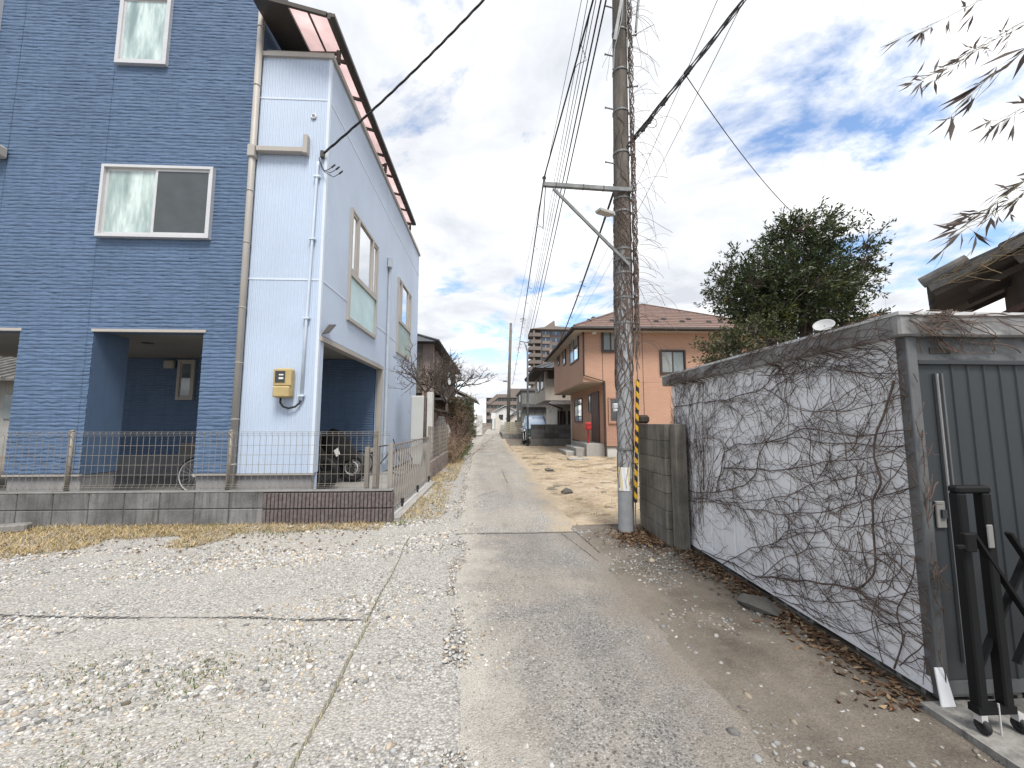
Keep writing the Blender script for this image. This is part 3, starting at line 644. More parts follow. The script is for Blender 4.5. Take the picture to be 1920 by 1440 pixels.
def framed(name, x0, x1, z0, z1, Y, fr, mats, depth=0.06, panes=((0.0,1.0,0),), sash=0.03, rail=None, parent=None):
    """window facing -Y: frame proud of the wall, each pane its own sub-part"""
    f = MB()
    f.box(x0,x0+fr,Y-depth,Y+0.005,z0,z1); f.box(x1-fr,x1,Y-depth,Y+0.005,z0,z1); f.box(x0+fr,x1-fr,Y-depth,Y+0.005,z0,z0+fr); f.box(x0+fr,x1-fr,Y-depth,Y+0.005,z1-fr,z1)
    wo = part('window', f, mats[0], parent)
    W = x1-x0-2*fr
    for a, b_, mi in panes:
        xa, xb = x0+fr+W*a, x0+fr+W*b_; s_ = MB(); yy = Y-depth*(0.55 if mi % 2 == 0 else 0.28)
        s_.box(xa,xa+sash,yy,yy+0.012,z0+fr,z1-fr); s_.box(xb-sash,xb,yy,yy+0.012,z0+fr,z1-fr); s_.box(xa+sash,xb-sash,yy,yy+0.012,z0+fr,z0+fr+sash*1.3); s_.box(xa+sash,xb-sash,yy,yy+0.012,z1-fr-sash,z1-fr)
        part('sash', s_, mats[0], wo); p_ = MB(); p_.box(xa+sash,xb-sash,yy+0.003,yy+0.009,z0+fr+sash*1.3,z1-fr-sash); part('pane', p_, mats[1+mi], wo)
    return wo
framed('window', -6.47, -4.69, 4.36, 5.60, HY-0.016, 0.045, [M_ALU,M_SCREEN,M_FROST], 0.075, ((0.47,1.0,0),(0.0,0.53,1)), 0.04, parent=house)
framed('window', -6.46, -5.62, 7.44, 8.71, HY-0.016, 0.06, [M_ALU,M_FROST], 0.06, parent=house)
framed('window', -7.83, -7.42, 1.90, 2.90, YB-0.016, 0.07, [M_BEIGEM,M_GLASS], 0.05, parent=house)
bv = MB(); bv.cbox(-8.14,-7.90,YB-0.12,YB-0.02,2.68,2.88,0.02); part('vent_hood', bv, M_BEIGEM, house)
lw = MB(); lw.box(-9.3,-8.42,HY-0.07,HY-0.01,7.6,8.7); part('window', lw, M_ALU, house)
vh = MB(); vh.cbox(-8.7,-8.02,HY-0.22,HY-0.012,5.66,5.86,0.03); part('duct_cover', vh, M_BEIGEM, house)
def side_window(y0, y1, z0, zm, z1, teal):
    f = MB(); X0, X1 = HX-0.005, HX+0.055; t_ = 0.05
    for a, b_ in ((y0,y0+t_),(y1-t_,y1)): f.box(X0,X1,a,b_,z0,z1)
    f.box(X0,X1,y0+t_,y1-t_,z1-t_,z1); f.box(X0,X1,y0+t_,y1-t_,zm-0.05,zm+0.05); f.box(X0,X1,y0+t_,y1-t_,z0,z0+0.07)
    ya, yb = y0+0.42, y1-0.42
    f.box(X0,X1,ya-0.04,ya+0.04,zm+0.05,z1-t_); f.box(X0,X1,yb-0.04,yb+0.04,zm+0.05,z1-t_)
    wo = part('window', f, M_BEIGEM, house)
    for a, b_, s_ in ((y0+t_,ya-0.04,1),(ya+0.04,yb-0.04,0),(yb+0.04,y1-t_,1)):
        if s_:
            q_ = MB(); q_.box(X0+0.005,X0+0.045,a+0.002,a+0.05,zm+0.052,z1-t_-0.002); q_.box(X0+0.005,X0+0.045,b_-0.05,b_-0.002,zm+0.052,z1-t_-0.002)
            q_.box(X0+0.005,X0+0.045,a+0.05,b_-0.05,zm+0.052,zm+0.11); q_.box(X0+0.005,X0+0.045,a+0.05,b_-0.05,z1-t_-0.06,z1-t_-0.002); part('sash', q_, M_BEIGEM, wo)
        p_ = MB(); p_.box(X0+0.012,X0+0.022,a+0.003,b_-0.003,zm+0.053,z1-t_-0.003); part('pane', p_, M_MIRROR, wo)
    p_ = MB(); p_.box(X0+0.012,X0+0.024,y0+t_+0.002,y1-t_-0.002,z0+0.072,zm-0.052); part('frosted_panel', p_, teal, wo)
side_window(7.74, 9.56, 3.34, 4.31, 5.63, M_TEAL)
side_window(11.70, 13.50, 3.40, 4.40, 5.68, glass_mat('frosted_green_panel', (0.27,0.36,0.33), 0.3, 0.5, 0.2))
# downpipes
dp = MB(); dp.tube([(-4.075,HY-0.075,9.4),(-4.075,HY-0.075,0.1)],0.052,10); part('downpipe', dp, M_BEIGEM, house, smooth=True)
for zq in (8.2,7.1,5.2,4.3,3.2,2.3,1.4,0.7):
    k = MB(); k.torus((-4.075,HY-0.075,zq),(0,0,1),0.054,0.008,14,5); k.box(-4.08,-4.07,HY-0.03,HY,zq-0.01,zq+0.01); part('pipe_bracket', k, M_BEIGEM, house, smooth=True)
gt = MB(); gt.cbox(-4.13,-4.01,HY-0.15,HY-0.02,5.78,5.99,0.012); gt.cbox(-4.0,-3.17,HY-0.13,HY-0.035,5.89,5.98,0.008); gt.cbox(-3.23,-3.16,HY-0.135,HY-0.03,5.87,6.21,0.008); part('gutter_branch', gt, M_BEIGEM, house)
dp = MB(); dp.tube([(HX+0.05,10.62,0.3),(HX+0.05,10.62,5.45),(HX+0.05,10.58,5.6)],0.04,10); dp.cbox(HX+0.014,HX+0.11,10.49,10.68,5.5,5.78,0.015); part('downpipe', dp, mat('grey_downpipe', (0.42,0.47,0.53), 0.45), house, smooth=False)
ho = MB(); ho.lathe([(0.001,0),(0.045,0.0),(0.05,-0.02),(0.03,-0.03),(0.028,0.0)],(-3.12,HY-0.02,6.61),14,'Y'); part('vent_cap', ho, M_ALU, house, smooth=True)
lt = MB(); lt.prism([(HX+0.02,6.66,2.80),(HX+0.14,6.66,2.83),(HX+0.14,6.92,3.02),(HX+0.02,6.92,3.02)],(0,0,0.02)); part('sensor_light', lt, M_BRONZE, house)
# balcony rail and pink awning
rl = MB(); rl.tube([(-4.0,HY+0.03,7.86),(HX+0.0,HY+0.03,7.86),(HX+0.0,14.8,7.86)],0.022,8)
for yy in np.arange(7.0,14.8,1.2): rl.cyl((HX,float(yy),7.77),(HX,float(yy),7.86),0.014,6)
for xx in (-3.9,-3.3): rl.cyl((xx,HY+0.03,7.77),(xx,HY+0.03,7.86),0.014,6)
part('balcony_rail', rl, M_BEIGEM, house, smooth=True)
AX0, AX1, AY0, AY1 = -3.45, -2.74, 6.12, 13.1
za = lambda x: 8.05+(-2.74-x)*0.25
aw = thing('patio_awning', 'pink translucent polycarbonate awning with dark frame above the balcony parapet', 'awning', (HX, HY, 7.78))
fb = MB(); fb.beam((AX1,AY0,za(AX1)),(AX1,AY1,za(AX1)),0.07,0.11); part('front_beam', fb, M_BRONZE, aw)
gtt = MB(); gtt.beam((AX1+0.06,AY0-0.02,za(AX1)-0.01),(AX1+0.06,AY1+0.02,za(AX1)-0.01),0.07,0.06); part('gutter', gtt, M_BRONZE, aw)
ys = np.linspace(AY0, AY1, 9)
for yy in ys:
    k = MB(); k.beam((AX0,float(yy),za(AX0)),(AX1-0.04,float(yy),za(AX1-0.04)),0.045,0.07); part('rafter', k, M_BRONZE, aw)
for a, b_ in zip(ys[:-1], ys[1:]):
    for x0, x1 in ((AX0+0.02,-3.12),(-3.09,AX1-0.05)):
        k = MB(); a2, b2 = float(a)+0.028, float(b_)-0.028; k.prism([(x0,a2,za(x0)+0.012),(x1,a2,za(x1)+0.012),(x1,b2,za(x1)+0.012),(x0,b2,za(x0)+0.012)],(0,0,0.006)); part('roof_panel', k, M_PINK, aw)
k = MB(); k.prism([(-4.03,AY0,za(-4.03)-0.02),(AX0+0.01,AY0,za(AX0)-0.02),(AX0+0.01,AY0,za(AX0)+0.06),(-4.03,AY0,za(-4.03)+0.06)],(0,AY1-AY0,0)); part('soffit', k, M_BRONZE, aw)
k = MB(); k.beam((-3.105,AY0,za(-3.105)),(-3.105,AY1,za(-3.105)),0.028,0.03); part('purlin', k, M_BRONZE, aw)
for yy in (6.75,9.9,13.0):
    k = MB(); k.box(AX1-0.11,AX1-0.05,yy-0.03,yy+0.03,7.79,za(AX1)-0.02); k.beam((-4.03,yy,7.95),(AX1-0.05,yy,7.99),0.04,0.05); part('post', k, M_BRONZE, aw)
ln = thing('laundry_arm', 'short metal laundry pole bracket fixed to the blue wall above the balcony', 'bracket', (-4.03,7.4,8.0))
k = MB(); k.beam((-4.03,7.4,8.02),(-3.45,7.4,8.05),0.02,0.05); k.beam((-4.03,7.4,7.9),(-3.8,7.4,8.0),0.02,0.03); part('arm', k, M_BRONZE, ln)
k = MB(); k.cyl((-3.62,7.4,7.85),(-3.66,7.4,8.25),0.012,6); part('peg', k, M_BRONZE, ln)
sb = MB(); sb.box(-9.5,-1.50,5.86,10.9,-0.05,0.06); structure('driveway', sb, mat('driveway_concrete', (0.29,0.285,0.27), 0.9, 0.16, 1.6, 0.1, 70, 0.4, 60, streak=0.2))
# ---------------------------------------------------------------- meter, conduit, service wire fittings
M_METER = mat('yellowed_plastic', (0.46,0.36,0.175), 0.45, 0.1, 4, dirt=(0.2,0.15,0.08), dirt_amt=0.5)
me_ = thing('electricity_meter', 'yellowed plastic electricity meter box with dark display window on pale metal siding', 'meter', (-3.335,HY-0.02,1.72))
k = MB(); k.cbox(-3.47,-3.20,HY-0.16,HY-0.025,1.74,2.21,0.03); k.cbox(-3.475,-3.195,HY-0.175,HY-0.16,1.93,2.19,0.006); part('case', k, M_METER, me_)
k = MB(); k.cbox(-3.465,-3.205,HY-0.20,HY-0.161,1.745,1.92,0.018); part('cover', k, M_METER, me_)
k = MB(); k.box(-3.44,-3.29,HY-0.184,HY-0.176,1.98,2.16); part('display', k, glass_mat('meter_display', (0.02,0.02,0.022), 0.1), me_)
k = MB(); k.box(-3.38,-3.31,HY-0.188,HY-0.185,2.03,2.06); k.box(-3.38,-3.31,HY-0.188,HY-0.185,2.09,2.11); part('dial', k, M_WHITE, me_)
k = MB(); k.tube([(-3.38,HY-0.1,1.75),(-3.38,HY-0.1,1.66),(-3.34,HY-0.09,1.60),(-3.26,HY-0.08,1.575),(-3.16,HY-0.07,1.60),(-3.10,HY-0.06,1.66),(-3.085,HY-0.055,1.73)],0.016,7); part('cable', k, M_CABLE, me_, smooth=True)
cn = thing('conduit', 'pale vertical conduit pipe clipped to the front of the metal bay', 'pipe', (-3.08,HY-0.02,1.70))
k = MB(); k.tube([(-3.083,HY-0.055,1.70),(-3.06,HY-0.055,3.0),(-3.0,HY-0.055,5.70),(-2.985,HY-0.06,5.76)],0.022,9); part('pipe', k, mat('pale_conduit', (0.60,0.68,0.78), 0.4), cn, smooth=True)
for zq, xq in ((1.78,-3.082),(3.05,-3.06),(4.4,-3.03),(5.5,-3.004)):
    k = MB(); k.box(xq-0.05,xq+0.05,HY-0.085,HY-0.02,zq-0.015,zq+0.015); part('clip', k, mat('pale_clip', (0.6,0.68,0.77), 0.4), cn)

# ================================================================ block wall with mesh fence in front of the house
WY = 5.62
bwall = thing('block_wall', 'low weathered concrete block wall with a dark ribbed end section below the mesh fence', 'wall', (-4,WY,0))
M_BLOCK = mat('stained_concrete_block', (0.225,0.224,0.228), 0.93, 0.4, 2.2, 0.14, 55, 0.7, 45, dirt=(0.085,0.083,0.082), dirt_amt=0.85, streak=0.75, objvar=0.25)
M_RIB = mat('purple_brown_split_block', (0.17,0.142,0.14), 0.9, 0.35, 22, 0.2, 120, 0.8, 70, objvar=0.12)
bk = MB(); bk.cbox(-0.2155,0.2155,-0.06,0.06,-0.103,0.103,0.007); mesh_blk = bk.mesh('block', M_BLOCK)
x = -1.37-1.67; XR = x
i = 0; xe = x
while xe > -9.8:
    for r_ in range(2): inst('block', mesh_blk, bwall, (xe-0.22, WY, 0.108+0.216*r_))
    xe -= 0.443
jm = MB(); jm.box(-9.8,XR-0.004,WY-0.050,WY+0.05,-0.1,0.424); part('mortar', jm, mat('dark_mortar', (0.075,0.073,0.07), 0.95), bwall)
rb = MB(); rb.cbox(-0.0195,0.0195,-0.026,0.02,-0.098,0.098,0.004); mesh_rib = rb.mesh('rib', M_RIB)
n_r = 33
for r_ in range(2):
    for k in range(n_r): inst('rib', mesh_rib, bwall, (XR+0.026+k*0.0505, WY-0.052+random.uniform(-0.003,0.003), 0.103+0.212*r_))
jm = MB(); jm.box(XR+0.002,-1.375,WY-0.055,WY+0.07,-0.1,0.425); part('ribbed_core', jm, mat('ribbed_core', (0.03,0.027,0.026), 0.95), bwall)
for r_ in range(2):
    for k in range(3):
        rr = MB(); y0 = WY-0.06+0.045*k; rr.cbox(-1.378,-1.352,y0,y0+0.041,0.005+0.212*r_,0.201+0.212*r_,0.004); part('rib', rr, M_RIB, bwall)
tp = MB(); tp.cbox(-9.8,-1.36,WY-0.064,WY+0.074,0.428,0.445,0.004); part('coping', tp, mat('coping', (0.22,0.215,0.21), 0.9, 0.2, 5, streak=0.4), bwall)
fence = thing('mesh_fence', 'taupe welded wire mesh fence standing on the concrete block wall', 'fence', (-4,WY,0.445))
M_TAUPE = mat('taupe_powder_coat', (0.235,0.215,0.19), 0.5, 0.08, 3, spec=0.4)
posts = [-9.2,-7.42,-5.63,-3.57,-1.62]
for xp in posts[:-1]:
    k = MB(); k.cyl((xp,WY+0.03,0.44),(xp,WY+0.03,1.235),0.026,10); k.lathe([(0.03,1.235),(0.03,1.245),(0.001,1.252)],(xp,WY+0.03,0),10); part('post', k, M_TAUPE, fence, smooth=True)
k = MB(); k.box(-1.645,-1.595,WY+0.005,WY+0.055,0.44,1.235); part('post', k, M_TAUPE, fence)
def mesh_panel(x0, x1, y, z0, z1, parent, axis='X', r=0.0026, pitch=0.078, rows=6, name='wire_panel', mt=None):
    mb = MB(); q = (lambda a, dy, zq: (a, y+dy, zq)) if axis == 'X' else (lambda a, dy, zq: (y+dy, a, zq))
    n = int((x1-x0)/pitch)
    prof = [(0.0,z0),(0.018,z0+0.015),(0.018,z0+0.04),(0,z0+0.055),(0,z1-0.055),(0.018,z1-0.04),(0.018,z1-0.015),(0.0,z1)]
    for i in range(n+1):
        a = x0+(x1-x0)*i/n; mb.tube([q(a,-d,zq) for d, zq in prof], r, 4, False)
    for zq, d in [(z0+0.003,0),(z0+0.028,0.02),(z1-0.003,0),(z1-0.028,0.02)]+[(z0+0.055+(z1-z0-0.11)*i/(rows-1),0) for i in range(rows)]:
        mb.tube([q(x0,-d+0.004,zq),q(x1,-d+0.004,zq)], r*1.15, 4, False)
    part(name, mb, mt or M_TAUPE, parent)
for a, b_ in zip(posts[:-1], posts[1:]): mesh_panel(a+0.005, b_-0.005, WY-0.003, 0.47, 1.225, fence)
mesh_panel(-1.61,-1.42,WY-0.003,0.47,1.225,fence)
# ---------------------------------------------------------------- folding gate across the drive
gate = thing('folding_gate', 'half stretched taupe accordion folding gate on a ground rail beside the house', 'gate', (-1.43,5.8,0))
GX, G0, G1 = -1.44, 5.80, 9.02
k = MB(); k.box(GX-0.13,GX+0.16,5.70,9.15,-0.05,0.045); structure('gate_track_slab', k, M_CONC)
k = MB(); k.box(GX+0.03,GX+0.07,5.72,9.1,0.046,0.066); part('ground_rail', k, M_ALU, gate)
n_g = 20; gy = np.linspace(G0+0.05, G1-0.04, n_g)
M_GATE = mat('champagne_aluminium', (0.36,0.335,0.31), 0.4, 0.06, 3, metal=0.3, spec=0.5)
up = MB(); up.box(-0.006,0.006,-0.011,0.011,0,0.92); mup = up.mesh('upright', M_GATE)
capm = MB(); capm.box(-0.012,0.012,-0.07,0.07,0,0.02); mcap = capm.mesh('top_cap', mat('gate_cap', (0.24,0.20,0.18), 0.5))
dz = (gy[1]-gy[0])
for i, yy in enumerate(gy):
    inst('upright', mup, gate, (GX,float(yy),0.09)); inst('top_cap', mcap, gate, (GX,float(yy),1.012))
for i in range(n_g-2):
    for s_, (za_, zb_) in ((0.010,(0.14,0.92)),(-0.010,(0.92,0.14))):
        k = MB(); k.beam((GX+s_,float(gy[i]),za_),(GX+s_,float(gy[i+1]),zb_),0.004,0.012,(1,0,0)); part('diagonal_bar', k, M_GATE, gate)
for yy in (6.35,7.6,8.9):
    k = MB(); k.torus((GX+0.05,yy,0.105),(1,0,0),0.028,0.013,14,6); k.box(GX+0.03,GX+0.07,yy-0.03,yy+0.03,0.12,0.19); part('caster', k, M_BLACKRUB, gate, smooth=False)
for a in (5.74,9.03):
    k = MB(); k.box(GX-0.03,GX+0.03,a,a+0.05,0.05,1.06); part('end_post', k, M_GATE, gate)
dl = thing('gate_latch_post', 'taupe twin upright latch post standing behind the ribbed block wall', 'post', (-1.72,5.9,0.06))
for xx in (-1.80,-1.66):
    k = MB(); k.box(xx-0.03,xx+0.03,5.86,5.92,0.06,1.0); part('upright', k, M_TAUPE, dl)
k = MB(); k.box(-1.76,-1.70,5.865,5.915,0.93,0.985); part('crossbar', k, M_TAUPE, dl)
# second low wall and fence beyond the gate
bw2 = thing('brick_wall', 'low pinkish block wall under a second mesh fence beyond the folding gate', 'wall', (-1.5,9.5,0))
M_PINKB = mat('pinkish_block', (0.27,0.225,0.205), 0.9, 0.2, 4, 0.12, 80, 0.5, 60, objvar=0.2, streak=0.3)
b2 = MB(); b2.cbox(-0.06,0.06,-0.195,0.195,-0.108,0.108,0.006); mb2 = b2.mesh('block', M_PINKB)
for i in range(9):
    for r_ in range(2): inst('block', mb2, bw2, (-1.5, 9.46+0.2+0.395*i, 0.11+0.22*r_))
k = MB(); k.box(-1.545,-1.455,9.47,13.0,-0.1,0.43); part('mortar', k, mat('pale_mortar', (0.2,0.18,0.165), 0.95), bw2)
f3 = thing('mesh_fence', 'taupe mesh fence with solid lower look on the pinkish block wall beyond the gate', 'fence', (-1.5,9.5,0.44))
for yy in (9.52,11.3,13.0):
    k = MB(); k.box(-1.53,-1.47,yy-0.03,yy+0.03,0.441,1.26); part('post', k, M_TAUPE, f3)
mesh_panel(9.56,13.0,-1.5,0.47,1.24,f3,'Y',0.003,0.05,7)
# ================================================================ vehicles under the house
M_COVER = mat('black_cover_cloth', (0.008,0.008,0.009), 0.75, 0.2, 5, bump=0.5, bscale=9, bdist=0.03)
M_RIM = mat('bright_alloy', (0.80,0.80,0.80), 0.35, 0.05); M_DKALLOY = mat('dark_alloy', (0.10,0.10,0.09), 0.4, metal=0.5)
def wheel(parent, c, R0, tw, spokes, disc, rim_mat):
    t_ = MB(); t_.torus(c,(0,1,0),R0-tw,tw,30,10); w_ = part('wheel', t_, M_BLACKRUB, parent, smooth=True)
    r_ = MB(); r_.torus(c,(0,1,0),R0-2*tw+0.012,0.016,28,6)
    for k in range(spokes):
        a = 2*math.pi*k/spokes; r_.beam(c,(c[0]+math.cos(a)*(R0-2*tw),c[1],c[2]+math.sin(a)*(R0-2*tw)),0.03,0.022,(0,1,0))
    r_.cyl((c[0],c[1]-0.06,c[2]),(c[0],c[1]+0.06,c[2]),0.035,12); part('rim', r_, rim_mat, w_, smooth=False)
    if disc:
        d_ = MB(); pr = []
        for k in range(25):
            a = -0.6+math.pi*1.72*k/24-math.pi*1.1; pr.append((c[0]+math.cos(a)*0.135,c[1]-0.075,c[2]+math.sin(a)*0.135))
        for k in range(24): d_.beam(pr[k],pr[k+1],0.006,0.036,(0,1,0))
        part('brake_disc', d_, M_RIM, w_)
def covered_bike(label, cx, cy, R0, disc, rimm, tag_):
    t_ = thing('motorcycle', label, 'motorcycle', (cx,cy,0.06))
    wheel(t_, (cx,cy,0.06+R0), R0, 0.062, 5, disc, rimm); wheel(t_, (cx-1.32,cy,0.06+R0), R0, 0.065, 5, False, rimm)
    for s_ in (-0.07,0.07):
        k = MB(); k.cyl((cx,cy+s_,0.06+R0),(cx-0.22,cy+s_,0.85),0.022,8); part('fork', k, M_DKALLOY, t_)
    k = MB(); k.torus((cx,cy,0.06+R0),(0,1,0),R0+0.02,0.012,24,6); part('fender', k, M_BLACKRUB, t_)
    xs = np.linspace(cx-1.72, cx+0.10, 26); V = []; m_ = 17
    for x_ in xs:
        u = (x_-cx+1.72)/1.82
        top = np.interp(u,[0,0.06,0.25,0.45,0.6,0.70,0.80,0.92,1.0],[0.55,0.82,0.86,0.92,1.08,1.24,1.12,0.84,0.62])
        hw = np.interp(u,[0,0.1,0.5,0.72,0.85,1.0],[0.14,0.22,0.27,0.40,0.28,0.10]); bot = np.interp(u,[0,0.15,0.55,0.78,0.90,1.0],[0.45,0.30,0.26,0.36,0.52,0.60])
        for j in range(m_):
            a = math.pi*j/(m_-1); cc, ss = math.cos(a), math.sin(a); fold = 1+0.10*(float(vn(x_*7+j*0.9,j*1.3+tag_))-0.5)*2
            V.append((x_, cy-math.copysign(abs(cc)**0.55,cc)*hw*fold, bot+(top-bot)*abs(ss)**0.65*fold*0.98))
    F = [(i*m_+j,i*m_+j+1,(i+1)*m_+j+1,(i+1)*m_+j) for i in range(25) for j in range(m_-1)]
    V = np.array(V)-np.array([cx,cy,0.06]); part('cover', npmesh('cover', V, F, M_COVER, smooth=True), None, t_)
    return t_
b1 = covered_bike('black covered motorcycle with bright brake disc parked deeper inside the carport', -3.07, 9.02, 0.31, True, M_DKALLOY, 1.0)
b2_ = covered_bike('black covered motorcycle with fat front tyre parked nearer the mesh fence', -3.34, 8.10, 0.315, False, M_DKALLOY, 5.0)
tg = MB(); c_ = P(631,848,Y=7.78); tg.prism([c_+Vector((-0.055,0,0.03)),c_+Vector((0.0,0,-0.085)),c_+Vector((0.065,0,-0.03)),c_+Vector((0.02,0,0.085))],(0,0.006,0)); part('white_tag', tg, M_WHITE, b2_)
bi = thing('bicycle', 'dark bicycle parked behind the blue pillar with its thin wheel showing', 'bicycle', (-5.37,7.6,0.06))
for cx in (-5.37,-4.33):
    k = MB(); k.torus((cx,7.6,0.39),(0,1,0),0.315,0.017,36,6); w_ = part('wheel', k, M_BLACKRUB, bi, smooth=True)
    k = MB(); k.torus((cx,7.6,0.39),(0,1,0),0.293,0.009,32,5)
    for j in range(18):
        a = j*2*math.pi/18; k.tube([(cx,7.6,0.39),(cx+0.29*math.cos(a),7.6,0.39+0.29*math.sin(a))],0.0013,3,False)
    k.cyl((cx,7.55,0.39),(cx,7.65,0.39),0.02,8); part('spokes', k, M_ALU, w_)
k = MB()
for a, b_ in (((-4.33,0.39),(-4.78,0.34)),((-4.78,0.34),(-4.95,0.9)),((-4.33,0.39),(-4.9,0.75)),((-4.78,0.34),(-5.15,0.78)),((-4.93,0.8),(-5.15,0.86)),((-5.13,0.98),(-5.37,0.39))): k.tube([(a[0],7.6,a[1]),(b_[0],7.6,b_[1])],0.016,7)
part('frame', k, mat('dark_frame', (0.03,0.03,0.035), 0.4), bi)
k = MB(); k.cbox(-5.1,-4.84,7.53,7.67,0.9,0.95,0.02); part('saddle', k, M_BLACKRUB, bi)
k = MB(); k.tube([(-5.05,7.32,1.02),(-5.16,7.45,1.04),(-5.13,7.6,1.0),(-5.16,7.75,1.04),(-5.05,7.88,1.02)],0.013,6); part('handlebar', k, M_ALU, bi)
k = MB(); k.cbox(-5.60,-5.24,7.46,7.74,0.76,0.98,0.02); part('basket', k, mat('dark_basket', (0.03,0.03,0.03), 0.6), bi)
bc = thing('bicycle', 'dark bicycle wheel leaning at the far end of the carport behind the folding gate', 'bicycle', (-2.35,9.9,0.06))
for cx in (-2.25,-3.2):
    k = MB(); k.torus((cx,9.95,0.37),(0,1,0),0.29,0.018,32,6); w_ = part('wheel', k, M_BLACKRUB, bc, smooth=True)
    k = MB()
    for j in range(14):
        a = j*2*math.pi/14; k.tube([(cx,9.95,0.37),(cx+0.28*math.cos(a),9.95,0.37+0.28*math.sin(a))],0.0015,3,False)
    part('spokes', k, M_ALU, w_)
k = MB()
for a, b_ in (((-3.2,0.37),(-2.75,0.33)),((-2.75,0.33),(-2.85,0.85)),((-3.2,0.37),(-2.85,0.7)),((-2.75,0.33),(-2.42,0.75)),((-2.85,0.75),(-2.42,0.82)),((-2.44,0.95),(-2.25,0.37))): k.tube([(a[0],9.95,a[1]),(b_[0],9.95,b_[1])],0.015,6)
part('frame', k, mat('dark_frame', (0.03,0.03,0.035), 0.4), bc)

# ================================================================ shed with climbing vine
SX, SY0, SY1 = 2.12, 1.95, 4.66
def shed_wall_mat():
    m, nt, b = mat_new('white_shed_paint'); q = NB(nt)
    c = q.ramp(q.noise(1.5, 6, 0.6), [(0.3, (0.70,0.715,0.755)), (0.7, (0.80,0.81,0.835))])
    sp_ = q.noise(24, 4, 0.6, q.mapped((1,1,0.8))); c = q.mix(q.ramp(sp_, [(0.62, 0.0), (0.70, 0.55)]), c, (0.33,0.31,0.29))
    st = q.noise(6, 6, 0.7, q.mapped((1,5,0.5))); c = q.mix(q.ramp(st, [(0.55, 0.0), (0.8, 0.45)]), c, (0.36,0.33,0.30))
    q.link(c, b.inputs['Base Color']); b.inputs['Roughness'].default_value = 0.6; b.inputs['Specular IOR Level'].default_value = 0.3
    q.link(q.bump(q.noise(30, 4), 0.25, 0.004), b.inputs['Normal']); return m
M_SHEDW = shed_wall_mat()
M_SHEDD = mat('dark_grey_door_paint', (0.036,0.042,0.048), 0.5, 0.1, 2, 0.05, 90, spec=0.4, dirt=(0.06,0.06,0.058), dirt_amt=0.3)
M_SHEDF = mat('grey_frame_paint', (0.12,0.128,0.135), 0.55, 0.12, 3, dirt=(0.09,0.085,0.08), dirt_amt=0.5, streak=0.4)
M_FASC = mat('grimy_fascia', (0.34,0.342,0.345), 0.6, 0.3, 3, 0.1, 40, dirt=(0.12,0.11,0.10), dirt_amt=0.7, streak=0.4)
shed = thing('storage_shed', 'white steel garden shed with dark grey sliding door standing on concrete blocks', 'shed', (SX,SY0,0))
n_p = 7; w_ = (SY1-SY0-0.06)/n_p
for i in range(n_p):
    y0 = SY0+0.03+w_*i; k = MB(); V = [(0,0.0),(0.006,0.006),(0.018,0.006),(0.024,0.0),(w_*0.5,0.0),(w_*0.5+0.006,0.005),(w_*0.5+0.016,0.005),(w_*0.5+0.022,0),(w_-0.002,0.0)]
    for (a, h), (b_, h2) in zip(V[:-1], V[1:]): k.face([(SX+h,y0+a,0.13),(SX+h2,y0+b_,0.13),(SX+h2,y0+b_,1.80),(SX+h,y0+a,1.80)])
    part('wall_panel', k, M_SHEDW, shed)
k = MB(); k.box(SX+0.03,3.95,SY0+0.06,SY1-0.02,0.09,1.80); part('body', k, M_SHEDW, shed)
k = MB(); k.cbox(SX-0.012,SX+0.03,SY0,SY1+0.01,0.055,0.128,0.004); part('base_rail', k, M_SHEDW, shed)
k = MB(); k.cbox(SX-0.055,4.0,SY0-0.05,SY1+0.12,1.79,1.905,0.01); part('roof', k, M_FASC, shed)
k = MB(); k.box(SX-0.062,4.02,SY0-0.058,SY1+0.125,1.897,1.915); part('roof_edge', k, mat('pale_roof_edge', (0.55,0.56,0.57), 0.5, 0.15, 5), shed)
k = MB(); k.cbox(SX-0.005,SX+0.05,SY0-0.03,SY0+0.03,0.05,1.79,0.004); part('corner_post', k, M_SHEDF, shed)
k = MB(); k.box(SX+0.05,3.95,SY0-0.015,SY0+0.02,1.655,1.79); part('header', k, M_SHEDF, shed)
k = MB(); k.box(SX+0.052,3.95,SY0-0.028,SY0-0.012,1.648,1.668); part('door_track', k, M_SHEDD, shed)
k = MB(); k.box(SX+0.13,SX+0.245,SY0-0.02,SY0-0.014,1.705,1.735); part('vent_slot', k, M_BRONZE, shed)
dx0, dx1 = SX+0.052, SX+0.86
k = MB(); prof = [(dx0,0)]
for xq in np.arange(dx0+0.185, dx1-0.02, 0.088): prof += [(xq,0),(xq+0.004,0.007),(xq+0.010,0.007),(xq+0.014,0)]
prof.append((dx1,0))
for (a, h), (b_, h2) in zip(prof[:-1], prof[1:]): k.face([(a,SY0-0.010-h,0.12),(b_,SY0-0.010-h2,0.12),(b_,SY0-0.010-h2,1.648),(a,SY0-0.010-h,1.648)])
M_GREYST = mat('dull_steel', (0.21,0.21,0.205), 0.45, 0.1, 6)
door = part('door', k, M_SHEDD, shed)
k = MB(); k.box(dx0+0.088,dx0+0.097,SY0-0.026,SY0-0.011,0.20,1.60); k.box(dx0+0.120,dx0+0.129,SY0-0.026,SY0-0.011,0.20,1.60); part('grip_channel', k, M_SHEDF, door)
k = MB(); k.box(dx0+0.0975,dx0+0.1195,SY0-0.013,SY0-0.0105,0.20,1.60); part('grip_recess', k, mat('grip_inner', (0.42,0.43,0.43), 0.4), door)
k = MB(); k.cbox(dx0+0.026,dx0+0.075,SY0-0.022,SY0-0.011,0.83,0.96,0.003); lk = part('lock_plate', k, M_GREYST, door)
k = MB(); k.box(dx0+0.045,dx0+0.07,SY0-0.032,SY0-0.023,0.88,0.92); part('pull', k, M_SHEDD, door)
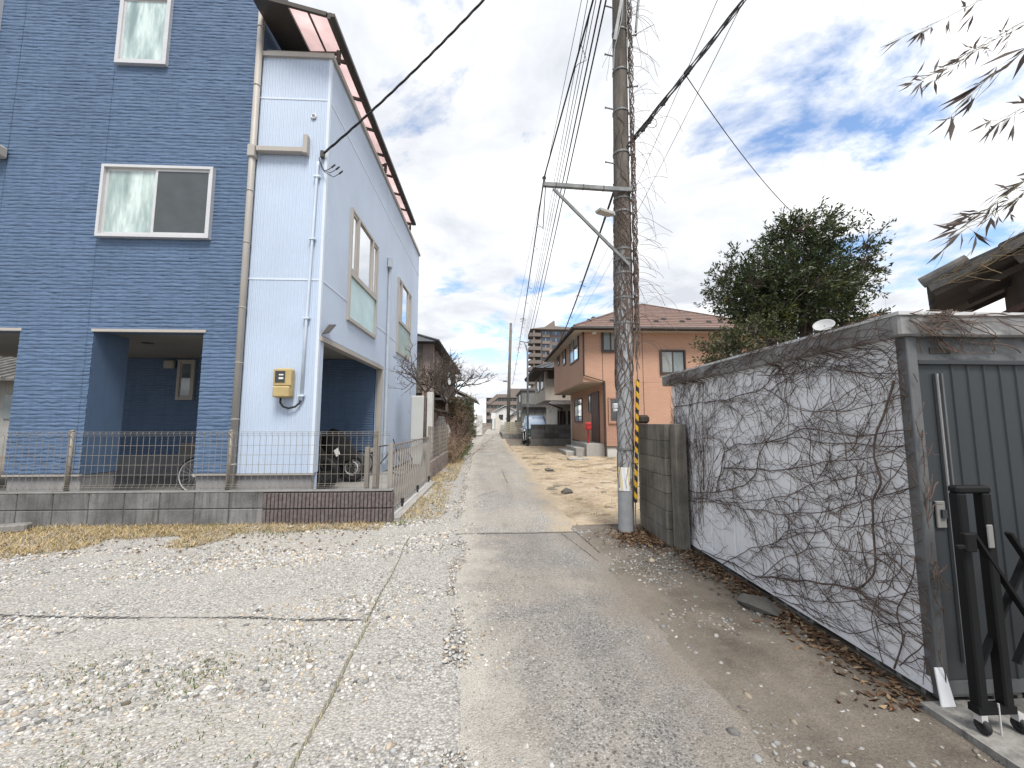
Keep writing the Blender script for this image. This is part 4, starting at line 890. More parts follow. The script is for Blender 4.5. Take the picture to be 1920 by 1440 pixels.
k = MB(); k.box(dx1+0.002,3.95,SY0+0.005,SY0+0.018,0.12,1.648); part('rear_door', k, mat('rear_door_paint', (0.04,0.045,0.05), 0.5), shed)  # rear door leaf in its own dark grey paint
k = MB(); k.box(SX+0.05,3.95,SY0-0.022,SY0+0.02,0.062,0.118); part('threshold', k, M_SHEDF, shed)
k = MB(); k.prism([(SX-0.022,SY0-0.034,0.19),(SX+0.022,SY0-0.036,0.19),(SX+0.032,SY0-0.062,0.036),(SX-0.036,SY0-0.062,0.036)],(0,0.006,0)); part('anchor_plate', k, M_SHEDW, shed)
hb = MB()
def hollow(cx, cy, ax):
    for a0, a1, z0, z1 in ((-0.19,0.19,0.0,0.018),(-0.19,0.19,0.044,0.055)): hb.box(*((cx+a0,cx+a1,cy-0.05,cy+0.05) if ax == 'X' else (cx-0.05,cx+0.05,cy+a0,cy+a1)),z0,z1)
    for a in (-0.18,-0.06,0.06,0.18): hb.box(*((cx+a-0.012,cx+a+0.012,cy-0.05,cy+0.05) if ax == 'X' else (cx-0.05,cx+0.05,cy+a-0.012,cy+a+0.012)),0.018,0.044)
for i, (cx, cy, ax) in enumerate([(2.19,2.2,'Y'),(2.19,2.9,'Y'),(2.19,3.6,'Y'),(2.19,4.3,'Y'),(2.36,1.99,'X'),(2.9,1.99,'X')]):
    hb = MB(); hollow(cx, cy, ax); part('footing_block', hb, M_CONC_D, shed)
k = MB(); k.box(2.27,3.9,2.1,4.6,-0.02,0.05); part('footing_core', k, mat('near_black_core', (0.03,0.028,0.025), 0.95), shed)  # near-black box filling the space between the footing blocks

M_VINE = mat('vine_bark', (0.135,0.098,0.082), 0.9, 0.4, 14, 0.2, 90)
vine = thing('climbing_vine', 'bare brown climbing vine spread all over the white shed wall', 'vine', (SX,SY1,0))
def q6(pts): return [(1240+x/3.273, 560+y/3.273) for x, y in pts]
def q8(pts): return [(1240+x/3.0, 960+y/3.0) for x, y in pts]
stems = [
 (q6([(1420,500),(1400,680),(1320,860),(1310,980),(1365,1120),(1340,1200),(1300,1280),(1302,1400)])+q8([(1200,60),(1222,250),(1190,390),(1150,430),(800,380),(560,370),(430,290),(250,230),(100,160)]),0.0085),
 (q6([(80,1150),(260,1200),(480,1160),(590,1080),(600,960),(660,880),(880,800),(1200,830),(1540,810)]),0.0075),
 (q6([(340,1190),(375,1050),(380,940),(480,890),(650,885),(850,850),(1100,890),(1500,900)]),0.006),
 (q6([(380,1040),(600,1052),(850,1042),(1000,1000),(1250,992),(1350,960),(1530,900)]),0.006),
 (q6([(80,660),(400,620),(600,560),(720,460),(850,380),(1000,290),(1040,200),(1200,150),(1500,90)]),0.007),
 (q6([(640,540),(850,680),(1100,700),(1300,650),(1500,600)]),0.005),(q6([(600,470),(780,470),(960,420),(1250,462),(1500,450)]),0.005),
 (q6([(265,1180),(262,900),(255,700),(270,520)]),0.007),(q6([(120,1150),(180,900),(200,700),(170,540)]),0.004),(q6([(90,1150),(110,900),(95,700),(90,560)]),0.0045),
 (q6([(350,1180),(400,900),(520,700),(700,560)]),0.004),(q6([(300,1200),(330,950),(310,760),(390,560)]),0.004),
 (q6([(200,1220),(600,1300),(900,1330),(1300,1240),(1560,1130)]),0.006),(q6([(100,1240),(500,1250),(800,1200),(1000,1120),(1500,1020)]),0.005),
 (q8([(300,330),(500,200),(800,130),(1000,90),(1300,60),(1480,10)]),0.005),(q8([(560,370),(700,250),(900,200),(1200,230),(1480,260)]),0.0045),
 (q8([(400,420),(650,480),(900,560),(1250,780),(1500,900)]),0.005),(q8([(640,450),(1000,520),(1300,480),(1500,420)]),0.0045),(q8([(1320,880),(1370,700),(1300,560),(1420,400),(1430,250)]),0.006),
 (q8([(1250,860),(1180,600),(1240,450)]),0.004),(q8([(1330,860),(1450,800),(1510,700)]),0.0045),(q8([(700,420),(900,620),(1100,690),(1350,620),(1500,560)]),0.004)]
allp = []
for pts, r in stems:
    W = [P(u, v, X=SX-0.008) for u, v in pts]; path = []
    for i in range(len(W)-1):
        k = max(2, int((W[i+1]-W[i]).length/0.04))
        for j in range(k): path.append(W[i].lerp(W[i+1], j/k))
    path.append(W[-1]); m_ = len(path); sd_ = random.random()*50
    for _ in range(2): path = [path[0]]+[(path[i-1]+path[i]*2+path[i+1])/4 for i in range(1,m_-1)]+[path[-1]]
    out_ = []
    for i, p_ in enumerate(path):
        fas = 0.055 if p_.z > 1.785 else 0.0
        y_ = min(max(p_.y+0.03*(float(vn(i*0.35,sd_))-0.5),SY0-0.05),SY1+0.1); z_ = p_.z+0.03*(float(vn(i*0.33,sd_+9))-0.5)
        out_.append(Vector((SX-0.006-fas-r-0.012*float(vn(i*0.2,sd_+3)), y_, min(max(z_,0.03),1.93))))
    mb = MB(); mb.tube(out_, [r*0.72*(1-0.45*i/m_) for i in range(m_)], 6); part('stem', mb, M_VINE, vine, smooth=True)
    for i, p_ in enumerate(out_): allp.append((p_, r))
tw = MB()
def grow(p0, ang, ln, r, depth, off):
    y_, z_ = p0; pts = []; n_ = max(4, int(ln/0.028)); sd_ = random.random()*100; a = ang; kids = []
    for i in range(n_):
        a += (float(vn(i*0.7, sd_))-0.5)*1.1; a = ang+(a-ang)*0.86
        y_ += math.cos(a)*0.028; z_ += math.sin(a)*0.028
        if y_ < SY0-0.03 or y_ > SY1+0.02 or z_ < 0.07 or z_ > 1.93: break
        fas = 0.062 if z_ > 1.775 else 0.0
        pts.append((SX-0.004-fas-off-0.014*float(vn(i*0.3, sd_+5)), y_, z_))
        if depth > 0 and random.random() < 0.19: kids.append((y_, z_, a+random.choice((-1,1))*random.uniform(0.25,0.75)))
    if len(pts) > 2: tw.tube(pts, [r*(1-0.6*i/len(pts)) for i in range(len(pts))], 4, False)
    for y1, z1, a1 in kids: grow((y1,z1), a1, ln*random.uniform(0.2,0.5), r*0.65, depth-1, off)
for _ in range(240):
    p_, r = random.choice(allp); left = p_.y > 4.0
    if left: ang = random.choice((1.57,1.57,1.3,1.9,1.7,2.6))
    else: ang = math.pi+random.gauss(0,0.28) if random.random() < 0.90 else random.uniform(0.9,2.2)*random.choice((1,-1))
    grow((p_.y,p_.z), ang, random.uniform(0.3,1.0), random.uniform(0.0018,0.0034), 2, random.uniform(0.0,0.015))
for _ in range(45):                                                    # fine vertical net near the far end
    grow((random.uniform(3.9,4.66), random.uniform(0.1,1.2)), 1.57+random.gauss(0,0.3), random.uniform(0.4,1.0), 0.0025, 2, 0.006)
for _ in range(60): grow((random.uniform(1.98,4.6), random.uniform(0.1,1.75)), math.pi*random.choice((0,1,1))+random.gauss(0,0.45), random.uniform(0.2,0.7), random.uniform(0.0014,0.0026), 2, 0.004)
for _ in range(70): grow((random.uniform(2.0,4.7), random.uniform(1.79,1.9)), math.pi*random.choice((0,1))+random.gauss(0,0.25), random.uniform(0.3,0.8), 0.003, 2, 0.0)
part('twigs', tw, M_VINE, vine, kind='stuff')
fv = MB()                                                              # runners around the front fascia and corner post
for _ in range(44):
    x_, z_ = SX+random.uniform(-0.05,0.1), random.uniform(1.79,1.92); pts = []; a = random.gauss(0,0.25); sd_ = random.random()*90
    for i in range(random.randint(15,45)):
        a = (a+(float(vn(i*0.4,sd_))-0.5)*0.6)*0.95; x_ += math.cos(a)*0.03; z_ = z_+math.sin(a)*0.03
        if z_ < 1.70 or z_ > 1.925: break
        pts.append((x_, SY0-(0.066 if z_ > 1.78 else 0.034)-0.006*random.random(), z_))
    if len(pts) > 2: fv.tube(pts, random.uniform(0.0012,0.0032), 4, False)
for _ in range(30):
    z_ = random.uniform(0.2,1.75); pts = []; x_ = SX-0.01; sd_ = random.random()*90; a = random.uniform(0.2,1.2)*random.choice((1,-1))
    for i in range(random.randint(4,12)):
        a += (float(vn(i*0.6,sd_))-0.5); x_ += abs(math.cos(a))*0.009; z_ += math.sin(a)*0.022; pts.append((x_, SY0-0.04-0.014*float(vn(i*0.5,sd_)), z_))
    fv.tube(pts, random.uniform(0.0015,0.003), 4, False)
part('runner', fv, M_VINE, vine, kind='stuff')

# ---------------------------------------------------------------- black folding gate in front of the shed door
M_BLACKG = mat('black_powder_coat', (0.008,0.0085,0.0095), 0.6, 0.15, 4, spec=0.2)
GY = 1.74
bg_ = thing('folding_gate', 'black accordion folding gate on casters in front of the grey shed door', 'gate', (2.1,GY,0.035))
xl, xr = P(1815,1120,Y=GY).x, P(1862,1120,Y=GY).x; zt = P(1815,915,Y=GY).z
for xx in (xl, xr):
    k = MB(); k.cbox(xx-0.021,xx+0.021,GY-0.022,GY+0.022,0.13,zt-0.02,0.006); part('leg', k, M_BLACKG, bg_)
k = MB(); k.cbox(xl-0.023,xr+0.023,GY-0.024,GY+0.024,zt-0.022,zt+0.012,0.009); part('top_cap', k, M_BLACKG, bg_)
k = MB(); k.box(xl-0.028,xr+0.028,GY-0.021,GY+0.021,0.115,0.145); part('bottom_bar', k, M_BLACKG, bg_)
for xx in (xl-0.005, xr+0.045):
    k = MB(); k.torus((xx,GY-0.01,0.066),(1,0,0.0),0.018,0.0135,14,7); c_ = part('caster', k, M_BLACKRUB, bg_, smooth=True)
    k = MB(); k.box(xx-0.014,xx+0.014,GY-0.02,GY+0.01,0.084,0.114); part('fork', k, M_ALU, c_)
k = MB(); k.cbox(xr-0.028,xr+0.0,GY-0.03,GY-0.0225,0.80,0.90,0.003); part('latch_plate', k, M_GREYST, bg_)
k = MB(); k.cbox(xl-0.04,xl+0.012,GY-0.05,GY-0.0225,0.79,0.87,0.005); k.cbox(xl-0.075,xl-0.03,GY-0.045,GY-0.03,0.80,0.82,0.004); part('lock', k, M_BLACKG, bg_)
k = MB(); k.cyl((xl+0.062,GY-0.02,0.01),(xl+0.062,GY-0.02,0.16),0.004,6); part('drop_bolt', k, M_ALU, bg_)
for i in range(6):
    x0 = xr+0.02+0.17*i
    for za_, zb_, yy in ((0.30,0.86,0.012),(0.86,0.30,-0.012)):
        k = MB(); k.beam((x0-0.1,GY+yy,za_),(x0+0.24,GY+yy,zb_),0.012,0.026,(0,1,0)); part('diagonal_bar', k, M_BLACKG, bg_)
for i in range(1,6):
    xx = xr+0.34*i; k = MB(); k.box(xx-0.012,xx+0.012,GY-0.034,GY-0.02,0.12,1.0); part('upright', k, M_BLACKG, bg_)

# ================================================================ block wall stub beside the pole
pw = thing('block_wall', 'tall grey concrete block wall stub with stained face between the pole and the shed', 'wall', (1.93,4.8,0))
M_BLOCK2 = mat('mossy_concrete_block', (0.195,0.178,0.148), 0.93, 0.38, 2.8, 0.14, 55, 0.7, 45, dirt=(0.075,0.07,0.06), dirt_amt=0.7, streak=0.6, streak_col=(0.34,0.33,0.31), objvar=0.3)
WZ = 1.335; nr = 7; hh = WZ/nr
for r_ in range(nr):
    for j, (a, b_) in enumerate(((4.38,4.72),(4.726,5.22))):
        k = MB(); sx = random.uniform(-0.003,0.003); k.cbox(1.90+sx,2.02,a+0.002,b_-0.002,r_*hh+0.001,(r_+1)*hh-0.003,0.005); part('block', k, M_BLOCK2, pw)
k = MB(); k.box(1.915,2.01,4.40,5.20,-0.1,WZ-0.01); part('mortar', k, mat('pale_joint_mortar', (0.27,0.26,0.245), 0.95), pw)
k = MB(); k.cbox(1.955,2.075,4.23,4.375,-0.05,WZ+0.0,0.008); part('end_pier', k, M_BLOCK2, pw)
sb_ = MB(); sb_.cbox(1.86,2.0,5.02,5.16,WZ,WZ+0.11,0.03); part('stump', sb_, mat('rotten_wood', (0.07,0.055,0.045), 0.95, 0.3, 20, bump=0.6), pw)

# ================================================================ utility pole
def bark_mat():
    m, nt, b = mat_new('weathered_pole'); q = NB(nt)
    g1 = q.noise(7, 6, 0.7, q.mapped((1,1,0.16)))
    c = q.ramp(g1, [(0.3, (0.05,0.044,0.039)), (0.5, (0.12,0.107,0.095)), (0.7, (0.205,0.187,0.169))])
    sepx = q.new('ShaderNodeSeparateXYZ'); q.link(q.pos(), sepx.inputs[0])
    hz = q.math('ADD', sepx.outputs[2], q.math('MULTIPLY', q.noise(3, 5, 0.6), 1.2))
    conc = q.ramp(q.noise(5, 6, 0.6), [(0.3, (0.24,0.25,0.265)), (0.7, (0.345,0.355,0.37))])
    c = q.mix(q.ramp(q.math('MULTIPLY', hz, 0.1), [(0.33, 0.0), (0.44, 1.0)]), conc, c)
    q.link(c, b.inputs['Base Color']); b.inputs['Roughness'].default_value = 0.92; b.inputs['Specular IOR Level'].default_value = 0.15
    h = q.noise(22, 5, 0.7, q.mapped((1,1,0.12))); q.link(q.bump(h, 0.7, 0.012), b.inputs['Normal']); return m
M_POLE = bark_mat()
M_GALV = mat('galvanised_steel', (0.175,0.185,0.19), 0.6, 0.25, 8, metal=0.3, spec=0.5)
PX = lambda z: 1.645+0.0135*z
PYc = 5.0
PR = lambda z: float(np.interp(z, [-0.3,0,1.2,2.0,2.6,3.4,5,7,11], [0.097,0.096,0.099,0.105,0.116,0.113,0.103,0.095,0.085]))
pole = thing('utility_pole', 'vine covered brown utility pole with grey lower section beside the lane', 'utility pole', (1.645,5.0,0))
k = MB(); zs = np.arange(-0.3, 11.01, 0.1); nn = 28; V = []
for z_ in zs:
    for j in range(nn):
        a = 2*math.pi*j/nn; r_ = PR(z_)*(1+0.05*(float(vn(j*0.9+3, z_*1.2))-0.5)*(1 if z_ > 2 else 0.25)); V.append((PX(z_)+math.cos(a)*r_, PYc+math.sin(a)*r_, z_))
k.V = V; k.F = [(i*nn+j,i*nn+(j+1)%nn,(i+1)*nn+(j+1)%nn,(i+1)*nn+j) for i in range(len(zs)-1) for j in range(nn)]+[tuple((len(zs)-1)*nn+j for j in range(nn))]; k.M = [0]*len(k.F)
part('shaft', k, M_POLE, pole, smooth=True)
for z_ in (1.02,2.62,2.95,3.28,3.46,3.6,4.12,4.3,4.95,5.55,6.15,6.75):
    k = MB(); k.lathe([(PR(z_)+0.005,z_-0.013),(PR(z_)+0.009,z_-0.012),(PR(z_)+0.009,z_+0.012),(PR(z_)+0.005,z_+0.013)],(PX(z_),PYc,0),24); k.box(PX(z_)+PR(z_),PX(z_)+PR(z_)+0.035,PYc-0.02,PYc+0.0,z_-0.014,z_+0.014); part('steel_band', k, M_GALV, pole)
def bolt(z_, sgn):
    k = MB(); x0 = PX(z_)+sgn*PR(z_)*0.9; k.cyl((x0,PYc-0.03,z_),(x0+sgn*0.13,PYc-0.05,z_+0.008),0.009,7); k.cyl((x0+sgn*0.128,PYc-0.05,z_+0.008),(x0+sgn*0.138,PYc-0.05,z_+0.008),0.016,8); part('step_bolt', k, M_GALV, pole)
for v_ in (12,103,203,305): bolt(P(1140,v_,Y=4.95).z, -1)
for v_ in (66,162,255): bolt(P(1185,v_,Y=4.95).z, 1)
A0, A1 = P(1019,346,Y=4.88), P(1184,357,Y=4.88)
k = MB(); k.beam(A0, A1, 0.05, 0.05); part('cross_arm', k, M_GALV, pole)
k = MB(); k.beam(P(1038,354,Y=4.86), P(1180,497,Y=4.86), 0.03, 0.032); part('arm_brace', k, M_GALV, pole)
for t_ in (0.14,0.45,0.68): k = MB(); p_ = A0.lerp(A1,t_); k.box(p_.x-0.006,p_.x+0.006,4.852,4.908,p_.z-0.028,p_.z+0.028); part('arm_bolt', k, M_BRONZE, pole)
k = MB(); k.cyl(A0+Vector((0.01,0,0.02)),A0+Vector((0.01,0,0.10)),0.014,8); k.torus(A0+Vector((0.01,0,0.09)),(0,1,0),0.02,0.008,12,5); part('insulator', k, M_BRONZE, pole)
k = MB(); a_ = P(1152,76,Y=4.84); b_ = P(1172,-40,Y=4.84); k.beam(a_, b_, 0.04, 0.035); part('upper_brace', k, M_GALV, pole)
k = MB(); k.tube([P(1192,60,Y=4.86),P(1196,10,Y=4.88),P(1206,-60,Y=4.9)],0.017,7); part('riser_pipe', k, M_GALV, pole)
k = MB(); k.tube([P(1172,-40,Y=4.88),P(1165,40,Y=4.885),P(1152,90,Y=4.885),P(1150,130,Y=4.89)],0.012,6); part('riser_cable', k, M_GALV, pole)
lp = thing('street_lamp', 'flat grey LED street lamp head clamped to the vine covered pole', 'street lamp', P(1152,400,Y=4.9))
h0 = P(1151,403,Y=4.88); h1 = P(1121,394,Y=4.76)
k = MB(); d_ = (h1-h0); k.beam(h0+d_*0.12, h1, 0.10, 0.03); k.beam(h0, h0+d_*0.2, 0.05, 0.03); part('housing', k, mat('lamp_grey', (0.45,0.45,0.44), 0.5, 0.1), lp)
k = MB(); k.beam(h0+d_*0.25+Vector((0,0,-0.021)), h1-d_*0.06+Vector((0,0,-0.021)), 0.10, 0.006); part('lens', k, mat('lamp_lens', (0.40,0.38,0.33), 0.3), lp)
bx = thing('pole_box', 'small white socket box strapped low on the grey part of the pole', 'box', P(1155,764,Y=4.9))
p_ = P(1155,764,Y=4.9); k = MB(); k.cbox(p_.x-0.035,p_.x+0.02,4.87,4.95,p_.z-0.015,p_.z+0.05,0.01); part('case', k, M_ALU, bx)
k = MB(); k.lathe([(0.001,-0.055),(0.026,-0.05),(0.028,-0.02),(0.022,-0.015)],(p_.x-0.006,4.905,p_.z),14); part('cap', k, M_WHITE, bx, smooth=True)
def stripe_mat():
    m, nt, b = mat_new('faded_poster'); q = NB(nt)
    wv = q.new('ShaderNodeTexWave'); wv.wave_type = 'BANDS'; wv.bands_direction = 'X'; wv.inputs['Scale'].default_value = 3.6; wv.inputs['Distortion'].default_value = 2.2; wv.inputs['Detail'].default_value = 3
    q.link(q.mapped((1.0,1,0.62), rot=(0,0.12,0)), wv.inputs['Vector'])
    c = q.ramp(wv.outputs['Fac'], [(0.0, (0.62,0.64,0.70)), (0.55, (0.78,0.78,0.80)), (0.80, (0.80,0.78,0.70)), (0.9, (0.60,0.43,0.06)), (1.0, (0.70,0.66,0.55))])
    c = q.mix(q.ramp(q.noise(22, 5, 0.7, q.mapped((1,1,0.5),rot=(0,0.5,0))), [(0.58, 0.0), (0.66, 0.8)]), c, (0.16,0.12,0.09))
    q.link(c, b.inputs['Base Color']); b.inputs['Roughness'].default_value = 0.35; return m
ps = MB(); cx_, r_ = PX(0.65), PR(0.65)+0.006
for i in range(10):
    a0, a1 = R(195+8.6*i), R(195+8.6*(i+1)); ps.face([(cx_+math.cos(a)*r_, PYc+math.sin(a)*r_, z_) for a, z_ in ((a0,0.515),(a1,0.515),(a1,0.80),(a0,0.80))])
single('pole_sign', ps, stripe_mat(), 'torn white and yellow striped reflective sheet wrapped around the pole', 'sign', (cx_,PYc-r_,0.65), True)
# tiger striped guard
tgd = thing('cable_guard', 'black and yellow spiral striped cable guard tube beside the pole', 'guard tube', (1.745,4.90,0.4))
M_YEL = mat('guard_yellow', (0.62,0.36,0.02), 0.5, 0.1, 6, dirt=(0.2,0.12,0.03), dirt_amt=0.4); M_BLK = mat('guard_black', (0.02,0.02,0.022), 0.5)
g0 = P(1191.5,942,Y=4.88); g1 = P(1195.5,712,Y=4.88); k = MB(); nz, na = 230, 16
for i in range(nz+1):
    p_ = g0.lerp(g1,i/nz)
    for j in range(na): a = 2*math.pi*j/na; k.V.append((p_.x+0.021*math.cos(a),p_.y+0.021*math.sin(a),p_.z))
for i in range(nz):
    for j in range(na):
        k.F.append((i*na+j,i*na+(j+1)%na,(i+1)*na+(j+1)%na,(i+1)*na+j)); k.M.append(int(((i/nz*11.0)+j/na)%1.0 > 0.5))
part('striped_tube', k, [M_YEL,M_BLK], tgd, smooth=True)
k = MB(); k.tube([(g0.x-0.01,g0.y,0.0),(g0.x-0.005,g0.y,0.2),(g0.x,g0.y,g0.z+0.02)],0.007,6); k.tube([g1,(g1.x+0.004,g1.y,g1.z+0.5),(g1.x+0.01,g1.y+0.01,7.5)],0.007,6); part('guy_wire', k, M_GALV, tgd)
for z_ in (0.42,0.85,1.5): k = MB(); k.torus((g0.x+(g1.x-g0.x)*(z_-g0.z)/(g1.z-g0.z),g0.y,z_),(0,0,1),0.023,0.004,14,5); part('tie', k, M_BLK, tgd)
# vines on the pole
pv = thing('climbing_vine', 'dark bare vine winding up the utility pole and hanging from the guy wire', 'vine', (1.70,4.9,0))
k = MB()
def pole_vine(z0, z1, a0, da, r):
    pts = []; n_ = max(6, int(abs(z1-z0)/0.05)); sd_ = random.random()*99
    for i in range(n_+1):
        z_ = z0+(z1-z0)*i/n_; a = a0+da*i/n_+1.5*(float(vn(i*0.3,sd_))-0.5); rr = PR(z_)+r*0.6+0.006*float(vn(i*0.4,sd_+7)); pts.append((PX(z_)+math.cos(a)*rr, PYc+math.sin(a)*rr, z_))
    k.tube(pts, [r*(1-0.5*i/n_) for i in range(n_+1)], 5, False)
for _ in range(9): z0 = random.uniform(0.8,2.2); pole_vine(z0, z0+random.uniform(1.5,3.5), random.uniform(3.4,6.1), random.gauss(0,0.8), random.uniform(0.004,0.009))
for _ in range(190): z0 = random.gauss(2.6,1.0); z0 = max(0.55,z0); pole_vine(z0, z0+random.uniform(0.15,0.8), random.uniform(3.2,6.3), random.gauss(0,1.6), random.uniform(0.002,0.0045))
part('stem', k, M_VINE, pv)
k = MB()
for _ in range(85):                                                    # rope of vine around the guy wire
    z0 = random.uniform(1.9,6.6); ln = random.uniform(0.5,1.6); pts = []; sd_ = random.random()*99; a0 = random.random()*6
    for i in range(int(ln/0.04)):
        z_ = z0+i*0.04; gx = g1.x+0.012*(z_-g1.z)/2; a = a0+i*0.55; rr = 0.012+0.03*float(vn(i*0.25,sd_)); pts.append((gx+0.012+rr*math.cos(a), g1.y+rr*math.sin(a), z_))
    k.tube(pts, random.uniform(0.002,0.006), 4, False)
for _ in range(90):                                                    # loose tendrils
    z0 = random.uniform(2.3,7.2); s_ = 1 if random.random() < 0.82 else -1; ln = random.uniform(0.12,0.75); p_ = Vector((g1.x+0.02,g1.y-0.01,z0)); v_ = Vector((s_*random.uniform(0.4,1),random.gauss(0,0.4),random.uniform(-0.2,0.6))).normalized(); pts = []
    for i in range(int(ln/0.03)+3): pts.append(p_.copy()); p_ = p_+v_*0.03; v_ = (v_+Vector((random.gauss(0,0.10),random.gauss(0,0.08),-0.10+random.gauss(0,0.09)))).normalized()
    k.tube(pts, random.uniform(0.0012,0.0024), 4, False)
part('tendrils', k, M_VINE, pv, kind='stuff')

# ================================================================ wires
def cat_wire(a, b, sag, n=24): return [Vector(a).lerp(Vector(b), i/n)-Vector((0,0,4*sag*(i/n)*(1-i/n))) for i in range(n+1)]
def wire(label, a, b, sag, r, group=None, n=24, loops=0, name='power_line'):
    mb = MB(); pts = cat_wire(a, b, sag, n); mb.tube(pts, r, 5, False)
    if loops:
        for i in range(loops):
            t_ = random.uniform(0.02,0.98); i0 = min(int(t_*n), n-1); p_ = pts[i0].lerp(pts[i0+1], t_*n-i0); s_ = random.uniform(0.06,0.16); d_ = (pts[i0+1]-pts[i0]).normalized(); sd_ = random.choice((-1,1))
            mb.tube([p_, p_+d_*s_*0.5+Vector((-0.06*sd_,0,-0.05)), p_+d_*s_+Vector((-0.09*sd_,0,-0.02)), p_+d_*s_*1.6+Vector((-0.03*sd_,0,0.02)), p_+d_*s_*1.9], 0.003, 4, False)
    return single(name, mb, M_CABLE, label, 'cable', pts[0], True, group)
SP = Vector((2.0,23.2,6.0))
def back(u, v, Z, far, ext=3.2):
    q_ = P(u, v, Z=Z); d_ = (q_-far); return far+d_*ext*0.5 if False else q_+(q_-far).normalized()*16
GRP = 'parallel cables running along the lane'
LB = 'thick black overhead cable running parallel along the lane'; LB2 = 'hair thin black overhead cable running parallel along the lane'
for u_, Z_, off, r_ in ((1112,6.9,(-0.02,0,0.02),0.011),(1121,6.9,(0.12,0,-0.1),0.011),(1098,7.3,(-0.15,0,0.3),0.006),(1104,7.2,(-0.1,0,0.2),0.006),(1090,7.4,(-0.2,0,0.35),0.005)):
    far = SP+Vector(off); wire(LB if r_ > 0.008 else LB2, back(u_, 0, Z_, far), far, 0.5, r_, GRP, 40)
wire('thin single overhead wire left of the bundled cables above the lane', back(1078,0,8.2,Vector((1.2,38,7.5))), (1.2,38,7.5), 0.6, 0.005, None, 40)
MES = A0+Vector((0.01,0,0.10)); wire('cable with loose spiral hangers passing over the cross arm towards the camera side', back(1112,0,4.95,MES), MES, 0.0, 0.009, None, 30, 40)
FP = P(960,722,Y=38); wire('cable with loose spiral hangers from the cross arm to the leaning pole', MES, FP, 0.3, 0.010, None, 40, 46)
wire('short dangling cable tail under the cross arm tip', A0+Vector((0.03,0,0.03)), P(1018,430,Y=4.95), 0.0, 0.006, None, 6)
BR = P(1174,279,Y=4.93); B2 = P(1392,-2,Z=6.4); BE = B2+(B2-BR).normalized()*6
bun = thing('cable_bundle', 'thick dark bundle of twisted cables rising from the pole bracket over the shed', 'cable', BR)
for j in range(4):
    mb = MB(); pts = cat_wire(BR, BE, 0.06, 90); d_ = (BE-BR).normalized(); s1 = d_.orthogonal().normalized(); s2 = d_.cross(s1)
    pts = [p_+s1*0.022*math.cos(i*0.35+j*1.57)+s2*0.022*math.sin(i*0.35+j*1.57) for i, p_ in enumerate(pts)]; mb.tube(pts, 0.011 if j < 2 else 0.007, 5, False); part('strand', mb, M_CABLE, bun, smooth=True)
for u_, v_ in ((1222,225),(1250,192),(1296,122),(1210,240)):
    t_ = (u_-1174)/(1392-1174); p_ = BR.lerp(B2,t_); mb = MB(); dd_ = (B2-BR).normalized()*0.05; mb.beam(p_-dd_+Vector((0,0,-0.02)),p_+dd_+Vector((0,0,-0.02)),0.035,0.05); mb.beam(p_+Vector((0,0,-0.07)),p_+Vector((0,0,-0.02)),0.03,0.02); part('clamp', mb, M_CABLE, bun)
mb = MB(); p_ = BR.lerp(B2,0.25); mb.torus(p_+Vector((-0.02,0,-0.12)),(0,1,0),0.07,0.004,16,4); part('slack_loop', mb, M_CABLE, bun)
BL = P(1150,362,Y=5.05); wire('dark bundled cable running from the pole down to the beige house', BL, P(1033,668,Y=25), 0.35, 0.017, None, 30, 20)
wire('dark cable loop hugging the pole beside the cross arm', BR, BL, 0.25, 0.012, None, 10)
wire('thin wire passing behind the pole towards the orange house roof', P(1346,-2,Z=7.0), P(1070,600,Y=24), 0.3, 0.005)
wire('second thin wire passing behind the pole towards the orange house roof', P(1396,-2,Z=6.6), P(1078,602,Y=24), 0.3, 0.005)
DR = BR.lerp(B2,0.53); wire('service wire dropping from the cable bundle into the evergreen tree', DR, P(1482,395,Y=6.9), 0.12, 0.006, None, 14)
SH = Vector((-2.93,HY-0.06,5.90)); SQ = P(885,0,Y=5.7); SE = SQ+(SQ-SH)*0.75
sv = thing('service_cable', 'twisted black service cable reaching the corner of the pale metal bay', 'cable', SH)
for j in range(3):
    mb = MB(); pts = cat_wire(SH, SE, 0.22, 110); d_ = (SE-SH).normalized(); s1 = d_.orthogonal().normalized(); s2 = d_.cross(s1)
    pts = [p_+s1*0.011*math.cos(i*0.42+j*2.1)+s2*0.011*math.sin(i*0.42+j*2.1) for i, p_ in enumerate(pts)]; mb.tube(pts, 0.0095, 5, False); part('strand', mb, M_CABLE, sv, smooth=True)
for (u_, v_) in ((622,314),(630,318),(636,326)):
    e_ = P(u_,v_,Y=HY-0.12); mb = MB(); mb.tube([SH,SH+Vector((-0.04,-0.03,-0.1)),SH.lerp(e_,0.35)+Vector((-0.05,0,-0.2)),e_+Vector((-0.09,0,-0.06)),e_],0.006,5); mb.tube([e_,e_+Vector((0.055,0,0.055))],0.014,7); part('loose_end', mb, M_CABLE, sv, smooth=True)
mb = MB(); mb.cbox(SH.x-0.03,SH.x+0.03,HY-0.09,HY-0.02,SH.z-0.06,SH.z+0.06,0.008); part('anchor', mb, M_BRONZE, sv)

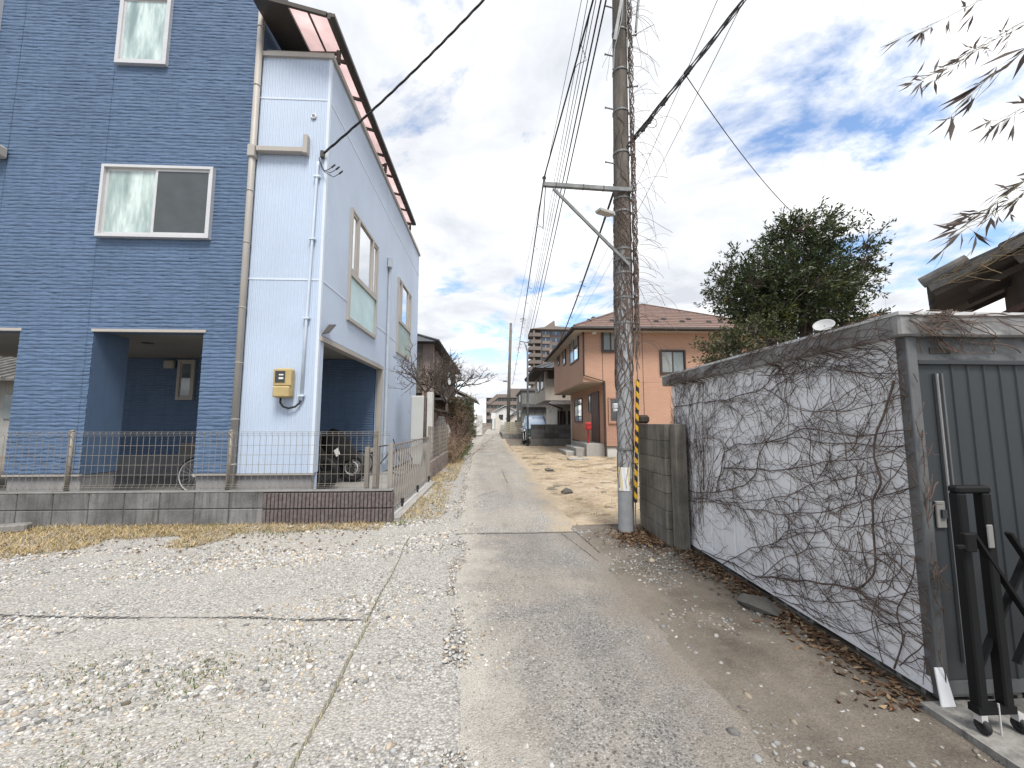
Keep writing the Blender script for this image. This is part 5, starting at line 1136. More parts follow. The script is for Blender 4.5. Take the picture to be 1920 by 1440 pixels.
# ================================================================ vegetation
M_LEAF = tint_mat('evergreen_leaf', 0.42, 0, 60, 0.45, transl=0.22)
M_DRYLEAF = tint_mat('dry_leaf', 0.8, 0, 60, 0.15, transl=0.35)
M_BARK = mat('grey_brown_bark', (0.10,0.08,0.068), 0.92, 0.3, 12, 0.2, 90)
def leaf_mesh(name, P0, D, size, width, cols, mt, org):
    """folded four-point leaves at P0 pointing along D"""
    n = len(P0); r = RNG; D = D/np.linalg.norm(D,axis=1,keepdims=True); up = r.normal(0,1,(n,3)); S = np.cross(D,up); S /= np.linalg.norm(S,axis=1,keepdims=True); Nn = np.cross(S,D)
    L_ = size*r.uniform(0.6,1.3,n)[:,None]; W = L_*width
    b = P0; m1 = P0+D*L_*0.45+S*W*0.5+Nn*W*0.18; m2 = P0+D*L_*0.45-S*W*0.5+Nn*W*0.18; t_ = P0+D*L_-Nn*L_*0.08; c = P0+D*L_*0.5
    V = np.stack([b,m1,t_,m2,c],1).reshape(-1,3)-np.array(org); k = np.arange(n)*5
    F = np.concatenate([np.stack([k,k+4,k+1],1),np.stack([k+1,k+4,k+2],1),np.stack([k,k+3,k+4],1),np.stack([k+3,k+2,k+4],1)])
    return npmesh(name, V, F, mt, colors=np.repeat(cols,5,0))
def evergreen(name, label, base, blobs, n_tw, leaf, colf, per=26, trunk_r=0.07, width=0.34):
    t_ = thing(name, label, 'tree' if 'tree' in name else 'shrub', base); base = Vector(base); tr_ = MB(); bw_ = sum(b_[3] for b_ in blobs); ends = []; top = max(b_[0][2]+b_[1][2]*0.2 for b_ in blobs)
    tr_.tube([base+Vector((0,0,-0.1)), base+Vector((0.05,0.02,(top-base.z)*0.45)), base+Vector((0.02,0,(top-base.z)*0.75)), Vector((blobs[0][0][0],blobs[0][0][1],top))], [trunk_r*1.2,trunk_r,trunk_r*0.8,trunk_r*0.4], 8)
    P0 = []; D0 = []; brn = []
    for c, rad, nz, wgt in blobs:
        cnt = int(n_tw*wgt/bw_); c = Vector(c); limbs = []
        st = base.lerp(c, 0.55) if c.z > base.z+1 else base
        for i in range(9):
            d_ = Vector((random.gauss(0,1),random.gauss(0,1),random.gauss(0.3,0.7))).normalized(); e_ = c+Vector((d_.x*rad[0],d_.y*rad[1],d_.z*rad[2]))*0.62; m_ = st.lerp(e_,0.5)+Vector((0,0,0.1*rad[2]))
            tr_.tube([st,m_,e_],[trunk_r*0.5,trunk_r*0.32,trunk_r*0.12],5); limbs += [st.lerp(m_,0.6),m_,m_.lerp(e_,0.5),e_]
        k = 0; tries = 0
        while k < cnt and tries < cnt*12:
            tries += 1; d_ = Vector((random.gauss(0,1),random.gauss(0,1),random.gauss(0,1))).normalized(); rr = random.random()**0.42*(1+random.gauss(0,0.07))
            p_ = c+Vector((d_.x*rad[0],d_.y*rad[1],d_.z*rad[2]))*rr
            if float(fbm(p_.x*2.3+p_.y*1.7, p_.z*2.3-p_.y*1.1, 3)) < nz: continue
            if p_.z < 0.05: continue
            k += 1; l_ = min(limbs, key=lambda q_: (q_-p_).length_squared); tr_.tube([l_, l_.lerp(p_,0.6)+Vector((0,0,0.04)), p_],[0.009,0.006,0.003],3,False)
            out_ = ((p_-c).normalized()*0.8+Vector((random.gauss(0,0.5),random.gauss(0,0.5),random.uniform(-0.1,0.7)))).normalized(); ln = leaf*random.uniform(1.6,4.2)
            for j in range(per):
                s_ = random.random(); P0.append(p_+out_*ln*(s_-0.35)+Vector((random.gauss(0,leaf*0.35),random.gauss(0,leaf*0.35),random.gauss(0,leaf*0.3)))); D0.append(out_*0.8+Vector((random.gauss(0,0.7),random.gauss(0,0.7),random.gauss(0.05,0.6))))
    part('trunk', tr_, M_BARK, t_)
    P0 = np.array([tuple(p_) for p_ in P0]); D0 = np.array([tuple(p_) for p_ in D0]); part('crown', leaf_mesh('crown', P0, D0, leaf, width, colf(P0), M_LEAF, base), None, t_)
    return t_
def dark_leaf(Pn):
    n = len(Pn); c = np.array([0.038,0.056,0.020])*RNG.uniform(0.55,1.8,(n,1)); g_ = fbm(Pn[:,0]*1.6, Pn[:,2]*1.6, 3); k = RNG.random(n) < np.clip((g_-0.45)*1.8,0.04,0.5); c[k] = np.array([0.12,0.125,0.022])*RNG.uniform(0.5,1.3,(k.sum(),1)); return c
TY = 7.2; tc_ = P(1490,545,Y=TY)
evergreen('evergreen_tree', 'dense dark evergreen tree with small pointed leaves standing behind the shed', (tc_.x+0.1,TY,0),
  [(tuple(P(1485,560,Y=TY)),(1.18,1.1,0.92),0.30,1.0),(tuple(P(1400,540,Y=TY)),(0.72,0.8,0.70),0.38,0.35),(tuple(P(1570,500,Y=TY)),(0.72,0.8,0.85),0.42,0.32),(tuple(P(1510,450,Y=TY)),(0.8,0.7,0.48),0.40,0.25),(tuple(P(1590,610,Y=TY)),(0.5,0.6,0.6),0.44,0.12)], 1700, 0.08, dark_leaf, 22)
evergreen('evergreen_shrub', 'olive green leafy shrub showing above the far end of the shed roof', (P(1370,650,Y=6.2).x,6.2,0),
  [(tuple(P(1360,660,Y=6.2)),(0.45,0.5,0.33),0.40,0.6),(tuple(P(1420,640,Y=6.2)),(0.55,0.5,0.4),0.42,0.5)], 160, 0.065, lambda Pn: np.array([0.060,0.070,0.025])*RNG.uniform(0.5,1.8,(len(Pn),1)), 22, 0.03)
# long bare shoots on top of the tree
# bare deciduous trees
def bare(label, base, h, spread, r0, seed, levels=5, lean=(0,0), buds=0, name='bare_tree', fork=None, wide=0.0, l0=0.30):
    rs = random.Random(seed); t_ = thing(name, label, 'tree', base); tk = MB(); cr = MB(); base = Vector(base); bp = []
    def br(p_, d_, ln, r_, lv):
        pts = [p_]; n_ = 5
        for i in range(n_): d_ = (d_+Vector((rs.gauss(0,0.13),rs.gauss(0,0.13),rs.gauss(0.02,0.10)))).normalized(); pts.append(pts[-1]+d_*ln/n_)
        cr.tube(pts, [r_*(1-0.45*i/n_) for i in range(n_+1)], 5 if lv > 2 else 4, False)
        if lv == 0:
            for _ in range(buds):
                if rs.random() < 0.5: bp.append((pts[-1]+Vector((rs.gauss(0,0.03),rs.gauss(0,0.03),rs.gauss(0,0.03))), d_))
            return
        for c_ in range(rs.choice((2,3,3)) if lv < levels else 4):
            s_ = rs.uniform(0.45,1.0); q_ = pts[int(s_*n_)]; a_ = Vector((rs.gauss(0,1),rs.gauss(0,1),rs.gauss(0.15,0.6))).normalized()
            br(q_, (d_*0.75+a_*spread).normalized(), ln*rs.uniform(0.55,0.82), r_*0.70, lv-1)
    top = base+Vector((lean[0],lean[1],h*(fork or 0.4))); tk.tube([base+Vector((0,0,-0.1)), base.lerp(top,0.5)+Vector((0.015,0,0)), top],[r0*1.2,r0,r0*0.8],8); part('trunk', tk, M_BARK, t_, smooth=True)
    if wide:
        for i in range(6):
            an = i*1.05+rs.random()*0.5; br(top, Vector((math.cos(an)*wide,math.sin(an)*wide,rs.uniform(0.5,0.9))).normalized(), h*l0*rs.uniform(0.8,1.1), r0*0.55, levels-1)
    else: br(top, Vector((lean[0]*0.3,lean[1]*0.3,1)).normalized(), h*0.30, r0*0.66, levels)
    part('crown', cr, M_BARK, t_)
    if bp: part('dry_leaves', leaf_mesh('dry_leaves', np.array([tuple(a) for a, _ in bp]), np.array([tuple(b_) for _, b_ in bp]), 0.04, 0.5, np.array([0.13,0.075,0.05])*RNG.uniform(0.6,1.5,(len(bp),1)), M_DRYLEAF, base), None, t_)
    return t_
bare('small bare crape myrtle with thin trunk and spreading twigs behind the fence', (-1.68,9.75,0), 3.9, 0.72, 0.036, 5, 5, (0.03,0), 1, fork=0.53, wide=0.62, l0=0.205)
bare('larger bare tree with fine twigs in front of the old brown house', (-1.95,16.0,0), 5.0, 0.75, 0.07, 12, 6, (0.1,0), 2, fork=0.42, wide=0.55, l0=0.22)
bare('twiggy reddish bare shrub tree beside the green hedge', (-1.75,19.5,0), 3.9, 0.8, 0.05, 21, 5, (0,0), 3, fork=0.25)
# brown thicket and stems, hedge, low plants
def thicket(label, c, rad, n_, col, seed, h):
    rs = random.Random(seed); t_ = thing('dry_bush', label, 'bush', (c[0],c[1],0)); k = MB()
    for _ in range(n_):
        x_, y_ = c[0]+rs.gauss(0,rad[0]*0.4), c[1]+rs.gauss(0,rad[1]*0.4); d_ = Vector((rs.gauss(0,0.32),rs.gauss(0,0.32),1)).normalized(); p_ = Vector((x_,y_,0)); pts = [p_]; hh_ = h*rs.uniform(0.5,1.1)
        for i in range(6): d_ = (d_+Vector((rs.gauss(0,0.16),rs.gauss(0,0.16),-0.02))).normalized(); pts.append(pts[-1]+d_*hh_/6)
        k.tube(pts,[0.010*(1-0.13*i) for i in range(7)],4,False)
        for i in range(2,7):
            for _ in range(3):
                e_ = Vector((rs.gauss(0,1),rs.gauss(0,1),rs.gauss(0.4,0.6))).normalized(); q_ = pts[i]; k.tube([q_, q_+e_*0.15, q_+e_*0.28+Vector((rs.gauss(0,0.04),rs.gauss(0,0.04),0.02))],[0.004,0.003,0.0015],3,False)
    part('stems', k, mat('reddish_twig', col, 0.9, 0.3, 10), t_); return t_
thicket('tangled reddish brown dry bush spilling past the end of the low fence', (-1.72,14.6,0), (0.75,1.6), 90, (0.16,0.105,0.085), 3, 1.75)
thicket('tan dry stalks standing at the end of the low fence', (-1.42,13.5,0), (0.3,0.5), 40, (0.30,0.22,0.15), 9, 1.1)
thicket('dark brown tangled bush between old house and hedge', (-2.1,18.0,0), (0.9,2.0), 80, (0.12,0.085,0.07), 14, 2.4)
def hedge_leaf(Pn):
    n = len(Pn); c = np.array([0.045,0.075,0.02])*RNG.uniform(0.5,1.7,(n,1)); k = (RNG.random(n) < 0.16) & (Pn[:,2] > 1.4); c[k] = np.array([0.17,0.085,0.03])*RNG.uniform(0.6,1.3,(k.sum(),1)); return c
evergreen('conifer_shrub', 'rounded green conifer shrub with rusty tips at the lane edge', (-1.6,21.5,0), [((-1.62,21.3,1.35),(0.55,1.2,1.3),0.25,1),((-1.55,22.8,1.3),(0.5,0.9,1.25),0.25,0.8)], 420, 0.10, hedge_leaf, 26, 0.06, 0.5)
evergreen('conifer_shrub', 'rusty tinged conifer shrub behind the green one', (-1.75,18.6,0), [((-1.78,18.6,1.5),(0.5,0.9,1.1),0.34,1)], 200, 0.08, lambda Pn: np.where((RNG.random((len(Pn),1)) < 0.5), np.array([[0.055,0.065,0.022]]), np.array([[0.15,0.085,0.04]]))*RNG.uniform(0.5,1.5,(len(Pn),1)), 22, 0.05, 0.45)
for i, (x_, y_, s_) in enumerate(((-1.42,14.6,0.34),(-1.35,15.9,0.36),(-1.5,17.2,0.38),(-1.4,18.6,0.34))):
    evergreen('low_shrub', ['bright green low plant by the dry stalks','bright green low plant between two others on the lane edge','yellowish low plant at the foot of the brown bush','low green plant at the foot of the conifer'][i], (x_,y_,0), [((x_,y_,s_*0.5),(s_*1.1,s_*1.5,s_*0.6),0.2,1)], 60, 0.07, lambda Pn: np.array([0.10,0.14,0.035])*RNG.uniform(0.5,1.6,(len(Pn),1)), 16, 0.015, 0.4)
# bamboo leaning in from the right
bam = thing('bamboo', 'bamboo with withered narrow leaves leaning in above the old tiled roof', 'bamboo', (4.9,2.7,0))
M_CULM = mat('bamboo_culm', (0.22,0.20,0.10), 0.6, 0.2, 4)
k = MB(); k.tube([(4.9,2.7,-0.1),(4.85,2.7,2),(4.75,2.7,4),(4.5,2.7,5.5)],[0.03,0.028,0.02,0.012],8); part('culm', k, M_CULM, bam, smooth=True)
def spray(pts, Y, n_, ln, seed, root):
    rs = random.Random(seed); W = [P(u_,v_,Y=Y) for u_, v_ in pts]; W = [Vector(root)]+W if root else W
    fine = []
    for i in range(len(W)-1):
        kk = max(2,int((W[i+1]-W[i]).length/0.05)); fine += [W[i].lerp(W[i+1],j/kk)+Vector((0,0,0.01*rs.gauss(0,1)*0.3)) for j in range(kk)]
    fine.append(W[-1]); k = MB(); m_ = len(fine); k.tube(fine,[0.0042*(1-0.75*i/m_) for i in range(m_)],5,False); b_ = part('branch', k, M_CULM, bam, smooth=True)
    i0 = int(m_*0.25); P0 = []; D0 = []; tw_ = MB()
    for _ in range(n_):
        i = rs.randint(i0, m_-2); d_ = (fine[i+1]-fine[i]).normalized(); e_ = (d_+Vector((rs.gauss(0,0.5),rs.gauss(0,0.6),rs.gauss(-0.02,0.45)))).normalized(); q_ = fine[i]+e_*rs.uniform(0.02,0.12); tw_.tube([fine[i],q_],[0.0018,0.001],3,False)
        for _ in range(rs.choice((2,3,4))):
            P0.append(tuple(q_)); D0.append(tuple((e_+Vector((rs.gauss(0,0.4),rs.gauss(0,0.4),rs.gauss(-0.15,0.35)))).normalized()))
    part('twigs', tw_, M_CULM, b_)
    n2 = len(P0); c = np.array([0.17,0.14,0.125])*RNG.uniform(0.45,1.4,(n2,1))
    part('leaves', leaf_mesh('leaves', np.array(P0), np.array(D0), ln, 0.13, c, M_DRYLEAF, org_of(b_)), None, b_)
spray([(1940,-40),(1860,-10),(1760,40),(1665,80)], 2.9, 16, 0.13, 1, (4.55,2.7,5.3))
spray([(1960,20),(1900,50),(1800,115),(1705,160)], 2.8, 30, 0.12, 2, (4.6,2.7,5.0))
spray([(1990,50),(1920,95),(1850,150),(1785,215)], 2.2, 13, 0.19, 3, (4.7,2.6,4.4))
spray([(1960,190),(1915,205),(1870,225),(1845,228)], 2.7, 11, 0.13, 4, (4.75,2.7,4.2))
spray([(1980,330),(1910,370),(1840,415),(1760,455)], 2.7, 20, 0.14, 5, (4.8,2.7,3.4))
spray([(1980,310),(1900,350),(1860,385),(1800,430)], 2.75, 15, 0.14, 6, (4.8,2.7,3.3))
spray([(1990,300),(1930,330),(1890,365),(1850,395)], 2.6, 12, 0.13, 7, (4.8,2.7,3.5))

# ================================================================ old tiled roof building on the right
RY = 3.55; E0 = P(1745,535,Y=RY); sl_ = math.tan(R(25))
old = thing('old_outbuilding', 'old outbuilding with weathered grey clay tile roof and broken bargeboard behind the shed', 'building', (E0.x,RY,0))
M_TILE = mat('grey_clay_tile', (0.125,0.122,0.118), 0.8, 0.3, 6, 0.15, 60, 0.5, 40, objvar=0.35, dirt=(0.24,0.23,0.21), dirt_amt=0.5)
M_OLDWOOD = mat('old_dark_wood', (0.065,0.052,0.044), 0.9, 0.3, 5, 0.2, 60, 0.5, 30, streak=0.3)
tl = MB(); nT = 9
for s_ in range(nT):
    a0 = s_/nT; a1 = (s_+1)/nT
    f_ = lambda t: 0.028*math.cos(t*2*math.pi)
    for z_ in (0,):
        tl.face([(0,0.28*a0,f_(a0)),(0.30,0.28*a0,f_(a0)+0.30*sl_-0.02),(0.30,0.28*a1,f_(a1)+0.30*sl_-0.02),(0,0.28*a1,f_(a1))]); tl.face([(0,0.28*a0,f_(a0)-0.022),(0,0.28*a0,f_(a0)),(0,0.28*a1,f_(a1)),(0,0.28*a1,f_(a1)-0.022)]); tl.face([(0,0.28*a1,f_(a1)-0.022),(0.30,0.28*a1,f_(a1)+0.30*sl_-0.042),(0.30,0.28*a0,f_(a0)+0.30*sl_-0.042),(0,0.28*a0,f_(a0)-0.022)])
mt_ = tl.mesh('roof_tile', M_TILE)
rf = MB(); rf.prism([(E0.x+0.02,RY+0.03,E0.z-0.045),(E0.x+3.6,RY+0.03,E0.z-0.045+3.58*sl_),(E0.x+3.6,RY+0.03,E0.z-0.075+3.58*sl_),(E0.x+0.02,RY+0.03,E0.z-0.075)],(0,1.8,0)); roof_ = part('roof', rf, M_OLDWOOD, old)
for i in range(14):
    for j in range(6):
        o = inst('tile', mt_, roof_, (E0.x-0.03+0.235*i, RY+0.05+0.28*j, E0.z+0.235*i*sl_+0.012+random.uniform(-0.006,0.006)))
vt = MB(); vt.prism([(0,0,0.03),(0.29,0,0.03+0.29*sl_-0.03),(0.29,0,-0.085+0.29*sl_),(0.03,0,-0.075)],(0,0.03,0)); vt.prism([(0,0.0,0.03),(0.0,0.12,0.05),(0.0,0.12,0.03),(0,0.0,0.0)],(0.29,0,0.29*sl_-0.03)); mv = vt.mesh('verge_tile', M_TILE)
for i in range(14):
    o = inst('verge_tile', mv, roof_, (E0.x-0.03+0.235*i, RY-0.05+random.uniform(-0.008,0.012), E0.z+0.235*i*sl_+random.uniform(-0.008,0.008))); o.rotation_euler = (0,random.uniform(-0.05,0.05),0)
rt = MB(); rt.cyl((E0.x-0.06,RY-0.02,E0.z+0.03),(E0.x+0.25,RY-0.02,E0.z+0.03+0.31*sl_),0.055,12); part('round_verge_end', rt, M_TILE, roof_)
bb = MB(); bb.beam((E0.x+0.02,RY-0.012,E0.z-0.09),(E0.x+0.30,RY-0.012,E0.z-0.09+0.28*sl_),0.03,0.05); bb.beam((E0.x+0.52,RY-0.01,E0.z-0.11+0.44*sl_),(E0.x+3.5,RY-0.01,E0.z-0.11+3.42*sl_),0.03,0.10); part('bargeboard', bb, M_OLDWOOD, roof_)
for i in range(3):
    k = MB(); y_ = RY+0.25+0.55*i; k.beam((E0.x+0.25,y_,E0.z-0.06),(E0.x+3.4,y_,E0.z-0.06+3.15*sl_),0.05,0.05); part('rafter', k, M_OLDWOOD, roof_)
k = MB(); k.box(E0.x+0.55,E0.x+3.6,RY+0.35,RY+1.5,-0.05,E0.z+0.10); k.prism([(E0.x+0.55,RY+0.35,E0.z+0.09),(E0.x+3.6,RY+0.35,E0.z+0.09),(E0.x+3.6,RY+0.35,E0.z-0.09+3.6*sl_),(E0.x+0.55,RY+0.35,E0.z-0.09+0.55*sl_)],(0,1.1,0)); part('wall', k, mat('dark_plank_wall', (0.045,0.038,0.033), 0.9, 0.3, 4, streak=0.3), old)
k = MB(); k.beam((E0.x+0.25,RY+0.5,E0.z-0.42),(E0.x+2.2,RY+0.5,E0.z-0.42+1.95*0.5),0.5,0.05); part('lean_to_board', k, mat('reddish_old_board', (0.075,0.042,0.036), 0.9, 0.3, 6), old)
deb = MB(); rs = random.Random(4)
for _ in range(90):
    t_ = rs.random()*1.3; p_ = Vector((E0.x+t_,RY-0.06-0.02*rs.random(),E0.z+t_*sl_-0.1+0.12*rs.random())); d_ = Vector((1,rs.gauss(0,0.2),sl_+rs.gauss(0,0.5))).normalized()*rs.uniform(0.05,0.22); deb.tube([p_,p_+d_*0.5+Vector((0,-0.01,-0.012)),p_+d_],0.0025,3,False)
part('straw_debris', deb, mat('roof_straw', (0.30,0.23,0.14), 0.9, 0.3, 8), old, kind='stuff')

old.rotation_euler = (0,0,R(-50))
# dish and aerial near the shed roof
ds = thing('satellite_dish', 'pale satellite dish on a thin pole behind the shed roof', 'dish', (P(1545,612,Y=5.0).x,5.0,0))
c_ = P(1545,612,Y=5.0); k = MB(); prof = [(0.66*a_,0.66*b_) for a_, b_ in [(0.001,0.0),(0.05,0.003),(0.10,0.014),(0.14,0.03),(0.165,0.045),(0.168,0.043),(0.14,0.024),(0.1,0.008),(0.05,-0.004),(0.001,-0.007)]]
ax = Vector((-0.55,-0.5,0.6)).normalized(); u1 = ax.orthogonal().normalized(); u2 = ax.cross(u1)
for r_, z_ in prof:
    for j in range(22): a = 2*math.pi*j/22; k.V.append(tuple(c_+u1*math.cos(a)*r_+u2*math.sin(a)*r_*1.1+ax*z_))
for i in range(len(prof)-1):
    for j in range(22): k.F.append((i*22+j,i*22+(j+1)%22,(i+1)*22+(j+1)%22,(i+1)*22+j)); k.M.append(0)
part('reflector', k, mat('dish_grey', (0.40,0.41,0.42), 0.5, 0.1), ds, smooth=True)
k = MB(); k.cyl((c_.x+0.06,c_.y,0),(c_.x+0.06,c_.y,c_.z+0.02),0.02,8); k.cyl((c_.x+0.06,c_.y,c_.z),c_-ax*0.005,0.015,6); part('mast', k, M_GALV, ds)


# ================================================================ orange house
OY, OXl, OXu = 15.6, 4.45, P(1092,660,Y=15.6).x
def orange_mat(name, col, brick=0.0):
    m, nt, b = mat_new(name); q = NB(nt)
    c = q.ramp(q.noise(0.7, 5), [(0.3, mul(col,0.93)), (0.7, mul(col,1.06))])
    bt = q.new('ShaderNodeTexBrick'); bt.inputs['Scale'].default_value = 1.0; bt.inputs['Brick Width'].default_value = 0.24; bt.inputs['Row Height'].default_value = 0.075; bt.inputs['Mortar Size'].default_value = 0.007
    bt.inputs['Color1'].default_value = (1,1,1,1); bt.inputs['Color2'].default_value = (0.88,0.88,0.88,1); bt.inputs['Mortar'].default_value = (0.72,0.70,0.68,1)
    sx = q.new('ShaderNodeSeparateXYZ'); q.link(q.pos(), sx.inputs[0]); cb_ = q.new('ShaderNodeCombineXYZ'); q.link(q.math('ADD', sx.outputs[0], sx.outputs[1]), cb_.inputs[0]); q.link(sx.outputs[2], cb_.inputs[1]); q.link(cb_.outputs[0], bt.inputs['Vector'])
    c = q.mix(0.55+brick, c, bt.outputs['Color'], 'MULTIPLY')
    q.link(c, b.inputs['Base Color']); b.inputs['Roughness'].default_value = 0.75; b.inputs['Specular IOR Level'].default_value = 0.25
    q.link(q.bump(bt.outputs['Fac'], -0.4, 0.006), b.inputs['Normal']); return m
M_OR = orange_mat('orange_brick_siding', (0.46,0.283,0.205)); M_OR2 = orange_mat('orange_brick_siding_lower', (0.40,0.24,0.18), 0.35)
M_BRN = mat('dark_brown_trim', (0.045,0.033,0.028), 0.45, 0.1, 3, spec=0.45)
M_RTILE = mat('brown_slate_roof', (0.20,0.135,0.115), 0.8, 0.18, 5, 0.15, 30, 0.4, 25)
M_WFDN = mat('white_foundation', (0.52,0.515,0.50), 0.9, 0.08, 2, streak=0.3)
oh = thing('orange_house', 'two storey orange brick patterned house with overhanging upper floor and brown hipped roof', 'house', (OXl,OY,0))
OZ = 4.98; XR_, YB_ = 11.2, 22.6; zov = P(1092,716,Y=OY).z
k = MB(); k.box(OXl,XR_,OY,YB_,0.40,zov-0.003); part('lower_wall', k, M_OR, oh)
k = MB(); k.box(OXu,XR_,OY-0.004,YB_+0.4,zov,OZ); part('upper_wall', k, M_OR, oh)
k = MB(); k.box(OXl-0.004,XR_,OY-0.006,OY,0.42,1.18); part('brick_band', k, M_OR2, oh)
k = MB(); k.box(OXu+0.02,OXl+0.8,OY+0.03,YB_+0.38,zov-0.03,zov-0.002); part('overhang_soffit', k, mat('soffit_buff', (0.42,0.36,0.29), 0.8), oh)
k = MB(); k.box(OXl+0.03,XR_-0.03,OY+0.03,YB_-0.03,-0.1,0.40); part('foundation', k, M_WFDN, oh)
k = MB(); k.box(OXl-0.01,XR_,OY-0.014,OY+0.02,0.385,0.42); k.box(OXl-0.012,OXl+0.02,OY+0.02,YB_,0.385,0.42); part('drip_edge', k, M_BRN, oh)
EX0, EX1, EY0, EY1 = OXu-0.42, XR_+0.45, OY-0.48, YB_+0.85; EZ = OZ+0.02; RZ = 7.15; ra = (7.3,18.9); rb = (7.9,19.6)
A_, B_, C_, D_ = (EX0,EY0,EZ+0.10),(EX1,EY0,EZ+0.10),(EX1,EY1,EZ+0.10),(EX0,EY1,EZ+0.10); r1, r2 = (ra[0],ra[1],RZ),(rb[0],rb[1],RZ)
k = MB(); k.face([A_,B_,r1]); k.face([B_,C_,r2,r1]); k.face([C_,D_,r2]); k.face([D_,A_,r1,r2]); rf = part('roof', k, M_RTILE, oh)
def course(p0, p1, q0, q1, n_):                                      # slate course edges as thin steps on a roof plane
    for i in range(1, n_):
        t_ = i/n_; a = Vector(p0).lerp(Vector(q0),t_); b = Vector(p1).lerp(Vector(q1),t_); k = MB(); k.beam(a+Vector((0,0,0.008)), b+Vector((0,0,0.008)), 0.03, 0.014); part('slate_course', k, M_RTILE, rf)
course(A_,B_,r1,r1,15); course(D_,A_,r2,r1,15)
k = MB(); k.tube([A_,Vector(A_).lerp(Vector(r1),0.5)+Vector((0,0,0.02)),r1],0.05,6); k.tube([B_,r1],0.05,6); k.tube([r1,r2],0.05,6); part('hip_cap', k, mat('hip_cap', (0.16,0.11,0.095), 0.7), rf)
k = MB(); k.box(EX0,EX1,EY0-0.02,EY0+0.03,EZ-0.06,EZ+0.09); k.box(EX0-0.02,EX0+0.03,EY0+0.03,EY1,EZ-0.06,EZ+0.09); part('fascia', k, M_BRN, oh)
k = MB(); k.box(EX0+0.03,EX1,EY0+0.03,OY,EZ-0.055,EZ-0.025); k.box(EX0+0.03,OXu,OY,EY1,EZ-0.055,EZ-0.025); part('eave_soffit', k, mat('eave_soffit', (0.40,0.37,0.33), 0.8), oh)
k = MB(); k.tube([(EX0-0.07,EY0-0.09,EZ+0.0),(EX1,EY0-0.09,EZ+0.0)],0.06,8); k.tube([(EX0-0.08,EY0-0.09,EZ),(EX0-0.08,EY1,EZ)],0.06,8); part('gutter', k, mat('brown_gutter', (0.04,0.034,0.032), 0.6), oh)
for u_ in (1105,1118,1148,1231,1252,1280,1300,1330,1352):
    for dv in (0,):
        x_ = P(u_,600,Y=OY+0.15).x; yy = OY+0.15+(0.35 if u_ in (1118,1252,1300) else 0); t_ = (yy-EY0)/(ra[1]-EY0); z_ = A_[2]+(RZ-A_[2])*t_
        k = MB(); k.prism([(x_-0.12,yy,z_),(x_+0.12,yy,z_),(x_+0.05,yy,z_+0.09),(x_-0.05,yy,z_+0.09)],(0,0.10,0.05)); part('snow_guard', k, M_BRN, rf)
M_OGL = glass_mat('pale_window_glass', (0.17,0.205,0.215), 0.06, 0.45); M_OGL2 = glass_mat('blind_window_glass', (0.23,0.25,0.25), 0.12, 0.45); M_DKGL = glass_mat('dark_window_glass', (0.03,0.032,0.035), 0.05, 0.8)
def win_px(u0, v0, u1, v1, Y, mats, parent, fr=0.06, panes=((0,0.5,0),(0.5,1,1)), depth=0.06):
    a, b_ = P(u0,v0,Y=Y), P(u1,v1,Y=Y); return framed('window', a.x, b_.x, b_.z, a.z, Y, fr, mats, depth, panes, 0.035, parent=parent)
win_px(1127,617,1162,661,OY-0.005,[M_BRN,M_OGL,M_OGL2],oh)
win_px(1236,656,1286,703,OY-0.005,[M_BRN,M_OGL2,M_OGL],oh)
win_px(1359,625,1388,672,OY-0.005,[M_BRN,M_OGL2,M_OGL],oh)
win_px(1140,745,1180,794,OY-0.007,[M_OR2,M_DKGL],oh,0.05,((0,1,0),))
def swin(X, y0, y1, z0, z1, mats, parent, fr=0.06, two=True, depth=0.05):
    f = MB(); f.box(X-depth,X+0.004,y0,y0+fr,z0,z1); f.box(X-depth,X+0.004,y1-fr,y1,z0,z1); f.box(X-depth,X+0.004,y0+fr,y1-fr,z0,z0+fr); f.box(X-depth,X+0.004,y0+fr,y1-fr,z1-fr,z1); wo = part('window', f, mats[0], parent)
    if two:
        ym = (y0+y1)/2; k = MB(); k.box(X-depth*0.9,X,ym-0.025,ym+0.025,z0+fr,z1-fr); part('mullion', k, mats[0], wo)
        for a, b_, m_ in ((y0+fr,ym-0.026,mats[1]),(ym+0.026,y1-fr,mats[2])): k = MB(); k.box(X-depth*0.6,X-depth*0.3,a,b_,z0+fr,z1-fr); part('pane', k, m_, wo)
    else: k = MB(); k.box(X-depth*0.6,X-depth*0.3,y0+fr,y1-fr,z0+fr,z1-fr); part('pane', k, mats[1], wo)
def swin_px(X, u0, u1, v0, v1, mats, parent, **kw):                    # u0 = far edge, u1 = near edge; v at near edge
    ya, yb = P(u1,v0,X=X), P(u0,v0,X=X); z1 = ya.z; z0 = P(u1,v1,X=X).z; swin(X, ya.y, yb.y, z0, z1, mats, parent, **kw)
swin_px(OXu, 1069,1085,623,674,[M_BRN,M_MIRROR,M_OGL2],oh); swin_px(OXu,1056,1061,650,683,[M_BRN,M_OGL],oh,two=False,fr=0.08); swin_px(OXu,1046,1049,656,684,[M_BRN,M_OGL],oh,two=False,fr=0.08)
swin_px(OXl,1078,1092,746,791,[M_BRN,M_MIRROR,M_OGL2],oh); swin_px(OXl,1104,1109,740,773,[M_BRN,M_OGL],oh,two=False)
dy0, dy1 = P(1124,760,X=OXl).y, P(1110,760,X=OXl).y
k = MB(); k.box(OXl-0.05,OXl+0.003,dy0,dy1,0.50,zov-0.30); dr_ = part('door', k, mat('brown_door', (0.10,0.055,0.042), 0.5, 0.1, 3), oh)
k = MB(); k.beam((OXl-0.09,dy1-0.15,1.2),(OXl-0.09,dy1-0.15,1.7),0.02,0.02); part('handle', k, M_ALU, dr_)
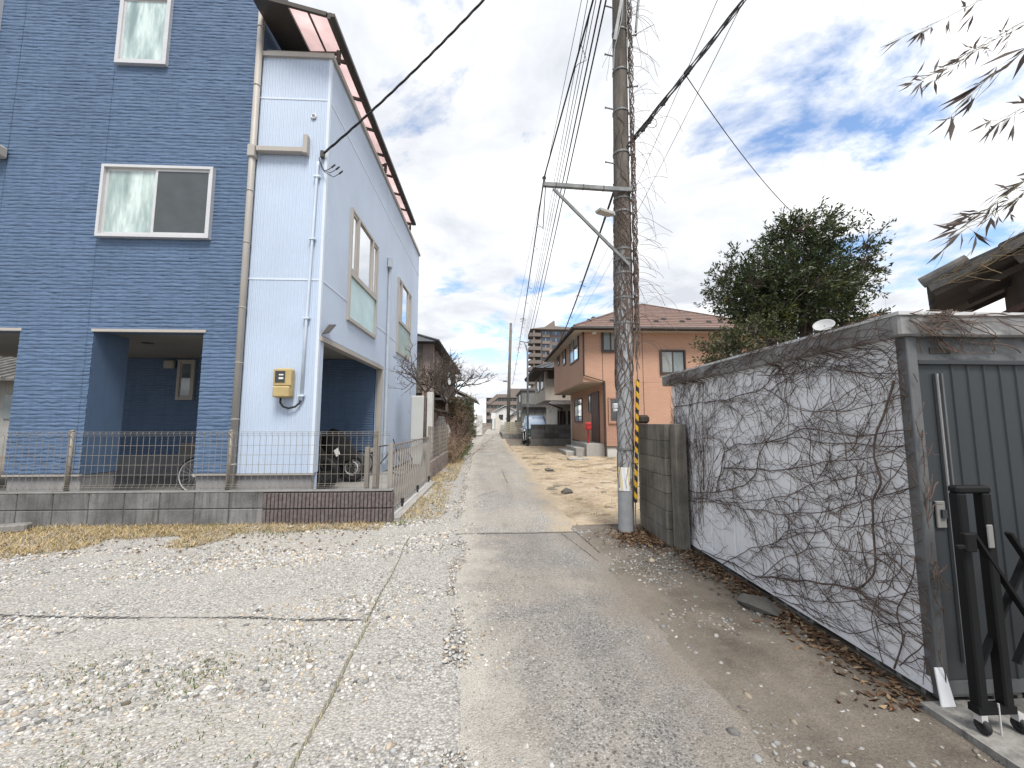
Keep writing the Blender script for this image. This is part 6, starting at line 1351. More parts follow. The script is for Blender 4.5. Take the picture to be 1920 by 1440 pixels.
for j in range(4): k = MB(); yy = dy0+(dy1-dy0)*(j+0.5)/4; k.box(OXl-0.056,OXl-0.051,yy-0.006,yy+0.006,0.55,zov-0.35); part('groove', k, M_BRN, dr_)
k = MB(); x1_, z1_ = P(1133,717,Y=OY-0.06).x, P(1133,717,Y=OY).z; xq = OXu+0.03; k.tube([(xq,OY-0.07,EZ-0.05),(xq,OY-0.07,zov+0.25),(x1_,OY-0.07,zov+0.02),(x1_,OY-0.07,0.1)],0.035,8); part('downpipe', k, M_BRN, oh)
for u_ in (1129,1204): x_ = P(u_,650,Y=OY).x; k = MB(); k.box(x_-0.008,x_+0.008,OY-0.012,OY-0.003,0.45,OZ-0.06); part('joint_strip', k, M_BRN, oh)
p_ = P(1113,623,Y=OY); k = MB(); k.cbox(p_.x-0.08,p_.x+0.08,OY-0.10,OY-0.004,p_.z-0.09,p_.z+0.09,0.02); part('vent_hood', k, M_WHITE, oh)
k = MB(); k.box(OXl-0.05,OXl+0.02,YB_-0.10,YB_-0.02,0.1,zov-0.05); part('corner_downpipe', k, M_WHITE, oh)
for i, (x0, z1) in enumerate(((OXl-0.75,0.50),(OXl-1.12,0.33),(OXl-1.48,0.17))):
    k = MB(); k.cbox(x0,OXl-0.02,dy0-0.75,dy1+0.55-0.001*i,-0.05,z1,0.01); part('step', k, M_CONC, oh) if i == 0 else part('step', MB().cbox(x0,OXl-0.755-0.37*(i-1)+0.0,dy0-0.75+0.25*i,dy1+0.55,-0.05,z1,0.01), M_CONC, oh)
mbx = thing('mailbox', 'red mailbox on a thin red post by the orange house entrance', 'mailbox', P(1103,832,X=4.05))
p_ = P(1103,830,X=3.85); zb = P(1103,799,X=3.85).z
k = MB(); k.cyl((p_.x,p_.y,0.0),(p_.x,p_.y,zb),0.03,8); part('post', k, mat('red_paint', (0.42,0.03,0.035), 0.4, 0.08), mbx)
k = MB(); k.cbox(p_.x-0.11,p_.x+0.11,p_.y-0.2,p_.y+0.2,zb-0.15,zb+0.16,0.05); part('case', k, mat('red_case', (0.45,0.035,0.04), 0.35, 0.08), mbx)
k = MB(); k.box(p_.x-0.06,p_.x+0.06,p_.y-0.205,p_.y-0.2,zb+0.03,zb+0.06); part('slot', k, M_BRN, mbx)
st = MB(); q_ = P(1083,862,Z=0.0); st.cbox(q_.x-0.35,q_.x+0.35,q_.y-0.2,q_.y+0.2,0,0.07,0.02); single('stepping_stone', st, M_CONC, 'flat concrete slab lying on sand before the house steps', 'slab', tuple(q_))

# ================================================================ dark block wall, steel lamp post, truck and scooter
bw3 = thing('block_wall', 'dark horizontally banded concrete block wall beside the orange house', 'wall', (3,22.9,0))
M_DBLK = mat('dark_block', (0.16,0.16,0.162), 0.92, 0.25, 3, 0.12, 40, 0.5, 30, streak=0.4, objvar=0.4)
kb = MB(); kb.cbox(-0.395,0.395,-0.07,0.07,-0.118,0.118,0.008); mkb = kb.mesh('block', M_DBLK)
for r_ in range(5):
    for i in range(3): inst('block', mkb, bw3, (2.15+0.4+0.8*i, 22.9, 0.12+0.24*r_))
k = MB(); k.box(2.17,4.5,22.86,22.94,-0.1,1.19); part('mortar', k, M_DARKLINE, bw3)
k = MB(); k.cbox(2.13,4.56,22.82,22.98,1.20,1.235,0.008); part('coping', k, mat('dark_coping', (0.075,0.075,0.077), 0.9), bw3)
k = MB(); k.box(2.13,4.56,22.84,22.80,0.0,0.42); part('plinth', k, mat('grey_plinth', (0.20,0.20,0.19), 0.92, 0.2, 3, streak=0.4), bw3)
slp = thing('steel_pole', 'slim grey steel pole with bent top standing by the dark block wall', 'pole', (2.0,23.2,0))
k = MB(); k.tube([(2.0,23.2,-0.1),(2.0,23.2,5.5),(1.92,23.2,5.85),(1.80,23.2,6.1)],[0.065,0.055,0.05,0.045],10); part('shaft', k, mat('bluish_galvanised', (0.27,0.31,0.36), 0.5, 0.1, 3, metal=0.3), slp, smooth=True)
k = MB(); k.beam((1.55,23.2,6.12),(2.3,23.2,6.02),0.05,0.05); part('cross_arm', k, M_GALV, slp)
k = MB(); k.cbox(1.92,2.08,23.08,23.16,2.2,2.5,0.02); part('junction_box', k, M_GALV, slp)
k = MB(); k.cyl((2.0,23.2,0.0),(2.0,23.2,0.4),0.085,12); part('base_sleeve', k, M_BLACKRUB, slp)
# kei truck facing the lane
TX, TYy = 2.75, 26.4
trk = thing('kei_truck', 'small light blue truck with dark green sheet over its front parked behind the block wall', 'truck', (TX,TYy,0))
M_LBL = mat('light_blue_paint', (0.30,0.41,0.58), 0.4, 0.08, 2, spec=0.5); M_GSH = mat('dark_green_sheet', (0.06,0.115,0.11), 0.6, 0.2, 4, bump=0.4, bscale=12, bdist=0.03)
def loft(rings, mats): 
    mb = MB(); n_ = len(rings[0])
    for r_ in rings: mb.V += [tuple(p_) for p_ in r_]
    for i in range(len(rings)-1):
        for j in range(n_): mb.F.append((i*n_+j,i*n_+(j+1)%n_,(i+1)*n_+(j+1)%n_,(i+1)*n_+j)); mb.M.append(0)
    mb.F.append(tuple(range(n_))[::-1]); mb.M.append(0); mb.F.append(tuple((len(rings)-1)*n_+j for j in range(n_))); mb.M.append(0); return mb
def rr(cx, cy, z_, hx, hy, c=0.12): return [(cx-hx+c,cy-hy,z_),(cx+hx-c,cy-hy,z_),(cx+hx,cy-hy+c,z_),(cx+hx,cy+hy-c,z_),(cx+hx-c,cy+hy,z_),(cx-hx+c,cy+hy,z_),(cx-hx,cy+hy-c,z_),(cx-hx,cy-hy+c,z_)]
cab = loft([rr(TX,TYy,0.45,0.74,0.62),rr(TX,TYy,0.95,0.74,0.64),rr(TX,TYy+0.06,1.35,0.70,0.54),rr(TX,TYy+0.12,1.72,0.62,0.42),rr(TX,TYy+0.12,1.80,0.52,0.34)],None); part('cab', cab, M_LBL, trk)
k = MB(); k.prism([(TX-0.58,TYy-0.595,1.0),(TX+0.58,TYy-0.595,1.0),(TX+0.50,TYy-0.32,1.66),(TX-0.50,TYy-0.32,1.66)],(0,-0.012,0.0)); part('windscreen', k, M_MIRROR, trk)
for s_ in (-1,1): k = MB(); k.prism([(TX+s_*0.735,TYy-0.40,1.0),(TX+s_*0.735,TYy+0.40,1.0),(TX+s_*0.66,TYy+0.36,1.62),(TX+s_*0.66,TYy-0.2,1.62)],(s_*0.012,0,0)); part('side_window', k, M_DKGL, trk)
for s_ in (-1,1): k = MB(); k.cbox(TX+s_*0.82-0.05,TX+s_*0.82+0.05,TYy-0.62,TYy-0.58,1.12,1.30,0.01); part('mirror', k, M_WHITE, trk)
k = MB(); k.cbox(TX-0.72,TX+0.72,TYy+0.66,TYy+2.5,0.6,0.95,0.02); part('cargo_bed', k, M_LBL, trk)
k = loft([rr(TX,TYy-0.04,0.42,0.66,0.66),rr(TX,TYy-0.05,0.72,0.765,0.66),rr(TX,TYy-0.04,0.96,0.765,0.66)],None); part('front_sheet', k, M_GSH, trk)
for s_ in (-1,1):
    for yy in (TYy-0.1,TYy+1.9):
        k = MB(); k.torus((TX+s_*0.62,yy,0.27),(1,0,0),0.19,0.08,20,8); w_ = part('wheel', k, M_BLACKRUB, trk, smooth=True); k = MB(); k.cyl((TX+s_*0.60,yy,0.27),(TX+s_*0.68,yy,0.27),0.13,14); part('rim', k, M_ALU, w_)
for s_ in (-1,1): k = MB(); k.cyl((TX+s_*0.5,TYy-0.70,0.62),(TX+s_*0.5,TYy-0.73,0.62),0.07,12); part('headlight', k, M_WHITE, trk)
sc = thing('moped', 'small dark moped with silver fork parked in front of the light blue truck', 'moped', (2.0,24.6,0))
MX, MY = 1.92, 24.5
for yy in (MY,MY+1.15):
    k = MB(); k.torus((MX,yy,0.27),(1,0,0),0.225,0.045,22,8); w_ = part('wheel', k, M_BLACKRUB, sc, smooth=True); k = MB(); k.torus((MX,yy,0.27),(1,0,0),0.17,0.012,18,5); k.cyl((MX-0.05,yy,0.27),(MX+0.05,yy,0.27),0.05,10); part('rim', k, M_ALU, w_)
for s_ in (-0.07,0.07): k = MB(); k.cyl((MX+s_,MY,0.27),(MX+s_,MY+0.22,0.85),0.022,7); part('fork', k, M_ALU, sc)
k = MB(); k.tube([(MX,MY+0.2,0.78),(MX,MY+0.38,0.42),(MX,MY+0.75,0.36),(MX,MY+1.15,0.42)],[0.05,0.09,0.12,0.09],8); part('body', k, M_BLACKRUB, sc)
k = MB(); k.cbox(MX-0.12,MX+0.12,MY+0.62,MY+1.2,0.66,0.76,0.03); part('seat', k, M_BLACKRUB, sc)
k = MB(); k.tube([(MX-0.3,MY+0.32,0.96),(MX-0.08,MY+0.24,0.93),(MX+0.08,MY+0.24,0.93),(MX+0.3,MY+0.32,0.96)],0.014,6); part('handlebar', k, M_ALU, sc)
k = MB(); k.lathe([(0.001,-0.06),(0.07,-0.04),(0.08,0.02),(0.05,0.08),(0.001,0.09)],(MX,MY+0.12,0.84),12,'Y'); part('headlamp', k, M_ALU, sc, smooth=True)

# ================================================================ beige house
HB = thing('beige_house', 'beige plastered house with tiled roof dark upper windows and white porch canopy', 'house', (3.3,25.2,0))
M_BEI = mat('beige_plaster', (0.40,0.365,0.32), 0.9, 0.12, 1.2, 0.08, 40, streak=0.35); M_BEI2 = mat('cream_panel', (0.56,0.53,0.47), 0.85, 0.1, 2)
M_JT = mat('dark_grey_roof_tile', (0.085,0.09,0.10), 0.7, 0.2, 4, 0.15, 30, 0.5, 14, bdist=0.02)
bx0, by0, by1 = 3.3, 25.2, 31.5
k = MB(); k.box(bx0,8,by0,by1,2.75,4.75); part('upper_wall', k, M_BEI, HB); k = MB(); k.box(4.2,8,by0+0.9,by1,0,2.74); part('lower_wall', k, M_BEI2, HB)
k = MB(); k.box(5.05,8,by0-0.6,by0+0.89,0,2.74); part('side_wing', k, mat('brown_wing', (0.30,0.235,0.20), 0.9, 0.1, 2), HB)
e0 = (bx0-0.75,by0-0.75,4.72)
k = MB(); k.prism([(bx0-0.75,by0-0.75,4.62),(8.5,by0-0.75,4.62),(8.5,by0-0.75,4.72),(bx0-0.75,by0-0.75,4.72)],(0,7.6,0)); rfb = part('roof_base', k, M_OLDWOOD, HB)
k = MB(); a,b_,c_,d_ = (bx0-0.8,by0-0.8,4.725),(8.5,by0-0.8,4.725),(8.5,by0+6.9,4.725),(bx0-0.8,by0+6.9,4.725); t1, t2 = (5.6,by0+2.6,6.0),(5.6,by0+3.6,6.0); k.face([a,b_,t1]); k.face([b_,c_,t2,t1]); k.face([c_,d_,t2]); k.face([d_,a,t1,t2]); part('roof', k, M_JT, HB)
for i in range(14):
    y_ = by0-0.75+0.55*i; k = MB(); k.tube([(bx0-0.82,y_,4.74),(5.5,by0+2.6+(y_-by0)*0.12,6.0)],0.05,5); part('tile_ridge', k, M_JT, HB)
for i in range(9):
    x_ = bx0-0.7+0.55*i; k = MB(); k.tube([(x_,by0-0.82,4.74),(5.6+(x_-5.6)*0.05,by0+2.6,6.0)],0.05,5); part('tile_ridge', k, M_JT, HB)
win_px(1026,685,1041,710,by0-0.004,[M_BRN,M_DKGL,M_DKGL],HB); swin(bx0,25.8,27.4,3.55,4.55,[M_BRN,M_DKGL,M_OGL],HB)
swin(bx0,28.2,29.8,3.55,4.55,[M_BRN,M_DKGL,M_OGL],HB)
k = MB(); k.box(bx0+0.25,5.4,by0-0.95,by0+0.5,2.50,2.62); k.box(bx0+0.2,5.45,by0-1.0,by0-0.95,2.46,2.66); part('canopy', k, M_WHITE, HB)
for x_ in (3.7,5.3): k = MB(); k.beam((x_,by0-0.85,2.48),(x_,by0+0.88,2.0),0.05,0.05); part('canopy_brace', k, M_WHITE, HB)
k = MB(); k.tube([(3.4,by0-0.9,2.5),(4.3,by0-0.3,2.2),(4.45,by0+0.75,2.0),(4.45,by0+0.78,0.2)],0.05,7); part('downpipe', k, M_BRN, HB)
for x0, x1 in ((4.35,4.75),(5.0-0.1,5.03),(4.82,4.88)):
    if x1-x0 > 0.1: k = MB(); k.box(x0,x1,by0+0.86,by0+0.897,0.9,2.1); part('window', k, M_DKGL, HB)
k = MB(); k.box(4.22,4.30,by0+0.86,by0+0.897,0.9,2.1); part('window', k, M_DKGL, HB); k = MB(); k.box(4.55,4.56,by0+0.855,by0+0.86,0.9,2.1); part('mullion', k, M_WHITE, HB)
k = MB(); k.cbox(5.2,5.9,by0-0.85,by0-0.62,0.85,1.25,0.03); part('meter_cluster', k, M_BRONZE, HB)
p_ = P(1057,740,Y=by0-0.65); k = MB(); k.cbox(p_.x-0.1,p_.x+0.1,by0-0.8,by0-0.6,p_.z-0.2,p_.z+0.15,0.04); part('wall_lamp', k, M_BRONZE, HB)
# ================================================================ concrete building
cbd = thing('concrete_building', 'grey bare concrete two storey building with flat roof behind the truck', 'building', (2.3,36,0))
M_GC = mat('grey_board_concrete', (0.20,0.198,0.19), 0.92, 0.2, 0.8, 0.12, 30, 0.4, 20, streak=0.6)
c0 = P(975,722,Y=38); xa = P(976,740,Y=38).x; xb = P(1045,740,Y=36).x+1.5; zt_ = P(1000,733,Y=36).z
k = MB(); k.box(xa,xb,36,44,-0.05,zt_); part('wall', k, M_GC, cbd); k = MB(); k.box(xa-0.12,xb+0.1,35.88,44.1,zt_,zt_+0.14); part('parapet', k, mat('dark_parapet', (0.10,0.10,0.10), 0.9), cbd)
k = MB(); k.box(xa+0.05,xb,35.6,35.995,P(1000,762,Y=36).z-0.08,P(1000,759,Y=36).z+0.05); part('canopy_ledge', k, mat('dark_ledge', (0.09,0.09,0.09), 0.9), cbd)
for j in range(4): x_ = xa+0.4+0.75*j; k = MB(); k.box(x_-0.02,x_+0.02,35.985,35.998,0,zt_-1.7); part('joint', k, M_DARKLINE, cbd)
k = MB(); a = P(1000,779,Y=36); k.box(a.x-0.7,a.x+0.9,35.9,35.996,0,a.z); part('shutter', k, mat('steel_shutter', (0.27,0.27,0.265), 0.6, 0.1, 4), cbd)
k = MB(); a = P(1000,729,Y=36); k.box(a.x+0.3,a.x+0.55,35.9,35.996,a.z-0.6,a.z-0.15); part('vent', k, M_ALU, cbd)
for zz_ in (P(980,745,Y=36).z,P(980,775,Y=36).z): k = MB(); k.box(xa-0.03,xa+0.01,38,39,zz_-0.3,zz_+0.35); part('window', k, M_DKGL, cbd)
# beige slatted fence on a low wall
bf_ = thing('slat_fence', 'beige horizontal slat fence panel on a low dark block wall along the lane', 'fence', (1.0,33,0))
M_BSL = mat('beige_slat', (0.36,0.33,0.26), 0.6, 0.08, 2)
fx0, fx1 = P(946,810,Y=33).x, P(976,810,Y=33).x; z0_, z1_ = P(960,813,Y=33).z, P(960,791,Y=33).z
for i in range(6):
    za_ = z0_+(z1_-z0_)*i/6; k = MB(); k.box(fx0,fx1+0.4,32.97,33.0,za_+0.012,za_+(z1_-z0_)/6-0.012); part('slat', k, M_BSL, bf_)
for x_ in (fx0+0.03,(fx0+fx1)/2,fx1): k = MB(); k.box(x_-0.03,x_+0.03,33.0,33.06,z0_,z1_); part('post', k, M_BSL, bf_)
k = MB(); k.cbox(fx0,fx1+0.5,32.92,33.08,-0.1,z0_,0.01); part('base_wall', k, M_CONC_D, bf_)
k = MB(); k.cbox(fx0-0.16,fx0-0.01,32.9,50,-0.1,0.38,0.01); part('kerb_wall', k, M_CONC_D, bf_)
# leaning utility pole
lpz = P(958,606,Y=38).z; lpb = P(953,800,Y=38)
lpo = thing('utility_pole', 'tall plain brown utility pole leaning slightly beyond the slat fence', 'utility pole', (lpb.x,38,0))
k = MB(); k.tube([(lpb.x-0.05,38,-0.2),(lpb.x+0.08,38,lpz*0.5),(P(958,606,Y=38).x,38,lpz)],[0.18,0.155,0.125],12); part('shaft', k, mat('old_pole_wood', (0.15,0.14,0.13), 0.9, 0.2, 3), lpo, smooth=True)
k = MB()
for i in range(9): z_ = 2+i*0.9; s_ = 1 if i % 2 else -1; k.cyl((lpb.x+0.1,38,z_),(lpb.x+0.1+s_*0.32,38,z_),0.012,5)
part('step_bolts', k, M_GALV, lpo); k = MB(); k.cbox(lpb.x-0.5,lpb.x-0.12,37.9,38.05,5.2,5.35,0.02); k.beam((lpb.x-0.9,38,5.4),(lpb.x,38,5.2),0.03,0.03); part('lamp_arm', k, M_GALV, lpo)

# ================================================================ left: tank, old brown house, white house, board
tk_ = thing('water_heater', 'tall pale grey water heater tank unit beside the pale metal wall', 'water heater', (-2.2,12.0,0))
wx0, wx1, wz = P(771,740,Y=11.9).x, P(798,740,Y=11.9).x, P(780,742,Y=11.9).z
k = MB(); k.cbox(wx0,wx1,11.9,12.6,0.12,wz,0.02); part('case', k, mat('pale_grey_enamel', (0.50,0.51,0.50), 0.45, 0.04), tk_)
k = MB(); k.box(wx0+0.01,wx1-0.01,11.893,11.9,0.86,0.87); k.cbox(wx0+0.28,wx0+0.36,11.885,11.898,0.66,0.78,0.003); part('panel_joint', k, mat('grey_joint', (0.38,0.38,0.375), 0.5), tk_)
k = MB(); k.box(wx0+0.03,wx1-0.03,11.93,12.57,0.0,0.12); part('feet', k, M_CONC_D, tk_)
k = MB(); pxx = wx1+0.03; k.cbox(pxx,pxx+0.16,12.0,12.3,-0.02,P(806,735,Y=12).z,0.01); single('fence_pillar', k, mat('white_pillar', (0.55,0.545,0.53), 0.7), 'white square pillar standing against the pale grey water heater', 'pillar', (pxx,12.15,0))
oldh = thing('old_house', 'weathered brown two storey house with tiled roof behind bare trees', 'house', (-3,17,0))
M_OB = mat('brown_timber_wall', (0.145,0.112,0.092), 0.9, 0.25, 1.5, 0.15, 30, 0.3, 20, streak=0.4); M_OP = mat('faded_pink_plaster', (0.40,0.32,0.29), 0.9, 0.12, 2, streak=0.3)
oz = P(790,632,Y=17.2).z
k = MB(); k.box(-9,-2.62,17.2,27.5,-0.05,oz-0.25); part('wall', k, M_OB, oldh); k = MB(); k.box(-3.05,-2.60,17.17,17.5,0.5,oz-0.27); part('corner_board', k, M_OP, oldh)
k = MB(); k.box(-8.9,-3.06,17.15,17.19,2.6,oz-0.3); part('upper_siding', k, mat('grey_timber', (0.26,0.235,0.21), 0.9, 0.15, 3, streak=0.5), oldh)
k = MB(); k.box(-2.615,-2.585,18.2,20.2,oz-1.5,oz-0.5); part('window', k, M_OGL, oldh); [part('window_frame', MB().box(-2.62,-2.57,y_,y_+0.08,oz-1.55,oz-0.45), M_OP, oldh) for y_ in (18.12,19.16,20.2)]
k = MB(); k.box(-2.615,-2.585,22.2,24.4,oz-1.5,oz-0.5); part('window', k, M_DKGL, oldh); [part('window_frame', MB().box(-2.62,-2.57,y_,y_+0.08,oz-1.55,oz-0.45), M_OP, oldh) for y_ in (22.12,24.4)]
k = MB(); k.box(-3.1,-2.2,17.9,26.5,2.35,2.45); k.prism([(-2.0,17.9,2.3),(-2.6,17.9,2.75),(-2.6,17.9,2.70),(-2.0,17.9,2.25)],(0,8.6,0)); part('lower_eave', k, M_JT, oldh)
a,b_,c_,d_ = (-9.6,16.6,oz-0.3),(-2.3,16.6,oz-0.3),(-2.3,28.2,oz-0.3),(-9.6,28.2,oz-0.3); t1, t2 = (-5.6,20.5,oz+1.3),(-5.6,24.5,oz+1.3)
k = MB(); k.face([a,b_,t1]); k.face([b_,c_,t2,t1]); k.face([c_,d_,t2]); k.face([d_,a,t1,t2]); k.face([d_,c_,b_,a]); part('roof', k, M_JT, oldh)
for i in range(22):
    y_ = 16.5+0.52*i; k = MB(); k.tube([(-2.28,y_,oz-0.28),(-5.55,20.5+(y_-16.5)*0.34,oz+1.3)],0.05,5); part('tile_ridge', k, M_JT, oldh)
k = MB(); k.cyl((-2.27,16.55,oz-0.33),(-2.27,28.2,oz-0.33),0.05,6); part('gutter', k, M_BRN, oldh)
jk = thing('covered_pile', 'pile under a white sheet beside the old brown house', 'covered pile', (-2.0,16.3,0))
k = MB(); k.prism([(-2.5,15.9,0.0),(-1.75,15.9,0.0),(-1.75,15.9,1.0),(-1.95,15.9,1.55),(-2.15,15.9,1.6),(-2.5,15.9,0.9)],(0,0.7,0)); part('sheet', k, M_WHITE, jk)
k = MB(); k.box(-2.95,-2.5,15.8,16.6,0,1.55); part('rack', k, M_OLDWOOD, jk)
ga = thing('garden_arch', 'low timber lean to roof with pale sheet between tank and old house', 'lean-to', (-2.6,15.0,0))
k = MB(); k.prism([(-3.2,14.95,2.05),(-1.75,14.95,1.72),(-1.75,14.95,1.78),(-3.2,14.95,2.11)],(0,1.0,0)); part('roof', k, M_OLDWOOD, ga)
for x_, zz_ in ((-3.15,2.05),(-2.2,1.82)): k = MB(); k.box(x_,x_+0.07,15.0,15.07,0,zz_); part('post', k, M_OLDWOOD, ga)
wh = thing('white_house', 'white gabled house beyond the conifer hedge on the lane side', 'house', (-3,37,0))
wz_ = P(885,738,Y=36).z
k = MB(); k.box(-9,-2.2,36,46,-0.05,wz_-0.3); part('wall', k, mat('white_wall', (0.55,0.55,0.53), 0.85, 0.06, 2), wh)
k = MB(); k.prism([(-1.55,35.4,wz_-0.45),(-5.5,35.4,wz_+1.5),(-9.6,35.4,wz_-0.45),(-9.6,35.4,wz_-0.6),(-5.5,35.4,wz_+1.3),(-1.55,35.4,wz_-0.6)],(0,11,0)); part('roof', k, mat('pale_grey_roof', (0.30,0.29,0.28), 0.7, 0.1, 3), wh)
k = MB(); k.box(-2.19,-2.15,38,40,wz_-1.6,wz_-0.7); part('window', k, M_DKGL, wh)
k = MB(); k.cbox(P(893,790,Y=40).x,P(904,790,Y=40).x,40,41.5,0.05,P(900,778,Y=40).z,0.03); single('white_cabinet', k, M_WHITE, 'tall white storage cabinet at the lane edge beyond the hedge', 'cabinet', (-1.4,40,0))
ph = thing('rear_house', 'old grey house with tiled roof seen through the carport opening', 'house', (-22,17,0))
k = MB(); k.box(-27,-17.2,17.5,26,-0.05,3.1); part('wall', k, mat('grey_plaster', (0.33,0.33,0.32), 0.9, 0.15, 1.5, streak=0.4), ph)
k = MB(); k.prism([(-28,16.6,3.0),(-16.2,16.6,3.0),(-16.2,21.8,5.2),(-28,21.8,5.2)],(0,0,0.1)); part('roof', k, M_TILE, ph)
for i in range(24): x_ = -27.9+0.5*i; k = MB(); k.tube([(x_,16.6,3.12),(x_,21.8,5.32)],0.06,5); part('tile_ridge', k, M_TILE, ph)
k = MB(); k.box(-20.2,-18.6,17.44,17.49,1.5,2.5); part('window', k, M_OGL, ph); k = MB(); k.box(-19.44,-19.36,17.42,17.45,1.5,2.5); part('window_frame', k, M_ALU, ph)
# ================================================================ far apartment blocks and small houses
def apartments(name, label, x0, x1, Y, z1, floors, depth, mt, bands, cols):
    t_ = thing(name, label, 'apartment block', ((x0+x1)/2,Y,0)); fh = z1/floors
    k = MB(); k.box(x0,x1,Y+1.5,Y+depth,-0.1,z1); part('wall', k, mt, t_)
    wd = (x1-x0)/cols
    for f_ in range(floors):
        z_ = f_*fh
        if bands: k = MB(); k.box(x0-0.1,x1+0.1,Y,Y+1.5,z_-0.1,z_+1.15); k.box(x0-0.1,x1+0.1,Y+0.1,Y+1.49,z_+fh-0.25,z_+fh-0.11); part('balcony', k, mt, t_)
        for c_ in range(cols):
            xa_ = x0+wd*c_; k = MB(); k.box(xa_+wd*0.12,xa_+wd*0.88,Y+1.42,Y+1.495,z_+0.9,z_+2.2); w_ = part('window', k, M_DKGL if random.random() < 0.75 else M_OGL, t_)
            k = MB(); k.box(xa_+wd*0.48,xa_+wd*0.52,Y+1.40,Y+1.415,z_+0.9,z_+2.2); part('mullion', k, M_ALU, w_)
            if bands: k = MB(); k.box(xa_-0.1,xa_+0.1,Y+0.1,Y+1.4,z_+1.15,z_+fh-0.25); part('partition', k, mt, t_)
    return t_
M_APT = mat('taupe_apartment_tile', (0.215,0.18,0.162), 0.85, 0.08, 0.3, 0.05, 4); M_APT2 = mat('dark_taupe_tile', (0.175,0.148,0.135), 0.85, 0.08, 0.3)
YA = 140
xa0, xa1 = P(912,760,Y=YA).x, P(1010,760,Y=YA).x; za1 = P(950,745,Y=YA).z
apt = apartments('apartment_block', 'long low taupe apartment block closing the far end of the lane', xa0, xa1, YA, za1, 4, 12, M_APT, True, 7)
k = MB(); k.prism([(xa0-0.4,YA-0.2,za1-2.2),(xa0+3.6,YA-0.2,za1+1.1),(xa1,YA-0.2,za1+1.1),(xa1,YA-0.2,za1-0.1),(xa0+4.2,YA-0.2,za1-0.1),(xa0+1.2,YA-0.2,za1-2.4)],(0,1.4,0)); part('sloped_parapet', k, M_APT, apt)
k = MB(); k.box(xa0+8.5,xa1,YA+2,YA+12,za1,za1+P(960,735,Y=YA).z-za1+1.4); part('penthouse', k, M_APT, apt)
YT = 150; xt0, xt1 = P(992,660,Y=YT).x, P(1078,660,Y=YT).x; zt1 = P(1020,618,Y=YT).z
tow = apartments('apartment_tower', 'tall brown apartment tower with stepped balconies rising behind the beige house', xt0+4.6, xt1+3, YT, zt1, 14, 14, M_APT2, False, 4)
fh = zt1/14
for f_ in range(5,14):
    z_ = f_*fh; k = MB(); k.prism([(xt0,YT-0.4,z_-0.1),(xt0+4.6,YT-0.4,z_-0.1),(xt0+4.6,YT-0.4,z_+1.25),(xt0,YT-0.4,z_+1.25)],(0,6,0)); part('balcony', k, M_APT2, tow)
    k = MB(); k.box(xt0+1.6,xt0+2.3,YT,YT+3,z_+1.25,z_+fh-0.1); part('balcony_column', k, M_APT, tow)
    k = MB(); k.box(xt0+5.2,xt0+8.2,YT+0.9,YT+1.49,z_-0.1,z_+1.1); part('balcony', k, M_APT, tow)
k = MB(); k.box(xt0+1.6,xt0+4.59,YT+2.5,YT+12,0,zt1); part('stair_core', k, M_APT, tow)
k = MB(); pk = P(1039,601,Y=YT); k.prism([(xt0+4.6,YT-0.5,zt1+0.05),(xt1+3,YT-0.5,zt1+0.05),(xt1+3,YT-0.5,zt1+0.6),(pk.x+0.3,YT-0.5,P(1040,612,Y=YT).z),(pk.x,YT-0.5,pk.z),(xt0+6,YT-0.5,zt1+0.9),(xt0+0.5,YT-0.5,zt1+0.2)],(0,12,0)); part('gable_parapet', k, M_APT, tow)
k = MB(); k.box(xt0+7.6,xt1+2,YT-2,YT+1.4,zt1-7*fh,zt1-3.1*fh); part('lower_wing', k, mat('pale_brown_wing', (0.30,0.235,0.205), 0.85, 0.08, 0.3), tow)
YB2 = 170; q0, q1 = P(1630,600,Y=YB2), P(1712,585,Y=YB2)
rt_ = thing('apartment_block', 'distant brown brick block with antenna mast peeking over the shed roof', 'apartment block', (q0.x,YB2,0))
k = MB(); k.box(q0.x,q0.x+30,YB2,YB2+15,-0.1,q0.z+3); part('wall', k, mat('orange_brown_tile', (0.33,0.20,0.14), 0.85, 0.1, 0.3), rt_)
for f_ in range(14):
    for c_ in range(8): k = MB(); k.box(q0.x+1.0+3.6*c_,q0.x+3.6+3.6*c_,YB2-0.06,YB2-0.01,q0.z+0.4-3*f_,q0.z+1.9-3*f_); part('window', k, M_DKGL, rt_)
k = MB(); a_ = P(1671,545,Y=YB2); k.cyl((a_.x,YB2+3,q0.z+2.9),(a_.x,YB2+3,a_.z),0.15,6); part('mast', k, M_ALU, rt_)
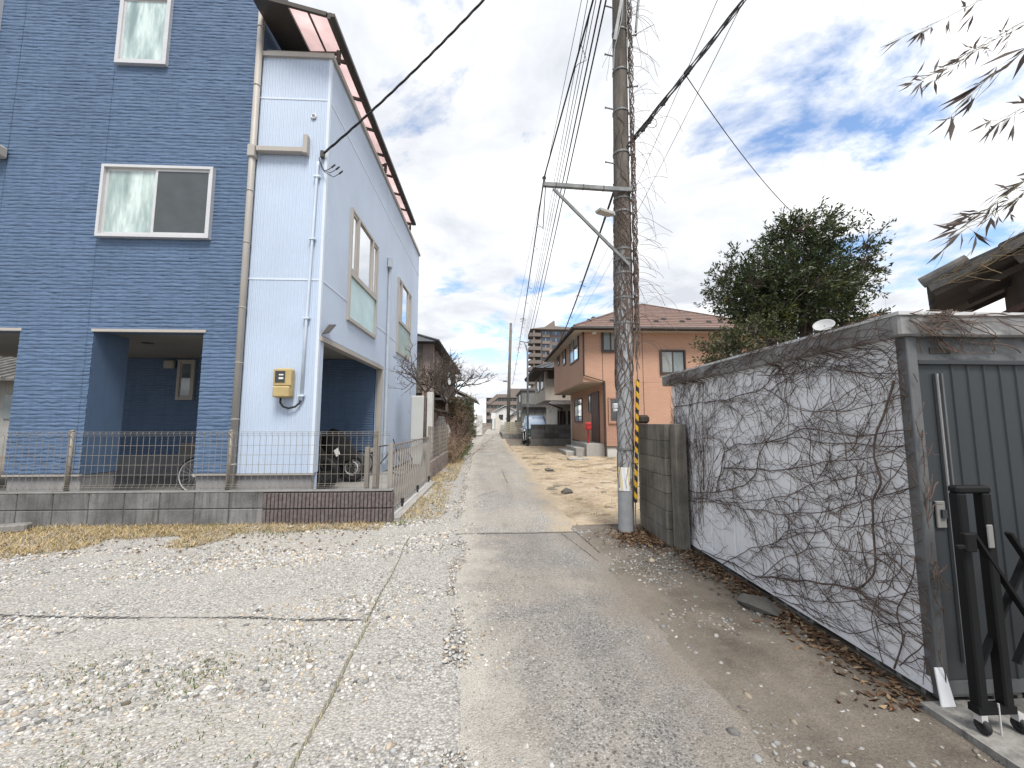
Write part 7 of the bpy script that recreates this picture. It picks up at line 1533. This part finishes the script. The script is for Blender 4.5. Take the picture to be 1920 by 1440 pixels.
def small_house(name, label, u0, u1, ve, vr, Y, wall, roof, depth=8, over=0.5):
    a, b_ = P(u0,ve,Y=Y), P(u1,ve,Y=Y); zr = P((u0+u1)/2,vr,Y=Y).z; t_ = thing(name, label, 'house', ((a.x+b_.x)/2,Y,0)); xm = (a.x+b_.x)/2
    k = MB(); k.box(a.x,b_.x,Y,Y+depth,-0.1,a.z); k.prism([(a.x,Y,a.z),(b_.x,Y,a.z),(xm,Y,zr-0.25)],(0,depth,0)); part('wall', k, wall, t_)
    k = MB(); k.prism([(a.x-over,Y-0.4,a.z-0.3),(xm,Y-0.4,zr),(b_.x+over,Y-0.4,a.z-0.3),(b_.x+over,Y-0.4,a.z-0.12),(xm,Y-0.4,zr+0.2),(a.x-over,Y-0.4,a.z-0.12)],(0,depth+0.8,0)); part('roof', k, roof, t_)
    for j in range(2): x_ = a.x+(b_.x-a.x)*(0.25+0.42*j); k = MB(); k.box(x_,x_+0.9,Y-0.03,Y-0.004,a.z-1.6,a.z-0.5); part('window', k, M_DKGL, t_)
    return t_
small_house('white_house', 'small white gabled house in front of the far apartment block', 923,972,773,761,85,mat('far_white_wall', (0.58,0.59,0.58), 0.85, 0.05), mat('far_pale_roof', (0.36,0.36,0.36), 0.7))
small_house('low_house', 'low house with dark roof beside the leaning pole', 957,990,782,770,62,M_BEI2, M_JT)
ext = thing('outdoor_stair', 'sloping pale stair wall near the far end of the lane', 'stair', (P(945,800,Y=80).x,80,0))
a, b_ = P(928,775,Y=80), P(945,795,Y=80); k = MB(); k.prism([(a.x,80,-0.1),(b_.x,80,-0.1),(b_.x,80,b_.z),(a.x,80,a.z)],(0,1.5,0)); part('stair_wall', k, M_BEI2, ext)
sgn = thing('sign_board', 'blank white sign board on two posts at the far end of the lane', 'sign', (P(925,800,Y=70).x,70,0))
a, b_ = P(921,774,Y=70), P(929,785,Y=70); k = MB(); k.box(a.x,b_.x,70,70.06,b_.z,a.z); part('board', k, M_WHITE, sgn); 
for x_ in (a.x+0.1,b_.x-0.1): k = MB(); k.cyl((x_,70.1,0),(x_,70.1,a.z),0.05,6); part('post', k, M_GALV, sgn)
crs = MB(); crs.face([(-60,80.2,0.004),(80,80.2,0.004),(80,86,0.004),(-60,86,0.004)]); structure('cross_road', crs, M_ROAD2)
for i, (x_, lab) in enumerate(((-3.4,'low pale retaining wall left of the far lane end'),(2.6,'low pale retaining wall right of the far lane end'))):
    k = MB(); k.cbox(x_-1.5 if i == 0 else x_-1.2,x_+1.6,76+3*i,76.3+3*i,-0.1,0.9,0.02); single('retaining_wall', k, M_CONC, lab, 'wall', (x_,76+3*i,0))
far_t = [(-14,95,5.5,'green garden tree left of the far apartment block'),(9,70,5.0,'garden tree behind the concrete building'),(-9,60,4.5,'garden tree behind the white gabled house')]
for x_, y_, h_, lab in far_t:
    evergreen('garden_tree', lab, (x_,y_,0), [((x_,y_,h_*0.62),(1.8,1.8,h_*0.36),0.3,1)], 120, 0.28, dark_leaf, 20, 0.12)
